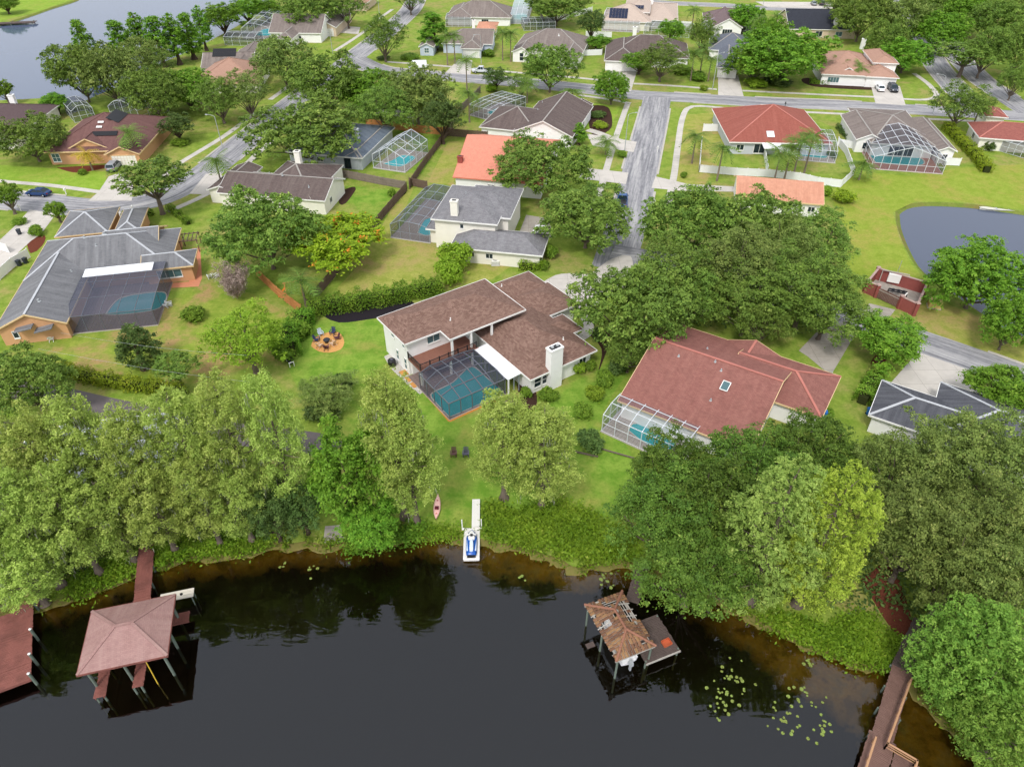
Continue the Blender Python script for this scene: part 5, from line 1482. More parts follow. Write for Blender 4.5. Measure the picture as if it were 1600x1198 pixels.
def conifer(kind, leafmat, R0, H0, count, ls, bark, base=0.22, tip=0.25, nclump=70, moss=None, cr=(0.24, 0.40), belly=0.45, trunk_r=0.34, power=1.4, squash=0.75, qmin=0.62, shellw=0.35, spray=(0.19, 0.15, 18)):
    """tall crown of soft tufts, widest low down, on a straight buttressed trunk"""
    cen, rad = [], []
    for i in range(nclump):
        t = (i + random.random()) / nclump
        z = H0 * (base + (0.965 - base) * t)
        prof = (tip + (1 - tip) * (1 - abs((t - belly * 0.5) / (1 - belly * 0.5)) ** power)) if t > belly * 0.5 else (0.62 + 0.38 * (t / (belly * 0.5)))
        a = i * 2.399 + random.uniform(-.5, .5)
        q = R0 * prof * random.uniform(qmin, 0.98) * (1 + 0.22 * math.sin(2 * a + nclump + H0) * math.cos(t * 7))
        cen.append((math.cos(a) * q, math.sin(a) * q, z)); rad.append(R0 * random.uniform(*cr) * (0.75 + 0.25 * prof))
    for i in range(nclump // 6):
        z = H0 * (base + 0.05 + (0.88 - base) * i / (nclump // 6)); a = i * 1.9
        cen.append((math.cos(a) * R0 * 0.2, math.sin(a) * R0 * 0.2, z)); rad.append(R0 * 0.22)
    p, n, s, t = cloud(cen, rad, count, ls, 0.3, squash, 0.25 if shellw > 0.3 else 0.0, 0.12, 0.9, shellw, spray, 0.6)
    crown = leaf_mesh(kind + '_crown', p, n, s, t, leafmat, 0.45)
    b = MB()
    b.tube([(0, 0, -0.15), (0, 0, 0.3), (0, 0, 1.4), (0.05, 0.02, H0 * 0.5), (0, 0, H0 * 0.93)], [trunk_r * 2.2, trunk_r * 1.7, trunk_r, trunk_r * 0.7, 0.04], 10, cap=False)
    for i in range(0, nclump, 3 if shellw > 0.3 else 5):
        c = cen[i]
        b.tube([(0, 0, c[2] - 0.9), (c[0] * .5, c[1] * .5, c[2] - 0.6), (c[0] * .9, c[1] * .9, c[2] - 0.2)], [0.07, 0.05, 0.02], 4, cap=False)
    o = b.build(kind + '_trunk', bark); tm = o.data; bpy.data.objects.remove(o)
    mm = None
    if moss:
        ms = []
        for i in range(moss):
            c = cen[random.randrange(len(cen))]
            for j in range(12):
                ms.append((c[0] * 1.0 + random.gauss(0, 0.35), c[1] + random.gauss(0, 0.35), c[2] - random.uniform(0.3, 1.6), ))
        mp = np.array(ms); nn = rng.normal(size=mp.shape); nn[:, 2] *= 0.1
        N = len(mp); nn /= np.linalg.norm(nn, axis=1, keepdims=True)
        side = np.cross(nn, [0, 0, 1.0]); L = rng.uniform(0.35, 0.9, N)[:, None]; w = 0.05
        v = np.stack([mp - side * w, mp + side * w, mp + side * w * 0.3 - np.array([0, 0, 1.0]) * L, mp - side * w * 0.3 - np.array([0, 0, 1.0]) * L], 1)
        mm = bpy.data.meshes.new(kind + '_moss')
        mm.from_pydata(v.reshape(-1, 3).tolist(), [], np.arange(N * 4).reshape(-1, 4).tolist())
        at = mm.attributes.new('tint', 'FLOAT', 'POINT'); at.data.foreach_set('value', np.repeat(rng.random(N), 4).astype(np.float32))
        mm.materials.append(MOSS)
    proto(kind, crown, tm, R0, H0, bark, mm)

for i in range(4): broad('oak', OAK, 6.5, 11.0, 74, 17500, 0.155, BARK, 0.16)
for i in range(4): broad('olive_oak', OLIVE, 6.5, 12.0, 74, 16500, 0.15, BARK, 0.18)
DOAK = leaf('shore_oak_leaves', (56, 88, 30), (106, 136, 50), (168, 182, 88), 0.2)
for i in range(2): broad('shore_oak', DOAK, 6.5, 11.0, 74, 17500, 0.155, BARK, 0.16)
for i in range(3): broad('wide_oak', OAK, 9.5, 11.0, 110, 20000, 0.235, BARK, 0.14)
for i in range(2): broad('wide_bright', BRIGHT, 8.5, 11.0, 105, 21000, 0.235, BARK, 0.12)
for i in range(2): broad('wide_olive', OLIVE, 9.5, 11.0, 110, 19000, 0.235, BARK, 0.14)
for i in range(2): broad('dark_tree', DARKL, 4.5, 9.0, 66, 10500, 0.15, BARK_D, 0.24, flat=0.8)
for i in range(2): broad('bright_tree', BRIGHT, 4.2, 9.0, 75, 15500, 0.15, BARK_D, 0.16, flat=0.85)
for i in range(2): broad('small_tree', HEDGE, 3.0, 6.0, 50, 6500, 0.16, BARK, 0.26, flat=0.8)
for i in range(1): broad('lime_tree', LIME, 3.0, 6.5, 50, 7000, 0.16, BARK, 0.28, flat=0.8)
for i in range(2): broad('thin_tree', OAK, 4.5, 9.5, 30, 5500, 0.19, BARK, 0.42, flat=0.6, rmin=0.16, rmax=0.28, trunk_r=0.26)
broad('feather_tree', LIME, 5.0, 9.5, 70, 9500, 0.15, BARK, 0.2, flat=0.8)
broad('flame_tree', FLAME, 5.5, 7.5, 100, 14000, 0.19, BARK, 0.28, flat=0.5)
for i in range(4): conifer('cypress', CYP, 4.0, 19.0, 24000, 0.13, BARK, nclump=105, moss=22, cr=(0.15, 0.25), tip=0.34, base=0.26, power=1.8)
for i in range(1): conifer('green_cypress', CYPD, 3.8, 17.0, 30000, 0.12, BARK, qmin=0.76, shellw=0.10, spray=(0.11, 0.09, 14), squash=0.9, nclump=135, base=0.12, tip=0.36, cr=(0.16, 0.25), belly=0.6, power=2.2)
for i in range(2): conifer('corner_cypress', leaf('corner_cypress_leaves', (88, 132, 48), (142, 176, 74), (192, 208, 108), 0.32), 3.8, 12.0, 26000, 0.12, BARK, qmin=0.7, shellw=0.12, spray=(0.13, 0.10, 14), squash=0.9, nclump=120, base=0.12, tip=0.4, cr=(0.16, 0.25), belly=0.6, power=2.2)
conifer('gold_cypress', CYPY, 3.8, 17.0, 30000, 0.12, BARK, qmin=0.76, shellw=0.10, spray=(0.11, 0.09, 14), squash=0.9, nclump=135, base=0.12, tip=0.40, cr=(0.16, 0.25), belly=0.6, power=2.4)
for i in range(2): conifer('lake_conifer', BRIGHT, 2.6, 13.0, 7000, 0.20, BARK_D, nclump=50, tip=0.12, base=0.2, power=1.2)
for i in range(1): conifer('magnolia', DARKL, 2.6, 8.0, 6000, 0.17, BARK_D, nclump=40, tip=0.2, base=0.18)

def mk_bush(kind, mat, R0, H0, n, count, ls):
    cen, rad = [], []
    for i in range(n):
        a = random.uniform(0, 2 * math.pi); q = random.uniform(0, 0.62) * R0
        cen.append((math.cos(a) * q, math.sin(a) * q, H0 * random.uniform(0.3, 0.68))); rad.append(R0 * random.uniform(0.3, 0.48))
    p, nn, s, t = cloud(cen, rad, count, ls, 0.4, H0 / R0 * 0.6, spray=(0.13, 0.09, 10))
    p[:, 2] = np.abs(p[:, 2])
    proto(kind, leaf_mesh(kind + '_foliage', p, nn, s, t, mat), None, R0, H0, None)
for i in range(2): mk_bush('shrub', HEDGE, 1.6, 1.9, 14, 2600, 0.13)
mk_bush('lime_shrub', LIME, 1.6, 1.9, 14, 2600, 0.13)
mk_bush('dark_shrub', DARKL, 1.6, 1.9, 14, 2600, 0.13)
mk_bush('yellow_shrub', HEDGE_Y, 1.6, 1.9, 14, 2200, 0.13)

COUNT = {}
def put(kind, base, Rm, hm, label, cat='tree', name=None, group=None, rot=None):
    L = PROTO[kind]; i = COUNT.get(kind, 0); COUNT[kind] = i + 1
    crown, trunk, R0, H0, bark, moss = L[i % len(L)]
    nm = name or {'oak': 'oak_tree', 'olive_oak': 'oak_tree', 'cypress': 'cypress_tree', 'shore_oak': 'oak_tree', 'green_cypress': 'cypress_tree', 'gold_cypress': 'cypress_tree', 'corner_cypress': 'cypress_tree', 'lake_conifer': 'conifer_tree', 'magnolia': 'magnolia_tree'}.get(kind, kind)
    root = empty(nm, (base.x, base.y, 0), random.uniform(0, 6.28) if rot is None else rot, label, cat, group)
    root.scale = (Rm / R0, Rm / R0, hm / H0)
    if trunk is None:
        link('foliage', crown, root)
    else:
        link('crown', crown, root); link('trunk', trunk, root)
        if moss: link('moss', moss, root)['kind'] = 'stuff'
    return root
def tree_c(kind, u, v, wpx, h, label, zc=0.62, **kw):
    """crown seen centred on a photo point, wpx wide"""
    p = P(u, v, h * zc); r = wpx / 2 * depth_of(p) / FOC
    if r > 1.12 * PROTO[kind][0][2] and kind in ('oak', 'olive_oak', 'dark_tree', 'bright_tree', 'small_tree', 'lime_tree'):            # a broad crown carries more boughs
        kind = {'oak': 'wide_oak', 'olive_oak': 'wide_olive', 'dark_tree': 'wide_oak', 'bright_tree': 'wide_bright', 'small_tree': 'bright_tree', 'lime_tree': 'wide_bright'}[kind]
        kw.setdefault('name', 'oak_tree' if 'bright' not in kind else 'broadleaf_tree')
    return put(kind, p, r, h, label, **kw)
def tree_t(kind, u, v, h, r, label, **kw):
    """tree whose top shows at a photo point; it stands on land"""
    while h > 9 and signed_dist(np.array([P(u, v, h * 0.97)[:2]]))[0] > -0.7: h -= 0.5
    return put(kind, P(u, v, h * 0.97), r, h, label, **kw)
def bush(kind, u, v, wpx, h, label, **kw):
    p = P(u, v, h * 0.5); r = wpx / 2 * depth_of(p) / FOC
    kw.setdefault('name', 'shrub')
    return put(kind, p, r, h, label, cat='shrub', **kw)

# ---- cypresses and oaks on the shore, left
for u, v, h, r, lb in [
    (-70, 640, 19, 4.0, 'cypress leaning out of frame at the far left shore'), (20, 645, 18.5, 4.1, 'light green cypress at the left edge above the lakeside house'), (95, 622, 19, 4.2, 'tall cypress at left beside the asphalt lane'),
    (180, 636, 18, 3.9, 'cypress above the middle of the hidden lakeside house'), (255, 612, 19, 4.0, 'cypress right of the gap showing the pale roof'), (330, 592, 20, 4.0, 'tall cypress in front of the end of the long hedge'),
    (405, 590, 20, 3.4, 'rightmost tall cypress of the left shore grove'), (60, 735, 16, 4.0, 'lower cypress over the far left bank'), (140, 745, 15, 3.6, 'short cypress in front of the lakeside house'),
    (215, 735, 16, 3.6, 'cypress with mossy trunk at the head of the red dock'), (290, 715, 16, 3.4, 'mossy cypress near the shore plants at left'), (355, 735, 15, 3.2, 'mossy shore cypress left of the boat ramp'),
    (-20, 740, 16, 4.0, 'cypress hanging over the red dock at the left edge'), (5, 850, 11, 3.6, 'low cypress bough tree over the left dock'), (-120, 780, 16, 4.0, 'cypress outside the left edge by the dock')]:
    tree_t('cypress', u, v, h, r * 0.86, lb)
tree_c('dark_tree', 470, 790, 80, 7, 'rounded grey-green shore tree left of the boat ramp')
tree_c('dark_tree', 425, 800, 90, 7, 'dark shore tree under the mossy cypresses')
tree_c('olive_oak', 512, 612, 95, 4, 'grey-green bushy tree on the lawn above the lane end')
tree_t('cypress', 600, 583, 20, 3.6, 'tall pale cypress behind the bright broadleaf tree')
tree_t('cypress', 628, 632, 17, 3.2, 'broad pale cypress nearest the kayak')
tree_c('bright_tree', 543, 735, 138, 13, 'bright green broadleaf tree left of the pale cypress')
tree_c('bright_tree', 580, 815, 90, 6, 'low bright tree overhanging the water by the boat ramp')
tree_t('cypress', 786, 618, 15, 3.5, 'left cypress of the lawn pair behind the jet ski', rot=1.0)
tree_t('cypress', 852, 640, 14.5, 3.8, 'right cypress of the lawn pair behind the jet ski', rot=2.0)
tree_t('green_cypress', 1246, 733, 18.5, 3.8, 'left of two rounded green cypresses on the right shore')
tree_t('gold_cypress', 1332, 743, 18, 3.5, 'yellow-green right one of the two rounded cypresses')
tree_t('corner_cypress', 1545, 968, 12, 3.6, 'rounded green cypress beside the boardwalk')
tree_t('corner_cypress', 1605, 990, 12, 4.0, 'bright cypress in the bottom right corner')
tree_t('corner_cypress', 1620, 1090, 9, 3.6, 'lowest cypress at the bottom right corner')
# ---- oaks, right shore
for u, v, w, h, lb in [(1050, 722, 125, 10, 'dark oak overhanging the cage of the red roofed house'), (1175, 728, 165, 12, 'large dark oak below the red roof eave'), (1040, 800, 170, 11, 'dark oak at the right end of the front lawn'),
                       (1125, 790, 170, 12, 'dark oak in the middle of the right shore grove'), (1085, 880, 180, 10, 'oak reaching over the water near the ruined boathouse'), (1268, 700, 140, 11, 'oak between the red roof and the dark grey roof')]:
    tree_c('shore_oak', u, v, w, h, lb)
for u, v, w, h, lb in [(1415, 725, 150, 12, 'olive oak left of the dark grey roofed house'), (1500, 705, 150, 12, 'olive oak hiding the dark grey house front'), (1580, 720, 170, 12, 'olive oak at the right edge below the dark grey roof'),
                       (1435, 830, 165, 12, 'olive oak right of the rounded cypresses'), (1530, 812, 165, 12, 'olive oak with pale bare branches near the right edge'), (1495, 895, 150, 11, 'olive oak over the start of the boardwalk'),
                       (1580, 915, 170, 12, 'olive oak at the right edge above the cypresses'), (1640, 830, 150, 12, 'olive oak cut off by the right edge')]:
    tree_c('olive_oak', u, v, w, h, lb)
# ---- central oak wood
for kd, u, v, w, h, lb in [('oak', 995, 475, 190, 12, 'pale olive oak in front of the curved driveway'), ('oak', 1085, 345, 150, 12, 'oak beside the worn street end'), ('oak', 1180, 350, 150, 12, 'oak below the peach tiled roof'),
                           ('oak', 1280, 370, 120, 10, 'dark round oak at the pond lawn edge'), ('oak', 1050, 425, 130, 12, 'oak over the hidden street corner'), ('olive_oak', 1150, 412, 150, 13, 'tallest pale oak of the central wood'),
                           ('oak', 1262, 445, 150, 12, 'broad oak at the right side of the central wood'), ('oak', 1078, 452, 110, 10, 'oak behind the ridge of the red roof'), ('oak', 1295, 478, 125, 9, 'oak leaning over the drive of the red roofed house'), ('oak', 1195, 500, 85, 7, 'small oak behind the cross gable of the red roof'), ('oak', 1172, 466, 125, 10, 'oak touching the back of the red roof'),
                           ('oak', 985, 540, 80, 7, 'small oak between the white house and the red roof'), ('olive_oak', 1225, 385, 110, 12, 'oak in the middle of the central wood')]:
    tree_c(kd, u, v, w, h, lb)
# ---- single trees
tree_c('oak', 918, 335, 150, 10, 'oak on the grass left of the worn street')
tree_c('oak', 840, 255, 155, 11, 'spreading oak in front of the salmon roof')
tree_c('small_tree', 1388, 525, 112, 6.5, 'light green street tree beside the walled enclosure')
tree_c('bright_tree', 1535, 425, 150, 10, 'large bright tree on the pond bank')
tree_c('bright_tree', 1492, 432, 60, 6, 'low bright tree at the left of the pond bank group')
tree_c('lime_tree', 1585, 500, 90, 8, 'yellow-green tree on the pond bank by the street')
tree_c('bright_tree', 1570, 605, 110, 6, 'dense bright tree behind the dark grey house drive')
tree_c('dark_tree', 412, 355, 175, 12, 'large dark tree in front of the brown gable house')
tree_c('flame_tree', 520, 372, 150, 7.5, 'bright green tree with orange flowers by the fence')
tree_c('feather_tree', 385, 525, 130, 9.5, 'light feathery tree left of the fire pit')
tree_c('magnolia', 210, 535, 62, 7, 'slim dark tree in front of the dark cage')
tree_c('thin_tree', 275, 575, 70, 5, 'sparse pale tree beside the long hedge')
tree_c('dark_tree', 40, 592, 130, 8, 'dark spreading tree at the left edge below the grey roof')
tree_c('thin_tree', 238, 285, 118, 10, 'thin tree with pale forked trunk at the street bend')
tree_c('oak', 45, 212, 110, 9, 'round tree in front of the plum roof')
tree_c('oak', 478, 202, 180, 12, 'large oak over the blue-grey roof')
tree_c('small_tree', 87, 328, 34, 4, 'small street tree by the left bend')
tree_c('small_tree', 10, 305, 40, 6, 'street tree at the left edge by the blue car')
for kd, u, v, w, h, lb in [('dark_tree', 120, 105, 110, 12, 'wide tree at the lake edge, left of the lake group'), ('olive_oak', 170, 110, 110, 12, 'grey-green willow-like tree on the lake shore'), ('olive_oak', 225, 92, 90, 11, 'lake shore tree left of the conifers'),
                           ('oak', 240, 140, 110, 9, 'tree beside the cage of the orange house'), ('bright_tree', 290, 135, 95, 9, 'oak behind the sidewalk at upper left'), ('oak', 340, 150, 90, 8, 'oak in front of the peach hip roof'), ('olive_oak', 385, 140, 85, 9, 'oak left of the street below the solar house'),
                           ('dark_tree', 275, 195, 60, 5, 'dark clipped tree right of the orange house'), ('olive_oak', 440, 90, 110, 10, 'oak in front of the long brown house'), ('oak', 505, 125, 140, 11, 'oak above the street at upper middle'), ('bright_tree', 570, 135, 110, 10, 'oak in the street-side row left of the dark drive'),
                           ('oak', 600, 165, 110, 9, 'oak behind the orange cedar fence'), ('olive_oak', 650, 140, 125, 10, 'oak on the corner above the cedar fence'), ('dark_tree', 690, 180, 80, 8, 'dark tree at the end of the cedar fence'), ('oak', 598, 52, 72, 10, 'round street tree at the bend of the far street'),
                           ('lake_conifer', 677, 42, 50, 11, 'narrow tall tree in front of the pale blue house'), ('oak', 860, 100, 100, 9, 'round oak below the taupe roof'), ('lime_tree', 957, 132, 62, 8, 'yellow-green street tree at the junction'), ('oak', 1035, 90, 80, 8, 'oak in front of the brown garage house'),
                           ('small_tree', 1000, 95, 50, 6, 'small tree right of the wide garage'), ('bright_tree', 1225, 80, 150, 13, 'large green tree left of the tan roofed house'), ('bright_tree', 1180, 95, 80, 9, 'green tree right of the slate garage'), ('lime_tree', 1418, 82, 80, 9, 'yellow-green tree right of the tan roofed house'),
                           ('oak', 1350, 20, 110, 12, 'oak right of the black roof'), ('olive_oak', 1420, 25, 95, 12, 'oak over the avenue at the top right'), ('dark_tree', 1390, 60, 70, 9, 'dark tree behind the tan roof'), ('thin_tree', 1510, 88, 100, 9, 'tree on the median of the avenue'),
                           ('bright_tree', 1470, 45, 90, 11, 'green tree beside the avenue, upper right'), ('bright_tree', 1500, 15, 105, 13, 'tall oak in the upper right wood'), ('oak', 1560, 30, 110, 13, 'dark oak near the upper right corner'), ('oak', 1600, 70, 100, 12, 'oak at the right edge of the upper wood'),
                           ('oak', 1545, 75, 80, 10, 'oak behind the median tree'), ('oak', 1620, 10, 110, 13, 'oak in the top right corner'), ('oak', 1505, 158, 95, 8, 'street tree left of the russet roof'), ('oak', 1590, 122, 60, 7, 'street tree at the right edge by the avenue'),
                           ('bright_tree', 1050, 45, 45, 7, 'tree between the solar house and the mauve roof'), ('oak', 1100, 50, 55, 8, 'tree left of the mauve roofed house'), ('dark_tree', 925, 35, 50, 8, 'dark tree left of the solar panel house'), ('bright_tree', 935, 65, 40, 5, 'small bright tree behind the taupe roof'),
                           ('dark_tree', 870, 5, 110, 9, 'dark trees at the top edge above the taupe roof'), ('oak', 480, 12, 100, 10, 'oak at the top edge left of the far street'), ('oak', 540, 5, 70, 10, 'oak at the top edge above the garden lawn'), ('dark_tree', 775, 120, 45, 6, 'dark round tree beside the silver pickup'),
                           ('oak', 815, 130, 40, 5, 'small tree by the palm at the cross street'), ('lake_conifer', 905, 205, 26, 5, 'narrow young tree in the white gable house garden'), ('bright_tree', 1165, 25, 60, 9, 'tree right of the mauve double gable'), ('bright_tree', 1205, 50, 60, 10, 'tree behind the large green tree by the drive'),
                           ('oak', 1460, 5, 100, 13, 'oak at the top edge beside the avenue'), ('oak', 1310, -8, 70, 10, 'oak at the top edge above the black roof'), ('oak', 640, -10, 60, 9, 'tree at the top edge beside the far street'), ('', 0, 0, 0, 0, '')]:
    if not lb: continue
    rm = w / 2 * depth_of(P(u, v, h)) / FOC
    if kd in ('oak', 'olive_oak', 'dark_tree') and rm > h * 0.62: w, h = w * 0.88, min(14.0, h * 1.3)
    tree_c(kd, u, v, w, h, lb)
for u, v, w, h, lb in [(128, 62, 40, 14, 'lake conifer standing left of the group'), (215, 50, 42, 14, 'tall lake conifer behind the willow'), (243, 55, 44, 14, 'lake conifer second of the row'), (268, 52, 42, 14, 'lake conifer in the middle of the row'), (292, 48, 44, 13, 'lake conifer near the right end of the row'), (312, 36, 30, 13, 'slim lake conifer at the end of the row'), (185, 60, 44, 13, 'lake conifer beside the willow')]:
    tree_c('lake_conifer', u, v, w, h, lb)
for u, v, w, h, lb in [(345, 25, 60, 10, 'rounded tree right of the lake conifers'), (385, 12, 60, 9, 'tree at the top edge by the tall cage'), (415, 12, 50, 8, 'tree behind the tall white cage'), (85, 158, 45, 5, 'small tree on the lake bank by the plum roof'), (5, 140, 30, 6, 'dark tree at the left edge by the lake'), (8, 5, 40, 6, 'tree in the top left corner')]:
    tree_c('small_tree', u, v, w, h, lb)
# bare grey tree
_r = [o for o in COL.objects if o.name.startswith('flame_tree') and o.type == 'EMPTY'][0]
_c = [o for o in _r.children if o.name.startswith('crown')][0].data
_v = np.empty(len(_c.vertices) * 3, np.float32); _c.vertices.foreach_get('co', _v); _v = _v.reshape(-1, 4, 3).mean(1)
_k = (np.sin(_v[:, 0] * 1.6) * np.cos(_v[:, 1] * 1.8 + 1) + rng.normal(size=len(_v)) * 0.2 > 0.95) & (_v[:, 2] > 3.2)
_v = _v[_k] + np.array([0, 0, 0.12]); _n = rng.normal(size=_v.shape); _n[:, 2] += 1.2
link('blossoms', leaf_mesh('flame_blossoms', _v, _n, np.full(len(_v), 0.17), rng.random(len(_v)), leaf('orange_blossom', (226, 108, 44), (238, 146, 66), None, 0.2)), _r)
def bare_tree(u, v, h, r, label):
    root = empty('bare_tree', P(u, v, 0), 0, label, 'tree')
    b = MB(); tw = []
    for i in range(40):
        a = random.uniform(0, 6.28); q = r * random.uniform(0.2, 1.0); z = h * random.uniform(0.55, 1.0)
        t = Vector((math.cos(a) * q, math.sin(a) * q, z))
        b.tube([(0, 0, 0.3), t * 0.45 + Vector((0, 0, 0.2)), t], [0.09, 0.06, 0.02], 4, cap=False)
        for j in range(110):
            s = random.uniform(0.3, 1.0); c = t * s
            tw.append((c.x + random.gauss(0, .3), c.y + random.gauss(0, .3), c.z + random.gauss(0, .3)))
    b.build('trunk', plain('pale_bark', (176, 156, 146), 0.9, 0.1, 0.15), root)
    tw = np.array(tw); n = rng.normal(size=tw.shape)
    link('crown', leaf_mesh('bare_twigs', tw, n, np.full(len(tw), 0.36), rng.random(len(tw)), TWIGS, 0.10), root)
bare_tree(372, 468, 6.5, 3.0, 'leafless grey-pink tree beside the dark tree and cedar fence')

# ---- palms
def frond_mesh(L, mat, droop=0.7, name='frond'):
    vs, fs = [], []
    n = 9
    for s in (-1, 1):
        for i in range(n):
            t = (i + 0.4) / n
            x = L * t; z = L * (0.30 * t - droop * t * t)
            x2 = L * (t + 0.55 / n); z2 = L * (0.30 * (t + .5 / n) - droop * (t + .5 / n) ** 2)
            ll = L * 0.36 * math.sin(math.pi * (0.12 + 0.80 * t)) + 0.05
            b = len(vs)
            vs += [(x, 0, z), (x2, 0, z2), (x + ll * 0.75, s * ll, z - ll * 0.55)]
            fs.append((b, b + 1, b + 2))
    # rib
    for i in range(4):
        t0, t1 = i / 4, (i + 1) / 4
        b = len(vs)
        for t in (t0, t1):
            w = 0.05 * (1 - t) + 0.01
            vs += [(L * t, -w, L * (0.30 * t - droop * t * t) + 0.01), (L * t, w, L * (0.30 * t - droop * t * t) + 0.01)]
        fs.append((b, b + 1, b + 3, b + 2))
    me = bpy.data.meshes.new(name)
    me.from_pydata(vs, [], fs)
    at = me.attributes.new('tint', 'FLOAT', 'POINT'); at.data.foreach_set('value', rng.random(len(vs)).astype(np.float32) * 0.9)
    me.materials.append(mat)
    return me
FROND = [frond_mesh(2.3, PALML, d) for d in (0.45, 0.7, 0.95)]
FROND_Y = [frond_mesh(2.3, PALMY, d) for d in (0.5, 0.8, 1.0)]
pb = MB(); pb.tube([(0, 0, -0.1), (0, 0, 0.15), (0.02, 0, 0.5), (0, 0.02, 0.93), (0, 0, 1.0)], [0.26, 0.2, 0.15, 0.15, 0.2], 8, cap=False)
_o = pb.build('palm_trunk', BARK_P); PALM_TRUNK = _o.data; bpy.data.objects.remove(_o)
def palm(u, v, h, label, fr=None, s=1.35, n=22):
    """u, v: where the head of the palm shows"""
    base = P(u, v, h); root = empty('palm_tree', (base.x, base.y, 0), random.uniform(0, 6.28), label, 'palm')
    t = link('trunk', PALM_TRUNK, root); t.scale = (1, 1, h)
    F = fr or FROND
    for i in range(n):
        f = link('frond', F[i % 3], root, (0, 0, h))
        f.rotation_euler = (random.uniform(-.2, .2), R(random.choice((-35, -15, 5, 20)) + random.uniform(-8, 8)), i * 2.399)
        k = s * random.uniform(0.85, 1.15); f.scale = (k, k, k)
for u, v, h, lb in [(200, 207, 6.5, 'fan palm in front of the orange stucco house'), (336, 250, 6.5, 'tall palm beside the light pole at the street bend'), (728, 95, 8, 'palm at the drive of the pale blue house'), (697, 57, 8, 'left palm before the pale blue house wall'), (709, 55, 8, 'right palm before the pale blue house wall'),
                    (732, 145, 7, 'palm beside the old fence and cage'), (785, 50, 8, 'left palm right of the pale blue house'), (798, 52, 8, 'right palm beside the pale blue house'), (1088, 212, 6, 'palm on the lawn by the red hip roof'), (1130, 230, 7, 'tall palm inside the white fence'), (1220, 240, 6.5, 'left palm of the cluster behind the white fence'),
                    (1238, 230, 7, 'second palm of the cluster behind the white fence'), (1253, 222, 7.5, 'third palm of the cluster behind the white fence'), (1272, 212, 8, 'right palm of the cluster behind the white fence'), (1100, 75, 8, 'palm left of the slate garage house'), (1085, 85, 7, 'leaning palm beside the brown garage house'), (1112, 92, 6, 'low palm by the slate garage wall'),
                    (470, 438, 4.5, 'short palm beside the cedar fence'), (948, 221, 3, 'small palm on the strip by the drive'), (1310, 98, 4, 'left palm of the arched porch'), (1345, 106, 4, 'right palm of the arched porch'), (1535, 160, 6, 'palm behind the street tree at right'), (1085, 15, 8, 'palm at the top edge by the lawn'), (1185, 30, 8, 'palm in front of the mauve roof'), (824, 130, 5, 'palm left of the white gable house'), (895, 143, 4, 'silvery palm behind the white gable house'), (1215, 25, 7, 'palm left of the black roof'), (1350, 255, 3.5, 'low palm at the corner of the gabled cage')]:
    palm(u, v, h, lb)
palm(135, 240, 3.6, 'yellow palm in front of the orange stucco house', FROND_Y, 1.1, 18)

# ---- hedges
def hedge(label, px, w, h, mat=HEDGE, dens=150, ls=0.13, name='hedge'):
    ps = spline([P(u, v, 0) for u, v in px], 0.5)
    o = ps[0]; root = empty(name, o, 0, label, 'hedge')
    pts, nn, sz = [], [], []
    L = sum((ps[i + 1] - ps[i]).length for i in range(len(ps) - 1))
    N = int(L * (w + 2 * h) * dens / 2.2)
    seg = rng.integers(0, len(ps) - 1, N); tt = rng.random(N)
    A = np.array([(p.x - o.x, p.y - o.y) for p in ps])
    C = A[seg] + (A[seg + 1] - A[seg]) * tt[:, None]
    D = A[seg + 1] - A[seg]; D /= (np.linalg.norm(D, axis=1, keepdims=True) + 1e-9)
    Nn = np.stack([-D[:, 1], D[:, 0]], 1)
    arc = np.concatenate([[0], np.cumsum(np.linalg.norm(np.diff(A, axis=0), axis=1))])
    sarc = arc[seg] + tt * np.diff(arc)[seg]
    lump = 1 + 0.16 * np.sin(sarc * 1.9) + 0.12 * np.sin(sarc * 4.3 + 1)
    ph = rng.random(N) * (w + 2 * h)
    side = np.where(ph < h, -1, np.where(ph > h + w, 1, 0))
    off = np.where(side == 0, (ph - h - w / 2), side * w / 2) * lump
    z = np.where(side == -1, ph, np.where(side == 1, w + 2 * h - ph, h)) * lump
    jit = rng.normal(size=(N, 3)) * 0.13
    p = np.column_stack([C + Nn * off[:, None], z]) + jit
    p[:, 2] = np.abs(p[:, 2])
    n = np.column_stack([Nn * side[:, None], (side == 0) * 1.0]) + rng.normal(size=(N, 3)) * 0.6
    tint = 0.25 * (np.sin(sarc * 1.3) * 0.5 + 0.5) + 0.75 * rng.beta(1.6, 2, size=N)
    link('foliage', leaf_mesh('hedge_foliage', p, n, ls * (0.65 + 0.7 * rng.random(N)), tint, mat), root)
    b = MB()
    for i in range(0, len(ps) - 1, 2):
        q = ps[i] - o; b.tube([(q.x, q.y, 0), (q.x + .05, q.y, h * 0.6)], [0.05, 0.03], 5, cap=False)
        p0, p1 = ps[i] - o, ps[min(i + 2, len(ps) - 1)] - o
        b.bar((p0.x, p0.y, h * 0.42), (p1.x, p1.y, h * 0.42), w * 0.6, h * 0.7)
    b.build('stems', plain('hedge_stems', (56, 62, 34), 1.0, 0.05, 0.3, 5.0), root)
hedge('long clipped hedge above the asphalt lane', [(100, 585), (150, 597), (200, 606), (250, 612), (290, 620)], 1.5, 1.5, HEDGE_Y)
hedge('dense green hedge behind the fire pit lawn', [(484, 490), (530, 484), (590, 475), (640, 465), (690, 455)], 2.4, 2.2)
hedge('yellow-green hedge right of the grey gable house', [c4(1110, 810), c4(1200, 900), c4(1290, 990), c4(1360, 1080)], 2.0, 1.6, HEDGE_Y)
hedge('low clipped hedge at the street bend', [c5(770, 285), c5(880, 275), c5(960, 262)], 1.2, 1.0)
hedge('thin hedge crossing the bend lawn', [c5(1060, 230), c5(1120, 275), c5(1180, 325)], 1.0, 0.9)
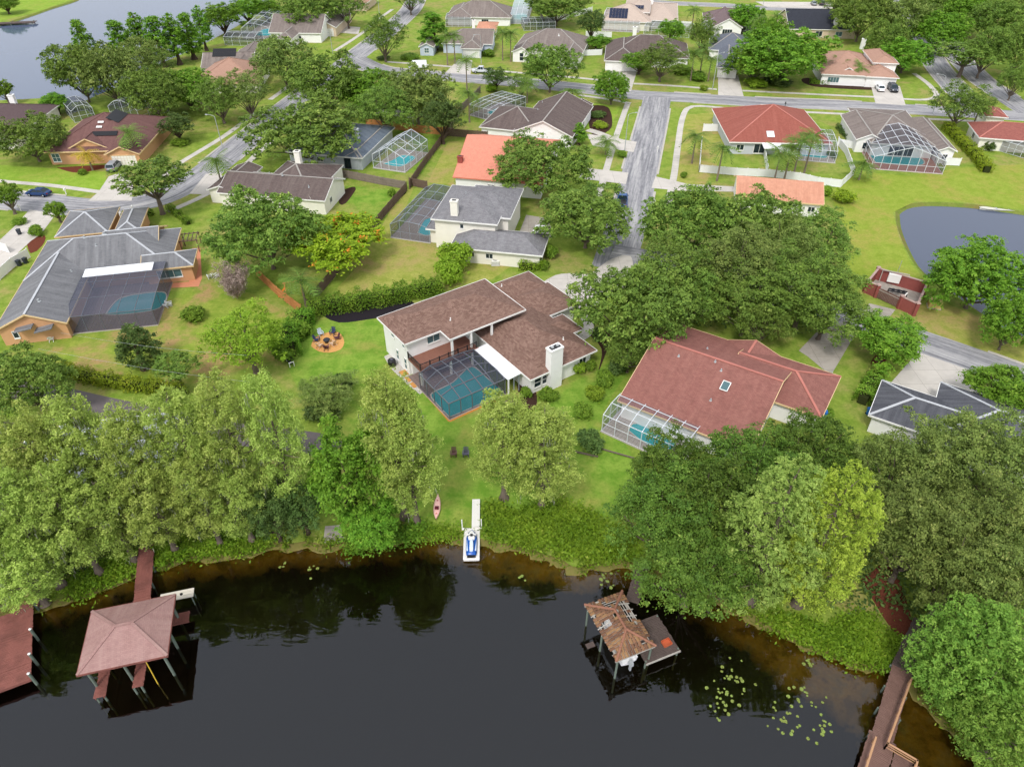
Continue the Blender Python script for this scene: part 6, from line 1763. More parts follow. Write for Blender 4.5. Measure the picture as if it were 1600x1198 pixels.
hedge('clipped hedge left of the dark grey roofed house', [(1345, 632), (1356, 612), (1368, 592)], 1.8, 1.6, HEDGE)
hedge('square clipped hedge by the garage of the cream house', [(812, 420), (830, 422), (848, 418)], 1.6, 1.4, LIME)
hedge('dark hedge line left of the grey gable house', [c4(440, 800), c4(480, 850), c4(530, 885)], 1.2, 0.9, DARKL)
hedge('hedge under the tan roofed house windows', [c4(260, 520), c4(380, 525), c4(480, 515)], 1.4, 1.0)
hedge('hedge at the top of the fire pit lawn', [(455, 560), (452, 540), (462, 522), (484, 500)], 2.6, 2.4, BRIGHT)
for kd, u, v, w, h, lb in [
    ('lime_shrub', 711, 398, 56, 5.0, 'large round yellow-green bush, upper of two by the dry lawn'), ('lime_shrub', 700, 426, 48, 4.4, 'round yellow-green bush, lower of two by the dry lawn'), ('shrub', 53, 359, 27, 2.0, 'clipped dome bush by the left drive'), ('shrub', 118, 341, 20, 1.4, 'rounded hedge bush at the grey house drive'),
    ('yellow_shrub', 1318, 305, 40, 2.4, 'yellow-green bush beside the peach tiled house'), ('lime_shrub', 1290, 298, 22, 1.8, 'small bush at the white fence corner'), ('dark_shrub', 1545, 226, 30, 2.2, 'reddish bush beside the yellow hedge'), ('shrub', 302, 490, 42, 2.4, 'white flowering bush on the garden lawn'),
    ('shrub', 862, 392, 24, 2.6, 'tall shrub at the garage corner of the cream house'), ('shrub', 850, 413, 20, 1.6, 'shrub beside the square clipped hedge'), ('lime_shrub', 905, 575, 26, 1.8, 'bush right of the white chimney'), ('shrub', 922, 568, 24, 1.8, 'bush at the right corner of the white house'), ('shrub', 820, 612, 22, 1.6, 'bush left of the white house bay window'), ('shrub', 856, 615, 34, 2.0, 'reddish-green bush below the chimney'),
    ('shrub', 912, 640, 40, 2.2, 'bush on the slope left of the red roof cage'), ('lime_shrub', 930, 612, 32, 2.0, 'yellow-green bush in the border between the houses'), ('shrub', 945, 590, 34, 2.2, 'bush in the upper part of the border between the houses'), ('dark_shrub', 965, 570, 38, 2.6, 'dark bush under the oak between the houses'), ('dark_shrub', 922, 685, 50, 2.4, 'dark bush in front of the red roof cage'), ('dark_shrub', 935, 520, 26, 2.0, 'dark bush beside the garden path'),
    ('shrub', 465, 515, 44, 2.8, 'leafy bush beside the cedar fence end'), ('shrub', 440, 545, 46, 3.0, 'leafy bush left of the fire pit lawn'), ('dark_shrub', 500, 640, 56, 2.6, 'dark bushes above the lane end'), ('dark_shrub', 535, 595, 40, 2.2, 'grey-green bush on the lawn'), ('lime_shrub', 250, 185, 20, 1.6, 'bush at the path of the orange house'), ('shrub', 282, 222, 34, 1.4, 'wide low bush on the orange house lawn'),
    ('shrub', 128, 268, 16, 1.2, 'yellowish bush under the yellow palm'), ('shrub', 245, 205, 16, 1.4, 'bush beside the orange house wall'), ('dark_shrub', 935, 178, 28, 1.6, 'flower bed bush by the white gable house'), ('yellow_shrub', 940, 195, 26, 1.2, 'yellow flowering bush in the corner garden'), ('shrub', 972, 240, 18, 1.4, 'shrub on the verge by the short street'), ('lime_shrub', 770, 137, 24, 2.0, 'yellow-green bush at the cross street'),
    ('shrub', 765, 82, 24, 2.4, 'round bush right of the pale blue garage'), ('shrub', 640, 88, 36, 1.6, 'low bush on the corner lawn'), ('dark_shrub', 600, 90, 22, 1.2, 'bush under the round street tree'), ('shrub', 1065, 108, 40, 2.6, 'bushes in front of the brown garage house'), ('shrub', 1090, 118, 34, 2.4, 'bushes left of the slate garage drive'), ('lime_shrub', 1100, 138, 14, 1.4, 'small bush by the drive of the slate garage'),
    ('lime_shrub', 1180, 130, 40, 2.0, 'bright bushes right of the slate garage drive'), ('dark_shrub', 1215, 125, 50, 2.0, 'dark bushes under the large green tree'), ('shrub', 1320, 125, 26, 1.4, 'bush before the arched porch'), ('shrub', 1345, 127, 18, 1.2, 'bush right of the arched porch'), ('shrub', 1068, 272, 14, 1.2, 'small bush on the verge near the peach roof'), ('shrub', 1002, 545, 40, 2.5, 'bush at the left gable of the red roof'),
    ('shrub', 930, 67, 20, 2.0, 'bush behind the white fence, top row'), ('shrub', 1025, 37, 16, 2.0, 'bush beside the solar panel house'), ('shrub', 1380, 650, 18, 1.4, 'bush beside the blue bin'), ('shrub', 1295, 645, 22, 1.2, 'bush at the corner of the red roofed wing'), ('dark_shrub', 520, 50, 22, 1.6, 'bush at the long brown house garage'), ('shrub', 487, 55, 26, 3.0, 'round tree-like bush before the long brown house'),
    ('dark_shrub', 1300, 240, 20, 1.4, 'small bush behind the fence by the palms'), ('shrub', 30, 345, 24, 1.2, 'flower bush at the left edge by the drive'), ('shrub', 700, 325, 10, 1.0, 'small shrub by the blue pool cage'), ('shrub', 612, 300, 16, 1.6, 'bush at the corner of the play lawn')]:
    bush(kd, u, v, w, h, lb)

# ---- ground cover along the shore
def cover(name, label, px, mat, n, h=0.6, ls=0.16, cat='plants'):
    pts = [P(u, v, 0) for u, v in px]
    poly = np.array([(p.x, p.y) for p in pts])
    lo, hi = poly.min(0), poly.max(0)
    q = lo + (hi - lo) * rng.random((n * 4, 2))
    ins = np.zeros(len(q), bool)
    j = len(poly) - 1
    for i in range(len(poly)):
        xi, yi = poly[i]; xj, yj = poly[j]
        c = ((yi > q[:, 1]) != (yj > q[:, 1])) & (q[:, 0] < (xj - xi) * (q[:, 1] - yi) / (yj - yi + 1e-12) + xi)
        ins ^= c; j = i
    q = q[ins][:n]; q = q + rng.normal(size=q.shape) * 0.55
    hh = h * (0.55 + 0.45 * np.sin(q[:, 0] * 1.1 + np.sin(q[:, 1] * 0.9)) * np.cos(q[:, 1] * 1.3))
    z = np.abs(hh * rng.random(len(q)) ** 0.6) - np.clip(signed_dist(q), 0, 3) * 0.22
    nn = rng.normal(size=(len(q), 3)); nn[:, 2] = np.abs(nn[:, 2]) + 0.5
    t = 0.3 * (np.sin(q[:, 0] * 0.7) * np.cos(q[:, 1] * 0.8) * .5 + .5) + 0.7 * rng.beta(1.6, 2, size=len(q))
    o = link(name, leaf_mesh(name, np.column_stack([q, z]), nn, ls * (0.6 + 0.8 * rng.random(len(q))), t, mat))
    return tag(o, label, cat, None, 'stuff')
cover('shore_plants', 'lush yellow-green plants on the shore right of the jet ski', [(760, 790), (800, 800), (880, 785), (940, 815), (985, 835), (1000, 870), (960, 872), (920, 874), (890, 868), (850, 855), (800, 846), (762, 838)], REEDS, 15000, 0.9, 0.17)
cover('shore_plants', 'green plants on the bank below the left cypresses', [(100, 915), (170, 880), (215, 860), (300, 840), (400, 835), (440, 840), (400, 856), (300, 868), (250, 880), (215, 890), (160, 915), (115, 935)], REEDS, 9000, 0.8, 0.16)
cover('shore_plants', 'bright plants on the bank left of the boardwalk', [(1200, 960), (1290, 985), (1350, 960), (1400, 1000), (1410, 1030), (1390, 1042), (1330, 1028), (1270, 1006), (1215, 982)], REEDS, 9000, 0.8, 0.16)
cover('shore_plants', 'leafy plants hanging over the bank below the bright tree', [(540, 845), (600, 825), (660, 822), (655, 842), (600, 848), (545, 860)], BRIGHT, 3500, 0.8, 0.16)
cover('shore_plants', 'grassy fringe at the water left of the jet ski', [(650, 826), (720, 826), (722, 836), (660, 838)], REEDS, 1500, 0.3, 0.12)
cover('leaf_litter', 'dark undergrowth beneath the right shore oaks', [(980, 760), (1180, 700), (1400, 700), (1620, 740), (1640, 1040), (1480, 1040), (1400, 950), (1200, 940), (1050, 890)], DARKL, 16000, 0.7, 0.2)
cover('leaf_litter', 'undergrowth beneath the left cypresses', [(-60, 780), (100, 790), (300, 760), (440, 740), (480, 820), (400, 840), (200, 860), (60, 920), (-60, 930)], DARKL, 12000, 0.6, 0.2)
cover('leaf_litter', 'undergrowth beneath the central oak wood', [(1000, 400), (1150, 360), (1300, 400), (1320, 480), (1260, 520), (1120, 510), (1000, 500)], DARKL, 6000, 0.6, 0.22)
_i = rng.integers(0, len(sh) - 1, 9000); _t = rng.random(9000)[:, None]
_q = sh[_i] * (1 - _t) + sh[_i + 1] * _t + rng.normal(size=(9000, 2)) * np.array([0.35, 0.45])
_m = np.sin(_q[:, 0] * 0.9) + np.sin(_q[:, 0] * 2.7 + 1) + rng.normal(size=9000) * 0.6 > -0.6
_m &= np.abs(_q[:, 0] - P(737, 840).x) > 1.3
_q = _q[_m]; _n = rng.normal(size=(len(_q), 3)); _n[:, 2] = np.abs(_n[:, 2]) + 0.4
_z = np.abs(0.45 * rng.random(len(_q))) - np.clip(signed_dist(_q), 0, 0.8) * 0.55
tag(link('shore_fringe', leaf_mesh('shore_fringe', np.column_stack([_q, _z]), _n, 0.17 * (0.6 + 0.8 * rng.random(len(_q))), rng.beta(1.6, 2, size=len(_q)), REEDS, 0.35)), 'thin fringe of reeds along the waterline', 'plants', None, 'stuff')

# ================================================================== DOCKS AND BOATHOUSES
REDWOOD = wood('red_dock_wood', (158, 104, 94), (126, 76, 68), 0.8)
GREYWOOD = wood('grey_dock_wood', (112, 98, 92), (84, 72, 68), 0.5)
BROWNWOOD = wood('brown_board_wood', (142, 112, 102), (114, 86, 78), 0.5)
PILE = wood('green_pile', (126, 138, 124), (100, 110, 100), 0.3)
TANRAIL = wood('tan_rail', (204, 160, 124), (182, 138, 104), 0.2)
def deck(root, a, b, w, z, mat, gap=0.022, bw=0.14, th=0.05, name='deck_boards'):
    """boards laid across a run from a to b (both in the frame of root)"""
    d = (b - a); L = d.length; d.normalize(); n = Vector((-d.y, d.x, 0))
    m = MB(); k = max(1, int(L / bw))
    for i in range(k):
        p = a + d * (L * i / k + gap / 2); q = a + d * (L * (i + 1) / k - gap / 2)
        j = random.uniform(-0.04, 0.04); zz = z + random.uniform(-0.012, 0.012)
        s = n * (w / 2 + j)
        m.hexa([(p - s).xy[:] + (zz - th,), (q - s).xy[:] + (zz - th,), (q + s).xy[:] + (zz - th,), (p + s).xy[:] + (zz - th,),
                (p - s).xy[:] + (zz,), (q - s).xy[:] + (zz,), (q + s).xy[:] + (zz,), (p + s).xy[:] + (zz,)])
    o = m.build(name, mat, root); o['kind'] = 'stuff'
    for s in (-1, 1):
        e = n * s * (w / 2 - 0.12)
        MB().bar((a + e).xy[:] + (z - th - 0.11,), (b + e).xy[:] + (z - th - 0.11,), 0.08, 0.2).build('stringer', mat, root)
def pile(root, p, z1, mat=PILE, r=0.12, z0=-3.0, cap=True):
    b = MB(); b.tube([(p.x, p.y, z0), (p.x, p.y, z1)], r, 10)
    o = b.build('piling', mat, root, smooth=False)
    if cap: MB().tube([(p.x, p.y, z1 + 0.001), (p.x, p.y, z1 + 0.12)], [r * 1.12, 0.03], 10).build('piling_cap', WHITE, o)
def rel(root, u, v, z=0.0):
    p = P(u, v, z) - Vector(root.location); return Vector((p.x, p.y, 0))

# ---- left boathouse with hip roof
oc = P(200, 1005, 3.2)
BH = empty('boathouse', (oc.x, oc.y, 0), R(14.5), 'boathouse with pinkish hip roof and red dock standing in the lake', 'boathouse')
def bl(u, v, z):
    p = P(u, v, z) - Vector((oc.x, oc.y, 0)); c, s = math.cos(R(14.5)), math.sin(R(14.5))
    return Vector((p.x * c + p.y * s, -p.x * s + p.y * c, z))
cs = [bl(121, 1054, 3.2), bl(264, 1023, 3.2), bl(271, 928, 3.2), bl(142, 955, 3.2)]
x0, x1 = (cs[0].x + cs[3].x) / 2, (cs[1].x + cs[2].x) / 2
y0, y1 = (cs[0].y + cs[1].y) / 2, (cs[2].y + cs[3].y) / 2
PINKSH = shingle('pink_brown_shingle', (164, 130, 124), (146, 112, 108), (184, 156, 148), 0.3, (0.3, 0.15), 0.6, 0.2)
hw = (y1 - y0) / 2; ym = (y0 + y1) / 2; top = 3.2 + hw * 0.42
up = [(x0, y0, 3.2), (x1, y0, 3.2), (x1, y1, 3.2), (x0, y1, 3.2), (x0 + hw * 0.92, ym, top), (x1 - hw * 0.92, ym, top)]
lo = [(a, b, c - 0.12) for a, b, c in up]
ro = MB().add(up + lo, [(0, 1, 5, 4), (2, 3, 4, 5), (1, 2, 5), (3, 0, 4), (10, 11, 7, 6), (11, 10, 9, 8), (11, 8, 7), (10, 6, 9), (0, 6, 7, 1), (1, 7, 8, 2), (2, 8, 9, 3), (3, 9, 6, 0)]).build('roof', PINKSH, BH)
for p, q in ((4, 5), (0, 4), (3, 4), (1, 5), (2, 5)):
    MB().bar(Vector(up[p]) + Vector((0, 0, .01)), Vector(up[q]) + Vector((0, 0, .02)), 0.24, 0.06).build('ridge_cap', PINKSH, ro)
fb = MB()
for i in range(4):
    p, q = Vector(up[i]), Vector(up[(i + 1) % 4]); d = (q - p).normalized(); n_ = Vector((d.y, -d.x, 0)) * 0.03
    fb.bar(p + n_ - Vector((0, 0, .1)), q + n_ - Vector((0, 0, .1)), 0.05, 0.2, ext=0.05)
fb.build('fascia', REDWOOD, BH)
for xx in (x0 + 0.5, (x0 + x1) / 2 - 0.2, x1 - 0.5):
    for yy in (y0 + 0.45, ym, y1 - 0.45): pile(BH, Vector((xx, yy, 0)), 3.05, cap=False)
for xx in (x0 + 0.5, (x0 + x1) / 2 - 0.2, x1 - 0.5): MB().bar((xx, y0 + 0.2, 2.98), (xx, y1 - 0.2, 2.98), 0.12, 0.2).build('beam', REDWOOD, BH)
deck(BH, Vector((x0 + 0.9, y1, 0)), Vector((x0 + 0.9, y0 - 0.7, 0)), 0.9, 0.45, REDWOOD)
deck(BH, Vector(((x0 + x1) / 2 + 0.4, y1, 0)), Vector(((x0 + x1) / 2 + 0.4, y0 - 0.55, 0)), 0.9, 0.46, REDWOOD)
deck(BH, Vector((x0, y1 - 0.6, 0)), Vector((x1 + 0.5, y1 - 0.6, 0)), 1.2, 0.44, REDWOOD)
for xx in (x0 + 0.6, x0 + 1.2, (x0 + x1) / 2 + 0.1, (x0 + x1) / 2 + 0.7): pile(BH, Vector((xx, y0 - 0.55, 0)), 0.40, r=0.09, cap=False)
MB().bar(((x0 + x1) / 2 + 1.6, y0 + 0.3, 2.9), ((x0 + x1) / 2 + 1.7, y0 - 0.1, -0.8), 0.07, 0.07).build('mooring_pole', plain('yellow_pole', (204, 174, 60), 0.6), BH)
ga, gb = bl(222, 938, 0.46), bl(229, 852, 0.46)
deck(BH, Vector((ga.x, ga.y - 0.2, 0)), Vector((gb.x, gb.y, 0)), 1.5, 0.47, REDWOOD)
for k_ in range(4):
    for s in (-0.7, 0.7):
        t = k_ / 3.4; pile(BH, Vector((ga.x + (gb.x - ga.x) * t + s, ga.y + (gb.y - ga.y) * t, 0)), 0.36, r=0.09, cap=False)
# bench of white boards at the boathouse corner
br_ = P(*e1(930, 310), 0.6)
bt = empty('fish_cleaning_table', (br_.x, br_.y, 0), R(14.5), 'white board table at the right rear corner of the pink boathouse', 'table')
for i in range(3): MB().box(-1.5, 1.5, -0.5 + i * 0.34, -0.19 + i * 0.34, 0.85, 0.91).build('board', plain('weathered_white', (214, 206, 192), 0.8, 0.1, 0.15), bt)
for sx_ in (-1.3, 1.3):
    for sy_ in (-0.4, 0.4): MB().tube([(sx_, sy_, -2.5), (sx_, sy_, 0.85)], 0.06, 8).build('leg', PILE, bt)
MB().cyl(0.4, 0.0, 0.91, 0.98, 0.13, 10).build('basin', BLACK, bt)
# ---- left edge dock
o_ = P(30, 1020, 0.5)
DL = empty('dock', (o_.x, o_.y, 0), 0, 'red plank dock at the left edge of the lake', 'dock')
dirv = (P(47, 1045, 0.5) - P(50, 965, 0.5)); dirv.z = 0; dirv.normalize()
a_ = rel(DL, 52, 945, 0.5); b_ = rel(DL, 48, 1060, 0.5)
nrm = Vector((dirv.y, -dirv.x, 0))
if nrm.x > 0: nrm = -nrm
W_ = 9.0
deck(DL, a_ + nrm * W_ / 2 + Vector((0, 0, 0)), b_ + nrm * W_ / 2, W_, 0.5, REDWOOD)
MB().bar((b_ + dirv * 0.05).xy[:] + (0.42,), (b_ + nrm * W_ + dirv * 0.05).xy[:] + (0.42,), 0.08, 0.3).build('edge_board', REDWOOD, DL)
for p_ in (a_ - nrm * 0.12, a_.lerp(b_, 0.42) - nrm * 0.12, a_.lerp(b_, 0.75) - nrm * 0.12, b_ - nrm * 0.12): pile(DL, p_, 1.3)
deck(DL, rel(DL, 45, 948, 0.5), rel(DL, 52, 910, 0.5), 1.6, 0.49, REDWOOD)
# ---- ruined tile boathouse
oc2 = P(975, 985, 2.6)
A2 = -68.0
RB = empty('ruined_boathouse', (oc2.x, oc2.y, 0), R(A2 + 90), 'ruined boathouse with broken brown tile roof and missing tiles', 'boathouse')
def rl_(u, v, z):
    p = P(u, v, z) - Vector((oc2.x, oc2.y, 0)); a = R(A2 + 90); c, s = math.cos(a), math.sin(a)
    return Vector((p.x * c + p.y * s, -p.x * s + p.y * c, z))
q4 = [rl_(958, 1036, 2.6), rl_(1021, 1011, 2.6), rl_(976, 923, 2.6), rl_(917, 943, 2.6)]
x0, x1 = (q4[0].x + q4[3].x) / 2, (q4[1].x + q4[2].x) / 2
y0, y1 = (q4[0].y + q4[1].y) / 2, (q4[2].y + q4[3].y) / 2
hw = (x1 - x0) / 2; xm = (x0 + x1) / 2; sl = 0.45; top = 2.6 + hw * sl
BATTEN = wood('bleached_batten', (206, 200, 190), (168, 160, 150), 0.4)
TILE = [wood('clay_tile_%d' % i, c, c2, 0.5) for i, (c, c2) in enumerate((((150, 112, 84), (126, 92, 70)), ((130, 96, 74), (106, 76, 60)), ((164, 128, 90), (138, 104, 74))))]
RIDGE_T = wood('clay_ridge', (168, 120, 98), (144, 100, 82), 0.3)
def zroof(x, y): return 2.6 + sl * min(x - x0, x1 - x, y - y0, y1 - y)
rf = MB()
nr = 7
for i in range(1, 7):                       # battens
    t = i / 7 * hw
    zz = 2.6 + t * sl - 0.02
    for a, b in (((x0 + t, y0 + t), (x0 + t, y1 - t)), ((x1 - t, y0 + t), (x1 - t, y1 - t)), ((x0 + t, y0 + t), (x1 - t, y0 + t)), ((x0 + t, y1 - t), (x1 - t, y1 - t))):
        MB().bar((*a, zz), (*b, zz), 0.06, 0.05).build('batten', BATTEN, RB)
ny_ = 9
for i in range(ny_ + 1):                    # rafters
    y = y0 + (y1 - y0) * i / ny_
    t = min(hw, y - y0, y1 - y)
    for xa in (x0, x1):
        sgn = 1 if xa == x0 else -1
        if t > 0.1: MB().bar((xa, y, 2.56), (xa + sgn * t, y, 2.56 + t * sl), 0.07, 0.09).build('rafter', BATTEN, RB)
tiles = [MB(), MB(), MB()]
tw, tl = 0.30, 0.36
def tile_on(side):
    if side in ('x0', 'x1'): span = (y0, y1)
    else: span = (x0, x1)
    rows = int(hw / (tl * 0.92))
    for r_ in range(rows):
        t = r_ * hw / rows
        a0, a1 = span[0] + t + 0.05, span[1] - t - 0.05
        n_ = int((a1 - a0) / tw)
        for i in range(n_):
            a = a0 + (i + 0.5) * (a1 - a0) / n_
            f = (a - span[0]) / (span[1] - span[0]); h_ = t / hw
            if side == 'x1' and 0.36 < f < 0.80 and h_ < 0.5 and not (random.random() < 0.15): continue
            if side == 'x1' and random.random() < 0.06: continue
            if side == 'x0' and 0.50 < f < 0.58 and h_ < 0.4: continue
            if side == 'y1' and 0.35 < f < 0.7 and 0.2 < h_ and random.random() < 0.6: continue
            if random.random() < 0.04: continue
            L = hw / rows * 1.12; w = (a1 - a0) / n_ * 0.90
            t0, t1 = t, t + L; z0_, z1_ = 2.6 + t0 * sl + 0.07, 2.6 + t1 * sl + 0.035
            def pt(tt, off, z):
                if side == 'x0': return (x0 + tt, a + off, z)
                if side == 'x1': return (x1 - tt, a + off, z)
                if side == 'y0': return (a + off, y0 + tt, z)
                return (a + off, y1 - tt, z)
            m = tiles[random.randrange(3)]
            vs = []
            for tt, zz in ((t0, z0_), (t1, z1_)):
                for off, lift in ((-w / 2, 0.0), (-w / 4, 0.05), (w / 4, 0.05), (w / 2, 0.0)):
                    vs.append(pt(tt, off, zz + lift + random.uniform(-.006, .006)))
            m.add(vs, [(0, 1, 5, 4), (1, 2, 6, 5), (2, 3, 7, 6), (0, 3, 2, 1)])
for s_ in ('x0', 'x1', 'y0', 'y1'): tile_on(s_)
for i, m in enumerate(tiles):
    o = m.build('roof_tiles', TILE[i], RB); o['kind'] = 'stuff'
for a, b in (((x0, y0), (xm, y0 + hw)), ((x1, y0), (xm, y0 + hw)), ((x0, y1), (xm, y1 - hw)), ((x1, y1), (xm, y1 - hw)), ((xm, y0 + hw), (xm, y1 - hw))):
    pa = Vector((*a, zroof(*a) + 0.12)); pb_ = Vector((*b, zroof(*b) + 0.12))
    n_ = max(2, int((pb_ - pa).length / 0.4))
    for i in range(n_):
        MB().tube([pa.lerp(pb_, i / n_), pa.lerp(pb_, (i + 0.96) / n_)], [0.12, 0.10], 7).build('ridge_tile', RIDGE_T, RB)
for xx in (x0 + 0.3, x1 - 0.3):
    for yy in (y0 + 0.2, (y0 + y1) / 2, y1 - 0.2): pile(RB, Vector((xx, yy, 0)), 2.5, r=0.10, cap=False)
    MB().bar((xx, y0, 2.5), (xx, y1, 2.5), 0.12, 0.16).build('beam', BATTEN, RB)
for yy in (y0 + 0.1, y1 - 0.1): MB().bar((x0, yy, 2.47), (x1, yy, 2.47), 0.10, 0.16).build('beam', BATTEN, RB)
dp = [rl_(*e3(675, 430), 0.5), rl_(*e3(765, 408), 0.5), rl_(*e3(860, 595), 0.5), rl_(*e3(690, 640), 0.5)]
da = Vector(((dp[0].x + dp[1].x) / 2, max(dp[0].y, dp[1].y), 0)); db = Vector((da.x, min(dp[2].y, dp[3].y), 0))
dx0, dx1 = min(dp[0].x, dp[3].x), max(dp[1].x, dp[2].x)
deck(RB, Vector(((dx0 + dx1) / 2, da.y, 0)), Vector(((dx0 + dx1) / 2, db.y, 0)), dx1 - dx0, 0.5, GREYWOOD)
MB().bar((dx0, db.y - 0.05, 0.44), (dx1, db.y - 0.05, 0.44), 0.07, 0.22).build('edge_board', BATTEN, RB)
for p_ in ((dx1 - 0.1, db.y + 0.2), (dx1 - 0.1, da.y - 0.2), (dx0 + 0.1, db.y + 0.2)): pile(RB, Vector((*p_, 0)), 0.55, r=0.09, cap=False)
wa, wb_ = rl_(*e3(612, 310), 0.5), rl_(*e3(685, 135), 0.5)
deck(RB, Vector((wa.x, wa.y - 0.6, 0)), Vector((wb_.x, wb_.y, 0)), 1.25, 0.52, GREYWOOD)
MB().box(x0 - 0.9, x0 - 0.1, (y0 + y1) / 2 + 0.2, (y0 + y1) / 2 + 0.7, 0.2, 0.26).build('loose_board', GREYWOOD, RB)
cr = P(*e3(808, 550), 0.55)
CRT = empty('orange_crate', (cr.x, cr.y, 0.5), R(25), 'broken orange crate on the ruined boathouse deck', 'crate')
ORC = plain('orange_plastic', (196, 100, 66), 0.7, 0.2, 0.2)
MB().box(-.4, .4, -.3, .3, 0.01, 0.04).build('base', ORC, CRT)
for s in (-1, 1):
    MB().box(-.4, .4, s * .3 - .02, s * .3 + .02, 0.04, 0.26).build('side', ORC, CRT); MB().box(s * .4 - .02, s * .4 + .02, -.27, .27, 0.04, 0.24).build('side', ORC, CRT)
# white boat slung under the ruined roof
bo = P(*e3(612, 645), 0.9)
BOAT = empty('motor_boat', (bo.x, bo.y, 0.35), R(A2 + 90), 'white motor boat hanging under the ruined tile roof', 'boat')
st = []
for t, w_, k_ in ((0, 0.85, 0.0), (0.25, 0.95, 0.0), (0.6, 0.9, 0.03), (0.85, 0.55, 0.12), (1.0, 0.06, 0.28)):
    y = t * 4.4
    st.append([(-w_, y, 0.75 + k_ * .5), (-w_ * 0.85, y, 0.25 + k_), (0, y, 0.0 + k_), (w_ * 0.85, y, 0.25 + k_), (w_, y, 0.75 + k_ * .5), (w_ * .88, y, 0.72 + k_ * .5), (w_ * .8, y, 0.35 + k_), (-w_ * .8, y, 0.35 + k_), (-w_ * .88, y, 0.72 + k_ * .5)])
hb = MB(); n9 = 9
hb.add([p for s in st for p in s], [(i * n9 + j, i * n9 + (j + 1) % n9, (i + 1) * n9 + (j + 1) % n9, (i + 1) * n9 + j) for i in range(4) for j in range(n9)] + [tuple(range(8, -1, -1))])
hb.build('hull', plain('white_gelcoat', (236, 236, 238), 0.25, 0.5, 0.03), BOAT)
MB().cbox((0, 1.0, 0.55), (1.3, 0.4, 0.35)).build('seat', STEEL, BOAT); MB().cbox((0, 2.2, 0.65), (0.6, 0.5, 0.6)).build('console', WHITE, BOAT)
ob = MB(); ob.cbox((0, -0.3, 0.75), (0.35, 0.45, 0.5), taper=0.8); ob.cbox((0, -0.3, 0.1), (0.14, 0.22, 0.9)); ob.build('outboard_motor', STEEL, BOAT)

# ---- boardwalk, lower right
o_ = P(1400, 1080, 0.6)
BW = empty('boardwalk', (o_.x, o_.y, 0), 0, 'long brown boardwalk with tan railing running out to the lake', 'boardwalk')
pts = [rel(BW, *e4(815, 440), 0.6), rel(BW, *e4(700, 690), 0.6), rel(BW, *e4(600, 1040), 0.6), rel(BW, *e4(520, 1300), 0.6)]
deck(BW, pts[0], pts[1], 1.7, 0.60, GREYWOOD); deck(BW, pts[1] - (pts[1] - pts[0]).normalized() * 0.1, pts[2], 1.6, 0.605, BROWNWOOD); deck(BW, pts[2], pts[3], 2.0, 0.60, BROWNWOOD)
pl = [rel(BW, *e4(600, 1085), 0.6), rel(BW, *e4(560, 1300), 0.6), rel(BW, *e4(770, 1170), 0.6)]
dd_ = (pts[3] - pts[2]).normalized(); nn_ = Vector((-dd_.y, dd_.x, 0))
if nn_.x < 0: nn_ = -nn_
wpl = (pl[2] - pl[0]).dot(nn_)
deck(BW, pl[0] + nn_ * (0.9 + wpl / 2), pl[0] + nn_ * (0.9 + wpl / 2) + dd_ * 5, wpl, 0.607, BROWNWOOD)
def rail_run(root, a, b, z=0.6, h=0.95, mat=TANRAIL):
    n_ = max(1, round((b - a).length / 1.8))
    for i in range(n_ + 1):
        p = a.lerp(b, i / n_); MB().cbox((p.x, p.y, z + h / 2 - 0.2), (0.1, 0.1, h + 0.4)).build('railing_post', mat, root)
    MB().bar(a.xy[:] + (z + h,), b.xy[:] + (z + h,), 0.14, 0.05, ext=0.06).build('handrail', mat, root)
    for zz in (0.35, 0.65): MB().bar(a.xy[:] + (z + zz,), b.xy[:] + (z + zz,), 0.04, 0.09).build('rail', mat, root)
r0, r1 = rel(BW, *e4(752, 735), 1.55), rel(BW, *e4(628, 1073), 1.55)
r2 = rel(BW, *e4(783, 1163), 1.55)
rail_run(BW, r0, r1); rail_run(BW, r1, r2); rail_run(BW, r2, r2 + dd_ * 4)
l0 = rel(BW, *e4(565, 1042), 1.55); rail_run(BW, l0, l0 + dd_ * 5)
for t in (0.0, 0.33, 0.66, 1.0):
    p = pts[1].lerp(pts[2], t)
    for s in (-0.85, 0.85): pile(BW, p + nn_ * s, 0.5, r=0.09, cap=False)

# ---- floating jet ski dock, gangway, jet ski, kayak
o_ = P(737, 822, -0.2)
FD = empty('floating_dock', (P(737, 848, 0.05).x, P(737, 848, 0.05).y, 0.27), R(1.5), 'white floating drive-on dock with gangway at the shore', 'dock')
FLOAT = plain('white_float', (230, 226, 220), 0.6, 0.3, 0.06)
fl = MB()
hl = 2.0
fl.hexa([(-.80, -hl, -0.62), (.80, -hl, -0.62), (.80, hl, -0.62), (-.80, hl, -0.62), (-.85, -hl, -0.22), (.85, -hl, -0.22), (.85, hl, -0.22), (-.85, hl, -0.22)])
fl.build('float', FLOAT, FD, bevel=0.08)
for s in (-1, 1):
    MB().box(s * .62 - .2, s * .62 + .2, -hl + .1, hl - 0.5, -0.22, -0.12).build('bunk', FLOAT, FD, bevel=0.03)
    MB().tube([(s * 1.0, hl - 0.2, -1.6), (s * 1.0, hl - 0.2, 1.3)], 0.055, 10).build('mooring_post', WHITE, FD)
    MB().cbox((s * .93, hl - 0.2, -0.16), (0.22, 0.26, 0.1)).build('post_bracket', WHITE, FD)
gw = MB()
for i in range(6): gw.hexa([(-0.02 + i * .14, hl - .1, 0.06), (.11 + i * .14, hl - .1, 0.06), (.11 + i * .14, hl + 3.5, 0.2), (-0.02 + i * .14, hl + 3.5, 0.2), (-0.02 + i * .14, hl - .1, 0.14), (.11 + i * .14, hl - .1, 0.14), (.11 + i * .14, hl + 3.5, 0.28), (-0.02 + i * .14, hl + 3.5, 0.28)])
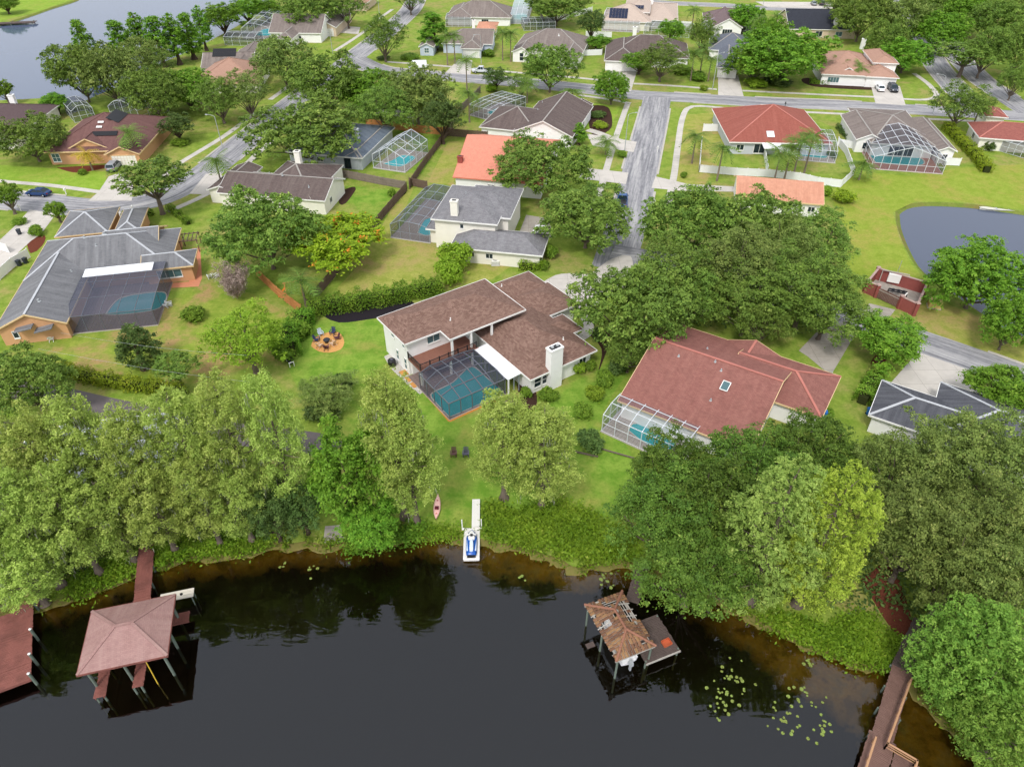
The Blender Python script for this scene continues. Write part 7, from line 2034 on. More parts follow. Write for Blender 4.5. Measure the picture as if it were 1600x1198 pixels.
MB().box(-0.02, 0.82, hl - 0.1, hl + 0.1, -0.22, 0.055).build('gangway_foot', FLOAT, FD)
gw.build('gangway', FLOAT, FD)
JS = empty('jet_ski', (P(737, 850, 0.1).x, P(737, 850, 0.1).y, 0.09), R(1.5), 'blue and white jet ski parked on the floating dock', 'jet ski')
BLUEP = plain('blue_gelcoat', (24, 84, 168), 0.25, 0.5, 0.05)
secs = []
for t, w_, z1_ in ((-1.55, 0.50, 0.34), (-1.2, 0.54, 0.40), (-0.3, 0.56, 0.44), (0.5, 0.55, 0.50), (1.0, 0.44, 0.52), (1.35, 0.24, 0.50), (1.55, 0.05, 0.46)):
    secs.append([(-w_, t, z1_ * .75), (-w_ * .7, t, 0.08), (0, t, 0.0), (w_ * .7, t, 0.08), (w_, t, z1_ * .75), (w_ * .62, t, z1_), (-w_ * .62, t, z1_)])
m = MB(); m.add([p for s in secs for p in s], [(i * 7 + j, i * 7 + (j + 1) % 7, (i + 1) * 7 + (j + 1) % 7, (i + 1) * 7 + j) for i in range(6) for j in range(7)] + [tuple(range(6, -1, -1)), tuple(42 + j for j in range(7))])
m.build('hull', BLUEP, JS, smooth=True)
secs = []
for t, w_, z1_ in ((-1.25, 0.16, 0.62), (-1.0, 0.22, 0.76), (-0.2, 0.20, 0.78), (0.15, 0.16, 0.70)):
    secs.append([(-w_, t, 0.38), (w_, t, 0.38), (w_ * .8, t, z1_), (-w_ * .8, t, z1_)])
m = MB(); m.add([p for s in secs for p in s], [(i * 4 + j, i * 4 + (j + 1) % 4, (i + 1) * 4 + (j + 1) % 4, (i + 1) * 4 + j) for i in range(3) for j in range(4)] + [(3, 2, 1, 0), (12, 13, 14, 15)])
m.build('seat', plain('white_vinyl_seat', (214, 226, 240), 0.5, 0.3, 0.04), JS, bevel=0.03)
secs = []
for t, w_, z1_ in ((0.15, 0.30, 0.62), (0.45, 0.40, 0.82), (0.8, 0.40, 0.80), (1.2, 0.26, 0.62), (1.42, 0.08, 0.52)):
    secs.append([(-w_, t, 0.42), (w_, t, 0.42), (w_ * .6, t, z1_), (-w_ * .6, t, z1_)])
m = MB(); m.add([p for s in secs for p in s], [(i * 4 + j, i * 4 + (j + 1) % 4, (i + 1) * 4 + (j + 1) % 4, (i + 1) * 4 + j) for i in range(4) for j in range(4)] + [(3, 2, 1, 0), (16, 17, 18, 19)])
m.build('hood', WHITE, JS, bevel=0.03)
MB().tube([(-.42, 0.32, 0.95), (-.15, 0.42, 0.92), (.15, 0.42, 0.92), (.42, 0.32, 0.95)], 0.03, 8).build('handlebar', BLACK, JS)
MB().cbox((0, 0.5, 0.86), (0.26, 0.28, 0.1)).build('dash', BLACK, JS)
for s in (-1, 1): MB().cbox((s * .36, 0.6, 0.80), (0.14, 0.2, 0.14)).build('mirror', WHITE, JS)
for s in (-1, 1): MB().box(s * .38 - .12, s * .38 + .12, -1.1, 0.3, 0.36, 0.40).build('footwell', plain('white_deck_pad', (206, 218, 236), 0.7), JS)
MB().box(-.42, .42, -1.75, -1.5, 0.1, 0.3).build('swim_platform', BLACK, JS)
ka = P(683, 793, 0.1)
KY = empty('kayak', (ka.x, ka.y, 0.02), R(1), 'pale pink kayak lying on the grass by the shore', 'kayak')
secs = []
for t in (-1, -0.9, -0.6, -0.25, 0.25, 0.6, 0.9, 1):
    w_ = max(0.02, 0.40 * (1 - abs(t) ** 2.2)); z_ = 0.10 * abs(t) ** 3; y = t * 1.75
    secs.append([(-w_, y, 0.22 + z_), (-w_ * .75, y, 0.05 + z_), (0, y, 0.0 + z_), (w_ * .75, y, 0.05 + z_), (w_, y, 0.22 + z_), (w_ * .5, y, 0.30 + z_), (-w_ * .5, y, 0.30 + z_)])
m = MB(); m.add([p for s in secs for p in s], [(i * 7 + j, i * 7 + (j + 1) % 7, (i + 1) * 7 + (j + 1) % 7, (i + 1) * 7 + j) for i in range(7) for j in range(7)])
m.build('hull', plain('pink_plastic', (250, 196, 184), 0.4, 0.4, 0.05), KY, smooth=True)
DR = plain('dark_red_seat', (96, 30, 44), 0.7, 0.2, 0.1)
MB().cbox((0, -0.2, 0.34), (0.42, 0.4, 0.06)).build('seat', DR, KY); MB().cbox((0, -0.42, 0.46), (0.42, 0.07, 0.28)).build('backrest', DR, KY)
for yy in (0.85, -1.0): MB().cyl(0, yy, 0.30, 0.335, 0.11, 12).build('hatch', plain('dull_pink', (214, 130, 122), 0.5), KY)

# ================================================================== GARDEN THINGS
def chair_mesh():
    parts = {}
    s = MB()
    for i in range(5): s.bar((-0.25, 0.20 - i * .11, 0.38 - i * 0.025 + 0.0), (0.25, 0.20 - i * .11, 0.38 - i * .025), 0.095, 0.025)
    parts['seat'] = [s]
    parts['back_slat'] = []
    for i in range(5):
        b = MB(); x = -0.22 + i * .11; b.bar((x * 0.8, -0.27, 0.27), (x * 1.15, -0.58, 0.98 - abs(x) * .35), 0.095, 0.025, up=(0, 1, 0.4)); parts['back_slat'].append(b)
    parts['armrest'] = []; parts['leg'] = []
    for sx_ in (-1, 1):
        b = MB(); b.bar((sx_ * .33, 0.32, 0.55), (sx_ * .33, -0.42, 0.53), 0.13, 0.03); parts['armrest'].append(b)
        b = MB(); b.bar((sx_ * .29, 0.25, 0.0), (sx_ * .29, 0.25, 0.54), 0.05, 0.11); parts['leg'].append(b)
        b = MB(); b.bar((sx_ * .26, 0.22, 0.34), (sx_ * .26, -0.62, 0.02), 0.04, 0.12); parts['leg'].append(b)
    return parts
CH = {}
def garden_chair(p, rz, mat, label, group=None):
    root = empty('garden_chair', p, rz, label, 'chair', group)
    if mat.name not in CH:
        CH[mat.name] = [(nm, MB.build(b, nm, mat, root)) for nm, L in chair_mesh().items() for b in L]
    else:
        for nm, o in CH[mat.name]: link(nm, o.data, root)
    return root
BRN = plain('brown_resin', (112, 82, 74), 0.6, 0.3, 0.08); GRY = plain('grey_resin', (96, 94, 108), 0.6, 0.3, 0.08)
NAVY = plain('navy_resin', (52, 58, 92), 0.6, 0.3, 0.06); SILV = plain('silver_resin', (176, 188, 196), 0.6, 0.3, 0.06); MAR = plain('maroon_resin', (92, 56, 66), 0.6, 0.3, 0.06); CREAM = plain('cream_resin', (206, 176, 150), 0.6, 0.3, 0.06)
garden_chair(P(709, 712), R(180), BRN, 'brown garden chair on the lawn facing the lake')
garden_chair(P(728, 712), R(180), GRY, 'grey garden chair on the lawn facing the lake')
fp = P(511, 535)
FPT = empty('fire_pit', fp, 0, 'round black fire pit in the middle of the chair circle', 'fire pit')
m = MB(); m.tube([(0, 0, 0.0), (0, 0, 0.28), (0, 0, 0.45), (0, 0, 0.5)], [0.28, 0.34, 0.48, 0.50], 16, cap=False); m.build('bowl', BLACK, FPT)
m = MB(); m.tube([(0, 0, 0.5), (0, 0, 0.62), (0, 0, 0.72)], [0.49, 0.36, 0.08], 16); m.build('lid', plain('dark_mesh', (52, 56, 62), 0.7), FPT)
for (u, v), mt, lb in (((502, 524), SILV, 'pale grey chair at the upper left of the fire pit'), ((520, 522), NAVY, 'navy chair at the upper right of the fire pit'), ((496, 533), NAVY, 'navy chair at the left of the fire pit'), ((526, 530), MAR, 'dark maroon chair at the right of the fire pit'), ((500, 542), CREAM, 'cream chair at the lower left of the fire pit'), ((510, 545), MAR, 'dark red chair below the fire pit'), ((520, 539), CREAM, 'cream and grey chair at the lower right of the fire pit')):
    p = P(u, v); d = fp - p
    garden_chair(p, math.atan2(-d.x, d.y), mt, lb)
# bench swing at the bush edge
bp_ = P(454, 568)
SB = empty('garden_bench', bp_, R(-60), 'white garden bench with dark seat beside the bushes', 'bench')
MB().box(-.75, .75, -.3, .3, 0.42, 0.47).build('seat', BLACK, SB)
for i in range(4): MB().box(-.75, .75, 0.30, 0.33, 0.52 + i * .13, 0.62 + i * .13).build('back_slat', BLACK, SB)
for sx_ in (-.78, .78):
    for sy_ in (-.3, .3): MB().cbox((sx_, sy_, 0.35), (0.09, 0.09, 0.7)).build('leg', WHITE, SB)
    MB().cbox((sx_, 0, 0.72), (0.11, 0.75, 0.06)).build('armrest', WHITE, SB)
# gas tank, boxes and steps at the left wall of the white house
def ac_unit(u, v, label, mat=STEEL, s=0.9, rz=0.0):
    root = empty('air_conditioner', P(u, v), rz, label, 'air conditioner')
    MB().box(-s * .55, s * .55, -s * .55, s * .55, 0, 0.06).build('pad', CONC, root)
    m = MB(); m.box(-s / 2, s / 2, -s / 2, s / 2, 0.06, 0.9); m.build('casing', mat, root, bevel=0.04)
    for i in range(5): MB().box(-s / 2 - .01, s / 2 + .01, -s / 2 - .01, s / 2 + .01, 0.18 + i * .13, 0.22 + i * .13).build('grille', plain('grille_grey', (120, 124, 126), 0.5), root)
    MB().cyl(0, 0, 0.9, 0.93, s * .40, 16).build('fan_guard', BLACK, root)
tk = P(613, 571)
TK = empty('water_tank', tk, 0, 'black round tank beside the left wall of the white house', 'tank')
m = MB(); m.tube([(0, 0, 0.05), (0, 0, 0.15), (0, 0, 0.9), (0, 0, 1.02)], [0.5, 0.55, 0.55, 0.45], 18); m.build('drum', BLACK, TK); MB().cyl(0, 0, 1.02, 1.08, 0.2, 12).build('lid', GRY, TK)
sheet_px('planting_bed', [(600, 557), (610, 552), (620, 562), (645, 592), (662, 612), (656, 616), (636, 600), (610, 575)], 0.010, CONC)
for i, (u, v) in enumerate(((631, 583), (640, 592), (648, 601))):
    SP_ = P(u, v); o = MB().box(-0.45, 0.45, -0.55, 0.55, 0.0, 0.10).build('stepping_slab', plain('orange_slab', (204, 146, 84), 0.9, 0.1, 0.15), None, loc=SP_, rot=(0, 0, R(35.5)))
    tag(o, ('tan slab nearest the tank by the white house wall', 'middle tan slab by the white house wall', 'tan slab nearest the pool cage by the white house wall')[i], 'slab')
ED = plain('rusty_edging', (196, 132, 66), 0.9, 0.1, 0.2, 6.0)
strip('planting_bed', [(657, 607), (680, 632), (703, 658)], 0.35, 0.009, ED); strip('planting_bed', [(702, 658), (740, 641), (790, 619)], 0.35, 0.013, ED)
ac_unit(*c5(190, 1010), 'grey air conditioner at the orange gable of the grey roofed house')
ac_unit(*c6(1495, 570), 'white boxed unit at the wall of the cream garage', WHITE, 1.3)
ac_unit(*c2(600, 1040), 'small unit at the wall of the blue-grey house')
ac_unit(1294, 592, 'unit at the back of the red roofed wing')
def bin_(u, v, mat, label):
    root = empty('wheelie_bin', P(u, v), random.uniform(-.3, .3), label, 'bin')
    MB().cbox((0, 0, 0.5), (0.46, 0.5, 0.9), taper=1.2).build('body', mat, root, bevel=0.03)
    MB().cbox((0, 0, 0.99), (0.60, 0.66, 0.08)).build('lid', mat, root)
    for s in (-1, 1): MB().tube([(s * .2 - .03, 0.26, 0.12), (s * .2 + .03, 0.26, 0.12)], 0.12, 10).build('wheel', RUBBER, root)
BB = plain('blue_plastic', (40, 110, 190), 0.5, 0.3, 0.05); GB = plain('dark_plastic', (52, 58, 66), 0.5, 0.3, 0.05)
bin_(1286, 652, BB, 'blue bin at the corner of the red roofed house'); bin_(1357, 648, BB, 'blue bin at the corner of the dark grey house'); bin_(*c5(125, 385), GB, 'dark bin beside the left drive')
bin_(*c5(125, 580), GB, 'left dark bin by the white vinyl fence'); bin_(*c5(165, 565), GB, 'right dark bin by the white vinyl fence'); bin_(*c1(815, 635), BB, 'blue bin behind the orange house cage')
# white table and chairs by the grey roofed house
tb = P(*c5(320, 1010)); TB = empty('patio_table', tb, R(10), 'white folding table beside the orange gable wall', 'table')
MB().box(-1.0, 1.0, -.5, .5, 0.72, 0.77).build('tabletop', SHEDW, TB)
for sx_ in (-.85, .85):
    for sy_ in (-.4, .4): MB().cbox((sx_, sy_, 0.36), (0.05, 0.05, 0.72)).build('leg', STEEL, TB)
GC = plain('white_resin', (226, 226, 226), 0.5, 0.3, 0.05)
garden_chair(P(*c5(1040, 835)), R(70), GC, 'left white chair beside the dark cage wall'); garden_chair(P(*c5(1062, 828)), R(-70), GC, 'right white chair beside the dark cage wall')
garden_chair(P(*c5(325, 1045)), R(20), GC, 'white chair below the folding table')
garden_chair(P(*c5(1310, 655)), R(30), GC, 'white chair on the patio left of the bare tree'); garden_chair(P(*c5(1355, 650)), R(-40), GC, 'white chair under the bare tree')
# play set
pp = P(*c6(240, 760)); PS = empty('play_set', pp, R(20), 'wooden swing play set beside the short palm', 'play set')
CED = FW_NEW
for s in (-1.2, 1.2):
    MB().bar((s, -.9, 0), (s * .95, 0, 2.3), 0.12, 0.12).build('leg', CED, PS); MB().bar((s, .9, 0), (s * .95, 0, 2.3), 0.12, 0.12).build('leg', CED, PS)
MB().bar((-1.4, 0, 2.3), (1.4, 0, 2.3), 0.14, 0.16).build('top_beam', CED, PS)
for x in (-.5, .5):
    for dx in (-.2, .2): MB().bar((x + dx, 0, 2.25), (x + dx, 0, 0.5), 0.02, 0.02).build('chain', STEEL, PS)
    MB().box(x - .24, x + .24, -.1, .1, 0.46, 0.5).build('swing_seat', BLACK, PS)
MB().hexa([(-2.4, -.3, 0.1), (-1.2, -.3, 1.4), (-1.2, .3, 1.4), (-2.4, .3, 0.1), (-2.4, -.3, 0.18), (-1.2, -.3, 1.5), (-1.2, .3, 1.5), (-2.4, .3, 0.18)]).build('slide', plain('orange_slide', (226, 130, 50), 0.4), PS)
# shade sail shed
sp = P(*c2(920, 770)); SS = empty('shade_shed', sp, R(-12), 'pale grey sail roof shelter behind the cedar fence', 'shelter')
MB().hexa([(-3.2, -1.5, 2.1), (3.2, -1.5, 1.9), (3.0, 1.5, 2.4), (-2.6, 1.5, 2.6), (-3.2, -1.5, 2.15), (3.2, -1.5, 1.95), (3.0, 1.5, 2.45), (-2.6, 1.5, 2.65)]).build('canopy', plain('pale_canvas', (206, 200, 196), 0.9, 0.1, 0.1), SS)
for x, y, h_ in ((-3, -1.4, 2.1), (3, -1.4, 1.9), (2.9, 1.4, 2.4), (-2.5, 1.4, 2.6)): MB().cbox((x, y, h_ / 2), (0.1, 0.1, h_)).build('pole', STEEL, SS)
sd_ = P(*c2(800, 720)); SD = empty('garden_shed', sd_, R(-12), 'small white shed behind the cedar fence', 'shed')
MB().box(-1.5, 1.5, -1.2, 1.2, 0, 2.0).build('wall', STUCCO_W, SD)
MB().add([(-1.7, -1.4, 2.0), (1.7, -1.4, 2.0), (1.7, 1.4, 2.0), (-1.7, 1.4, 2.0), (-1.7, 0, 2.7), (1.7, 0, 2.7)], [(0, 1, 5, 4), (2, 3, 4, 5), (1, 2, 5), (3, 0, 4), (3, 2, 1, 0)]).build('roof', GREYBROWN, SD)
MB().box(-.4, .4, -1.24, -1.2, 0.05, 1.8).build('door', WHITE, SD)
# pergola with planters beside the grey house
pg = P(*c5(1150, 480)); PG = empty('pergola', pg, R(13), 'brown pergola over the garden patio of the grey roofed house', 'pergola')
for i in range(9): MB().box(-3.0 + i * .7, -2.9 + i * .7, -1.6, 1.6, 2.3, 2.42).build('slat', GREYWOOD, PG)
for yy in (-1.4, 1.4): MB().box(-3.2, 2.9, yy - .06, yy + .06, 2.16, 2.3).build('beam', BROWNWOOD, PG)
for xx in (-3, 0, 2.7):
    for yy in (-1.4, 1.4): MB().cbox((xx, yy, 1.08), (0.14, 0.14, 2.16)).build('post', BROWNWOOD, PG)
lg = P(*d3(465, 640)); o = MB().tube([(-1.3, 0.4, 0.12), (1.3, -0.4, 0.12)], 0.12, 8).build('fallen_log', BARK, None, loc=lg); tag(o, 'pale log lying on the lawn below the dark bush', 'log')
lg = P(*d3(655, 635)); o = MB().tube([(-1.9, 0.8, 0.12), (1.9, -0.8, 0.12)], 0.10, 8).build('fallen_log', BARK, None, loc=lg); tag(o, 'timber edging log in front of the red roof pool cage', 'log')

# ================================================================== WALLED PUMP ENCLOSURE
o_ = P(*c8(780, 740))
PE = empty('pump_enclosure', o_, 0, 'red walled pump enclosure with wooden gates near the pond', 'enclosure')
WR = plain('red_brown_wall', (148, 84, 78), 0.9, 0.1, 0.15, 2.0); CAP = concrete('wall_cap', (186, 158, 150), stain=0.4)
def pe(x, y): return rel(PE, *c8(x, y))
cw = [pe(665, 665), pe(965, 755), pe(905, 890), pe(600, 745)]
HW = 2.0
def brick_wall(a, b, h=HW):
    d = (b - a); L = d.length; d.normalize(); n_ = Vector((-d.y, d.x, 0)) * 0.12
    MB().hexa([(a - n_).xy[:] + (0,), (b - n_).xy[:] + (0,), (b + n_).xy[:] + (0,), (a + n_).xy[:] + (0,), (a - n_).xy[:] + (h,), (b - n_).xy[:] + (h,), (b + n_).xy[:] + (h,), (a + n_).xy[:] + (h,)]).build('wall', WR, PE)
    MB().bar(a.xy[:] + (h + 0.05,), b.xy[:] + (h + 0.05,), 0.34, 0.1).build('wall_cap', CAP, PE)
gA, gB = cw[3].lerp(cw[2], 0.22), cw[3].lerp(cw[2], 0.70)
brick_wall(cw[0], cw[1]); brick_wall(cw[1], cw[2]); brick_wall(cw[0], cw[3]); brick_wall(cw[3], gA); brick_wall(gB, cw[2])
for p in cw + [gA, gB]:
    MB().cbox((p.x, p.y, 1.1), (0.5, 0.5, 2.2)).build('pillar', WR, PE); MB().cbox((p.x, p.y, 2.26), (0.62, 0.62, 0.14), taper=0.7).build('pillar_cap', CAP, PE)
mid = gA.lerp(gB, 0.5)
for a, b in ((gA, mid), (mid, gB)):
    n_ = 8
    for i in range(n_):
        p, q = a.lerp(b, (i + .06) / n_), a.lerp(b, (i + .94) / n_); MB().bar(p.xy[:] + (0.95,), q.xy[:] + (0.95,), 0.05, 1.7).build('gate_board', BROWNWOOD, PE)
    MB().bar(a.xy[:] + (1.5,), b.xy[:] + (1.5,), 0.09, 0.1).build('gate_rail', BATTEN, PE)
flr = [p * 0.96 for p in cw]
MB().prism([(p.x, p.y) for p in flr], 0.0, 0.08).build('floor_slab', CONC_OLD, PE)
cb_ = pe(770, 700); eq = empty('electrical_cabinet', (o_.x + cb_.x, o_.y + cb_.y, 0.08), R(-24), 'white cabinet on a frame inside the pump enclosure', 'cabinet')
MB().box(-.9, .9, -.3, .3, 0.5, 1.9).build('cabinet', WHITE, eq, bevel=0.03)
for s in (-1.9, 1.9): MB().cbox((s, 0, 1.1), (0.12, 0.12, 2.2)).build('frame_post', BATTEN, eq)
MB().bar((-1.9, 0, 2.2), (1.9, 0, 2.2), 0.12, 0.12).build('frame_beam', BATTEN, eq)
for i in range(4): MB().box(1.05 + (i % 2) * .36, 1.35 + (i % 2) * .36, -.2, .1, 0.6 + (i // 2) * .5, 1.0 + (i // 2) * .5).build('meter_box', BLACK, eq)
MB().tube([(0.2, 0.3, 0.0), (0.2, 0.3, 4.2)], 0.035, 8).build('mast', STEEL, eq)
pm = pe(800, 765); pu_ = empty('pump', (o_.x + pm.x, o_.y + pm.y, 0.08), R(-24), 'black pipes and pump inside the walled enclosure', 'pump')
for yy in (-.3, .3): MB().tube([(-1.3, yy, 0.1), (-1.3, yy, 0.7), (1.3, yy, 0.7), (1.3, yy, 0.1)], 0.12, 10).build('pipe', BLACK, pu_)
for xx in (-.7, 0.1, .8): MB().cyl(xx, 0, 0.5, 0.95, 0.24, 12).build('valve', BLACK, pu_)
vp = pe(830, 830); o = MB()
VP = empty('vent_pipe', (o_.x + vp.x, o_.y + vp.y, 0), 0, 'white gooseneck pipe against the enclosure wall', 'pipe')
MB().tube([(0, 0, 0), (0, 0, 1.9), (0.15, 0.1, 2.15), (0.35, 0.2, 2.1)], 0.09, 10).build('pipe', WHITE, VP); MB().cyl(0, 0, 0, 0.1, 0.2, 10).build('flange', WHITE, VP)
ub = P(*c8(1033, 835)); UB = empty('utility_box', ub, R(-20), 'yellow-tan utility box on the verge by the street', 'utility box')
MB().cbox((0, 0, 0.55), (1.7, 1.3, 1.1), taper=0.97).build('casing', plain('tan_cabinet', (214, 190, 120), 0.5, 0.3, 0.06), UB, bevel=0.05); MB().box(-.95, .95, -.75, .75, 0.0, 0.08).build('pad', CONC, UB)
MB().cbox((0, 0, 1.13), (1.76, 1.36, 0.08)).build('lid', plain('tan_lid', (222, 200, 132), 0.5, 0.3, 0.06), UB)
fo = P(*c8(1455, 232), -0.4); FO = empty('fountain_float', (fo.x, fo.y, -0.45), R(-8), 'pale flat boat resting at the far pond bank', 'boat')
m = MB(); secs = []
for t, w_ in ((-1, .2), (-.7, .7), (0, .8), (.7, .7), (1, .2)): secs.append([(t * 4, -w_, .35), (t * 4, -w_ * .7, 0), (t * 4, w_ * .7, 0), (t * 4, w_, .35)])
m.add([p for s in secs for p in s], [(i * 4 + j, i * 4 + j + 1, (i + 1) * 4 + j + 1, (i + 1) * 4 + j) for i in range(4) for j in range(3)] + [(i * 4 + 3, i * 4, (i + 1) * 4, (i + 1) * 4 + 3) for i in range(4)]); m.build('hull', plain('pale_hull', (206, 204, 190), 0.6), FO)
MB().box(-1.2, -.9, -.65, .65, .351, .40).build('thwart', STEEL, FO); MB().box(.9, 1.2, -.65, .65, .351, .40).build('thwart', STEEL, FO)

# ================================================================== VEHICLES
def loft(secs, closed_ends=True):
    n_ = len(secs[0]); m = MB()
    fs = [(i * n_ + j, i * n_ + (j + 1) % n_, (i + 1) * n_ + (j + 1) % n_, (i + 1) * n_ + j) for i in range(len(secs) - 1) for j in range(n_)]
    if closed_ends: fs += [tuple(range(n_ - 1, -1, -1)), tuple((len(secs) - 1) * n_ + j for j in range(n_))]
    m.add([p for s in secs for p in s], fs)
    return m
def vehicle(u, v, heading, kind, paint, label):
    """heading: compass of the nose in degrees from +x; nose along +x in its own frame"""
    root = empty({'sedan': 'parked_car', 'suv': 'parked_suv', 'van': 'parked_van', 'pickup': 'parked_pickup'}[kind], P(u, v, 0.02), R(heading), label, 'car' if kind != 'van' else 'van')
    if kind == 'pickup': root['category'] = 'pickup'
    L, W, hb_, hr = {'sedan': (4.7, 1.82, 0.92, 1.45), 'suv': (4.8, 1.92, 1.08, 1.75), 'van': (5.4, 2.0, 1.15, 2.1), 'pickup': (5.7, 2.0, 1.12, 1.85)}[kind]
    w = W / 2
    prof = {'sedan': [(-1, .55, .80, .80), (-.93, .38, .92, .95), (-.5, .30, .98, 1.0), (.35, .30, .95, 1.0), (.80, .32, .86, .98), (.96, .38, .74, .90), (1, .48, .62, .78)],
            'suv': [(-1, .55, 1.0, .86), (-.95, .40, 1.08, .96), (-.4, .34, 1.1, 1.0), (.4, .34, 1.06, 1.0), (.85, .36, 1.0, .98), (.97, .42, .88, .9), (1, .5, .76, .8)],
            'van': [(-1, .5, 1.15, .95), (-.95, .36, 1.2, 1.0), (.4, .34, 1.2, 1.0), (.85, .36, 1.08, .96), (.97, .42, .86, .9), (1, .5, .74, .8)],
            'pickup': [(-1, .55, 1.05, .95), (-.97, .45, 1.1, 1.0), (-.3, .4, 1.1, 1.0), (.4, .4, 1.1, 1.0), (.85, .42, 1.06, .98), (.97, .48, .94, .92), (1, .55, .8, .85)]}[kind]
    secs = []
    for t, z0_, z1_, ww in prof:
        x = t * L / 2; y = w * ww
        secs.append([(x, -y * .96, z0_), (x, y * .96, z0_), (x, y, (z0_ + z1_) / 2), (x, y * .93, z1_), (x, -y * .93, z1_), (x, -y, (z0_ + z1_) / 2)])
    loft(secs).build('body', paint, root, bevel=0.05)
    cab = {'sedan': (-.78, -.42, .12, .50, .94), 'suv': (-.96, -.84, .20, .52, 1.06), 'van': (-.985, -.96, .52, .80, 1.15), 'pickup': (-.18, -.12, .28, .50, 1.08)}[kind]
    xb, xt0, xt1, xf, zb = cab
    xs = [q * L / 2 for q in (xb, xt0, xt1, xf)]
    yb, yt = w * .92, w * .74
    g = MB().add([(xs[0], -yb, zb - .04), (xs[3], -yb, zb - .04), (xs[3], yb, zb - .04), (xs[0], yb, zb - .04), (xs[1], -yt, hr - .05), (xs[2], -yt, hr - .05), (xs[2], yt, hr - .05), (xs[1], yt, hr - .05)], [(3, 2, 1, 0), (4, 5, 6, 7), (0, 1, 5, 4), (1, 2, 6, 5), (2, 3, 7, 6), (3, 0, 4, 7)])
    g.build('windows', GLASS, root)
    r_ = MB().hexa([(xs[1] - .06, -yt - .02, hr - .07), (xs[2] + .06, -yt - .02, hr - .07), (xs[2] + .06, yt + .02, hr - .07), (xs[1] - .06, yt + .02, hr - .07), (xs[1] + .08, -yt * .9, hr), (xs[2] - .12, -yt * .9, hr), (xs[2] - .12, yt * .9, hr), (xs[1] + .08, yt * .9, hr)])
    r_.build('roof', paint, root)
    pl_ = MB()
    for s in (-1, 1):
        pl_.bar((xs[0], s * yb, zb), (xs[1], s * yt, hr - .04), 0.11, 0.07); pl_.bar((xs[3], s * yb, zb), (xs[2], s * yt, hr - .04), 0.09, 0.07)
        xm_ = (xs[1] + xs[2]) / 2; pl_.bar((xm_, s * (yb + .005), zb), (xm_, s * (yt + .012), hr - .05), 0.10, 0.05)
        if kind == 'van':
            a0, a1 = xs[0], xs[2] - 0.9
            pl_.hexa([(a0, s * yb - .03, zb - .1), (a1, s * yb - .03, zb - .1), (a1, s * yb + .03, zb - .1), (a0, s * yb + .03, zb - .1), (a0 + .1, s * yt - .03, hr - .04), (a1, s * yt - .03, hr - .04), (a1, s * yt + .035, hr - .04), (a0 + .1, s * yt + .035, hr - .04)])
    pl_.build('pillars', paint, root)
    if kind == 'pickup':
        MB().box(-L / 2 + .12, xs[0] - .1, -w * .80, w * .80, 1.09, 1.125).build('bed_cover', BLACK, root)
    for sx_ in (-.62, .62):
        for s in (-1, 1):
            x = sx_ * L / 2; rr = 0.33 if kind == 'sedan' else 0.38
            t_ = MB().tube([(x, s * (w - .20), rr), (x, s * (w + .015), rr)], rr, 18).build('wheel', RUBBER, root)
            MB().tube([(x, s * (w + .0), rr), (x, s * (w + .03), rr)], [rr * .62, rr * .5], 12).build('rim', STEEL, t_)
    for s in (-1, 1):
        MB().cbox((L / 2 * .965, s * w * .62, prof[-2][2] - .06), (0.22, 0.36, 0.13)).build('headlight', SHEDW, root)
        MB().cbox((-L / 2 * .985, s * w * .70, prof[0][2] - .08), (0.10, 0.30, 0.16)).build('tail_light', plain('red_lens', (150, 20, 20), 0.3), root)
        MB().cbox((xs[3] * .92, s * (w + .06), zb + .06), (0.12, 0.2, 0.14)).build('mirror', paint, root)
    for e, zz in ((1, .5), (-1, .52)): MB().cbox((e * L / 2 * .985, 0, zz), (0.16, W * .86, 0.2)).build('bumper', BLACK if kind != 'sedan' else paint, root)
def paint(name, c): return plain(name, c, 0.25, 0.5, 0.02)
vehicle(62, 305, 172, 'sedan', paint('navy_car_paint', (28, 58, 104)), 'dark blue car parked on the curved street at left')
vehicle(180, 264, 95, 'suv', paint('silver_car_paint', (150, 154, 160)), 'silver car on the drive of the orange stucco house')
vehicle(653, 107, 186, 'van', paint('white_car_paint', (240, 240, 242)), 'white van parked on the far cross street')
vehicle(753, 114, 176, 'pickup', paint('pale_silver_paint', (206, 210, 216)), 'silver pickup parked on the far cross street')
vehicle(1374, 141, 80, 'sedan', paint('white_car_paint', (240, 240, 242)), 'white car on the drive of the tan roofed house')
vehicle(1394, 142, -98, 'suv', paint('charcoal_car_paint', (70, 74, 84)), 'dark grey SUV on the drive of the tan roofed house')
vehicle(842, 368, 75, 'suv', paint('white_car_paint', (240, 240, 242)), 'white car behind the cream garage')
vehicle(372, 283, 12, 'sedan', paint('pale_blue_paint', (150, 190, 220)), 'pale blue car beside the brown gable roof')
vehicle(972, 318, 82, 'pickup', paint('blue_car_paint', (52, 86, 136)), 'blue pickup under the oak on the worn street')
vehicle(1271, 8, 80, 'sedan', paint('silver_car_paint', (150, 154, 160)), 'silver car at the top edge drive')
vehicle(1283, 8, 80, 'suv', paint('charcoal_car_paint', (70, 74, 84)), 'dark car at the top edge drive')

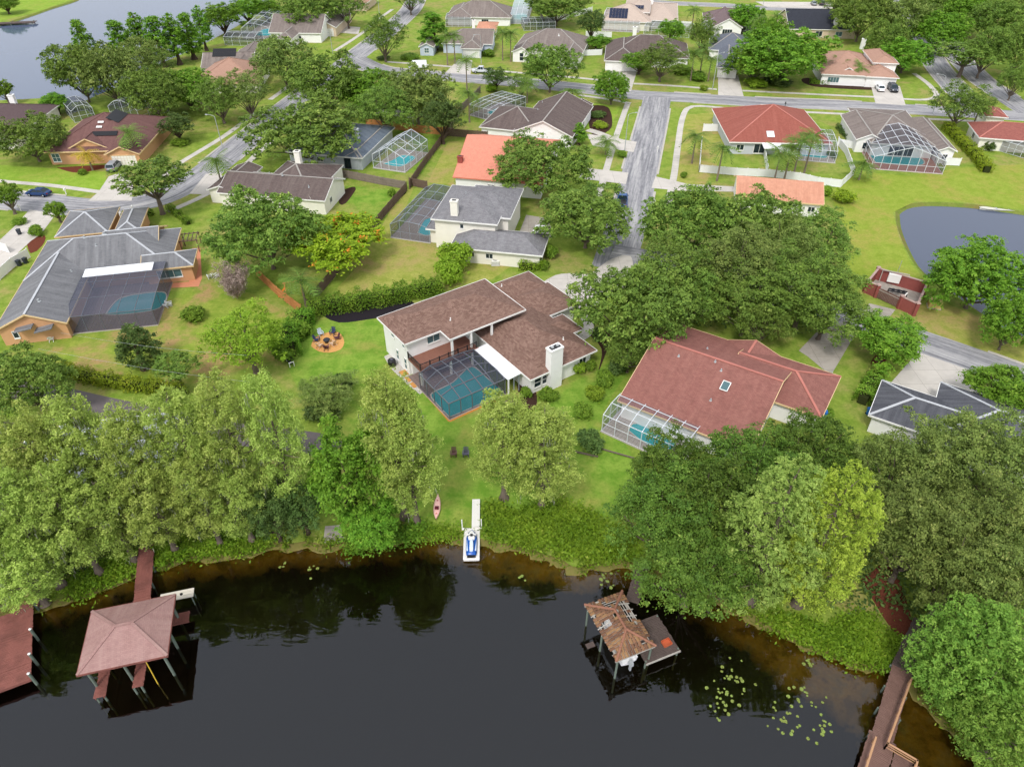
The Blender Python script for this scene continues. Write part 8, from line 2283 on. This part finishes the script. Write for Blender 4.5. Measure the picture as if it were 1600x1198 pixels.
# ================================================================== STREET FURNITURE
def lamp(u, v, h, heading, label):
    root = empty('street_light', P(u, v), R(heading), label, 'street light')
    MB().tube([(0, 0, 0), (0, 0, 0.4), (0, 0, h - .3), (0.15, 0, h)], [0.13, 0.10, 0.06, 0.05], 8).build('pole', STEEL, root)
    MB().tube([(0.12, 0, h - .02), (0.9, 0, h + .18), (1.7, 0, h + .2)], [0.045, 0.04, 0.035], 6).build('arm', STEEL, root)
    MB().cbox((1.95, 0, h + .18), (0.6, 0.24, 0.12), taper=.8).build('lamp_head', STEEL, root)
    MB().cbox((1.95, 0, h + .10), (0.45, 0.18, 0.04)).build('lens', SHEDW, root)
for u, v, h, a, lb in [(350, 239, 8, 165, 'light pole at the left street bend'), (976, 236, 8, 20, 'light pole on the verge of the short street'), (1113, 140, 9, 30, 'light pole left of the slate garage drive'), (1457, 178, 9, 150, 'light pole beside the corner walk'), (1422, 62, 8, 10, 'light pole among the trees by the avenue'), (752, 100, 8, 200, 'light pole beside the pale blue garage'), (520, 84, 6, 180, 'short light pole on the garden verge'), (593, 24, 9, 0, 'light pole beside the far street'), (1592, 108, 7, 200, 'light pole at the right edge by the avenue'), (1190, 20, 8, 0, 'light pole at the top lawn')]:
    lamp(u, v, h, a, lb)
def mailbox(u, v, label, mat=WHITE):
    root = empty('mailbox', P(u, v), random.uniform(-1, 1), label, 'mailbox')
    MB().cbox((0, 0, 0.5), (0.12, 0.12, 1.0)).build('post', mat, root); m = MB(); m.cbox((0, 0, 1.14), (0.25, 0.55, 0.18)); m.tube([(0, -.275, 1.23), (0, .275, 1.23)], 0.125, 10); m.build('box', mat, root); MB().cbox((0, -.1, 0.95), (0.5, 0.1, 0.08)).build('arm', mat, root)
for u, v, lb in [(104, 304, 'white mailbox by the blue car'), (33, 330, 'white mailbox at the left drive'), (209, 332, 'white mailbox at the bend hedge'), (1528, 590, 'white mailbox by the pale drive'), (1021, 322, 'white mailbox on the right of the worn street'), (934, 312, 'white mailbox on the left of the worn street'), (1027, 238, 'white mailbox at the kerb of the short street'), (1226, 168, 'dark mailbox post on the cross street')]:
    mailbox(u, v, lb, BLACK if 'dark' in lb else WHITE)
# power lines over the garden
for i, (a, b, lb) in enumerate((((95, 520), (385, 555), 'upper overhead wire across the garden lawn'), ((60, 545), (420, 600), 'lower overhead wire across the garden lawn'))):
    pa, pb_ = P(*a, 6.5), P(*b, 6.5)
    o = MB().tube([pa.lerp(pb_, t) - Vector((0, 0, 0.5 * math.sin(math.pi * t))) for t in (0, .25, .5, .75, 1)], 0.012, 5).build('overhead_wire', STEEL); tag(o, lb, 'wire')
# lily pads
PADM = leaf('lily_pad_leaf', (106, 128, 56), (140, 156, 78), (170, 178, 108), 0.1)
lv = [(0, 0, 0)] + [(math.cos(a) * .17, math.sin(a) * .17, 0.012 * (i % 2)) for i, a in enumerate(np.linspace(0.25, 2 * math.pi - 0.25, 11))]
PADME = bpy.data.meshes.new('lily_pad'); PADME.from_pydata(lv, [], [(0, i, i + 1) for i in range(1, 11)])
at_ = PADME.attributes.new('tint', 'FLOAT', 'POINT'); at_.data.foreach_set('value', [0.6] * len(lv)); PADME.materials.append(PADM)
for cx_, cy_, sx_, sy_, n_, lb in [(e3(1150, 760)[0], e3(1150, 760)[1], 14, 14, 26, 'lily pad in the left part of the big patch'), (e3(1100, 860)[0], e3(1100, 860)[1], 9, 14, 18, 'lily pad at the lower left of the big patch'), (e4(160, 850)[0], e4(160, 850)[1], 18, 12, 22, 'lily pad in the middle of the big patch near the amber shallows'), (e4(110, 960)[0], e4(110, 960)[1], 14, 16, 18, 'lily pad at the bottom of the big patch'), (e4(280, 1000)[0], e4(280, 1000)[1], 8, 14, 12, 'lily pad at the right end of the big patch near the boardwalk'),
                                 (e3(485, 235)[0], e3(485, 235)[1], 6, 7, 14, 'lily pad in the small cluster behind the ruined boathouse'), (e4(215, 655)[0], e4(215, 655)[1], 6, 5, 7, 'lily pad in the small cluster below the rounded cypresses'), (e2(298, 180)[0], e2(298, 180)[1], 5, 6, 6, 'lily pad near the boat ramp'), (e2(145, 150)[0], e2(145, 150)[1], 4, 5, 4, 'lily pad left of the boat ramp'), (e3(50, 215)[0], e3(50, 215)[1], 5, 3, 4, 'lily pad right of the jet ski')]:
    for i in range(n_):
        p = P(cx_ + random.gauss(0, sx_), cy_ + random.gauss(0, sy_), LAKE_Z)
        o = link('lily_pad', PADME, None, (p.x, p.y, LAKE_Z + 0.012 + random.random() * .01), (random.uniform(-.06, .06), random.uniform(-.06, .06), random.uniform(0, 6.28)))
        s = random.uniform(0.5, 1.0); o.scale = (s, s, 1); tag(o, lb, 'lily pad', lb.replace('lily pad', 'lily pads'))
# dock at the far lake and reeds
fd = P(*c1(75, 148)); FDK = empty('far_dock', fd, R(12), 'weathered dock at the far bank of the upper lake', 'dock')
deck(FDK, Vector((-8, 0, 0)), Vector((8, 0, 0)), 3.0, 0.3, GREYWOOD, bw=0.4)
for x in (-7, 0, 7):
    for y in (-1.3, 1.3): pile(FDK, Vector((x, y, 0)), 0.6, r=0.14, cap=False)
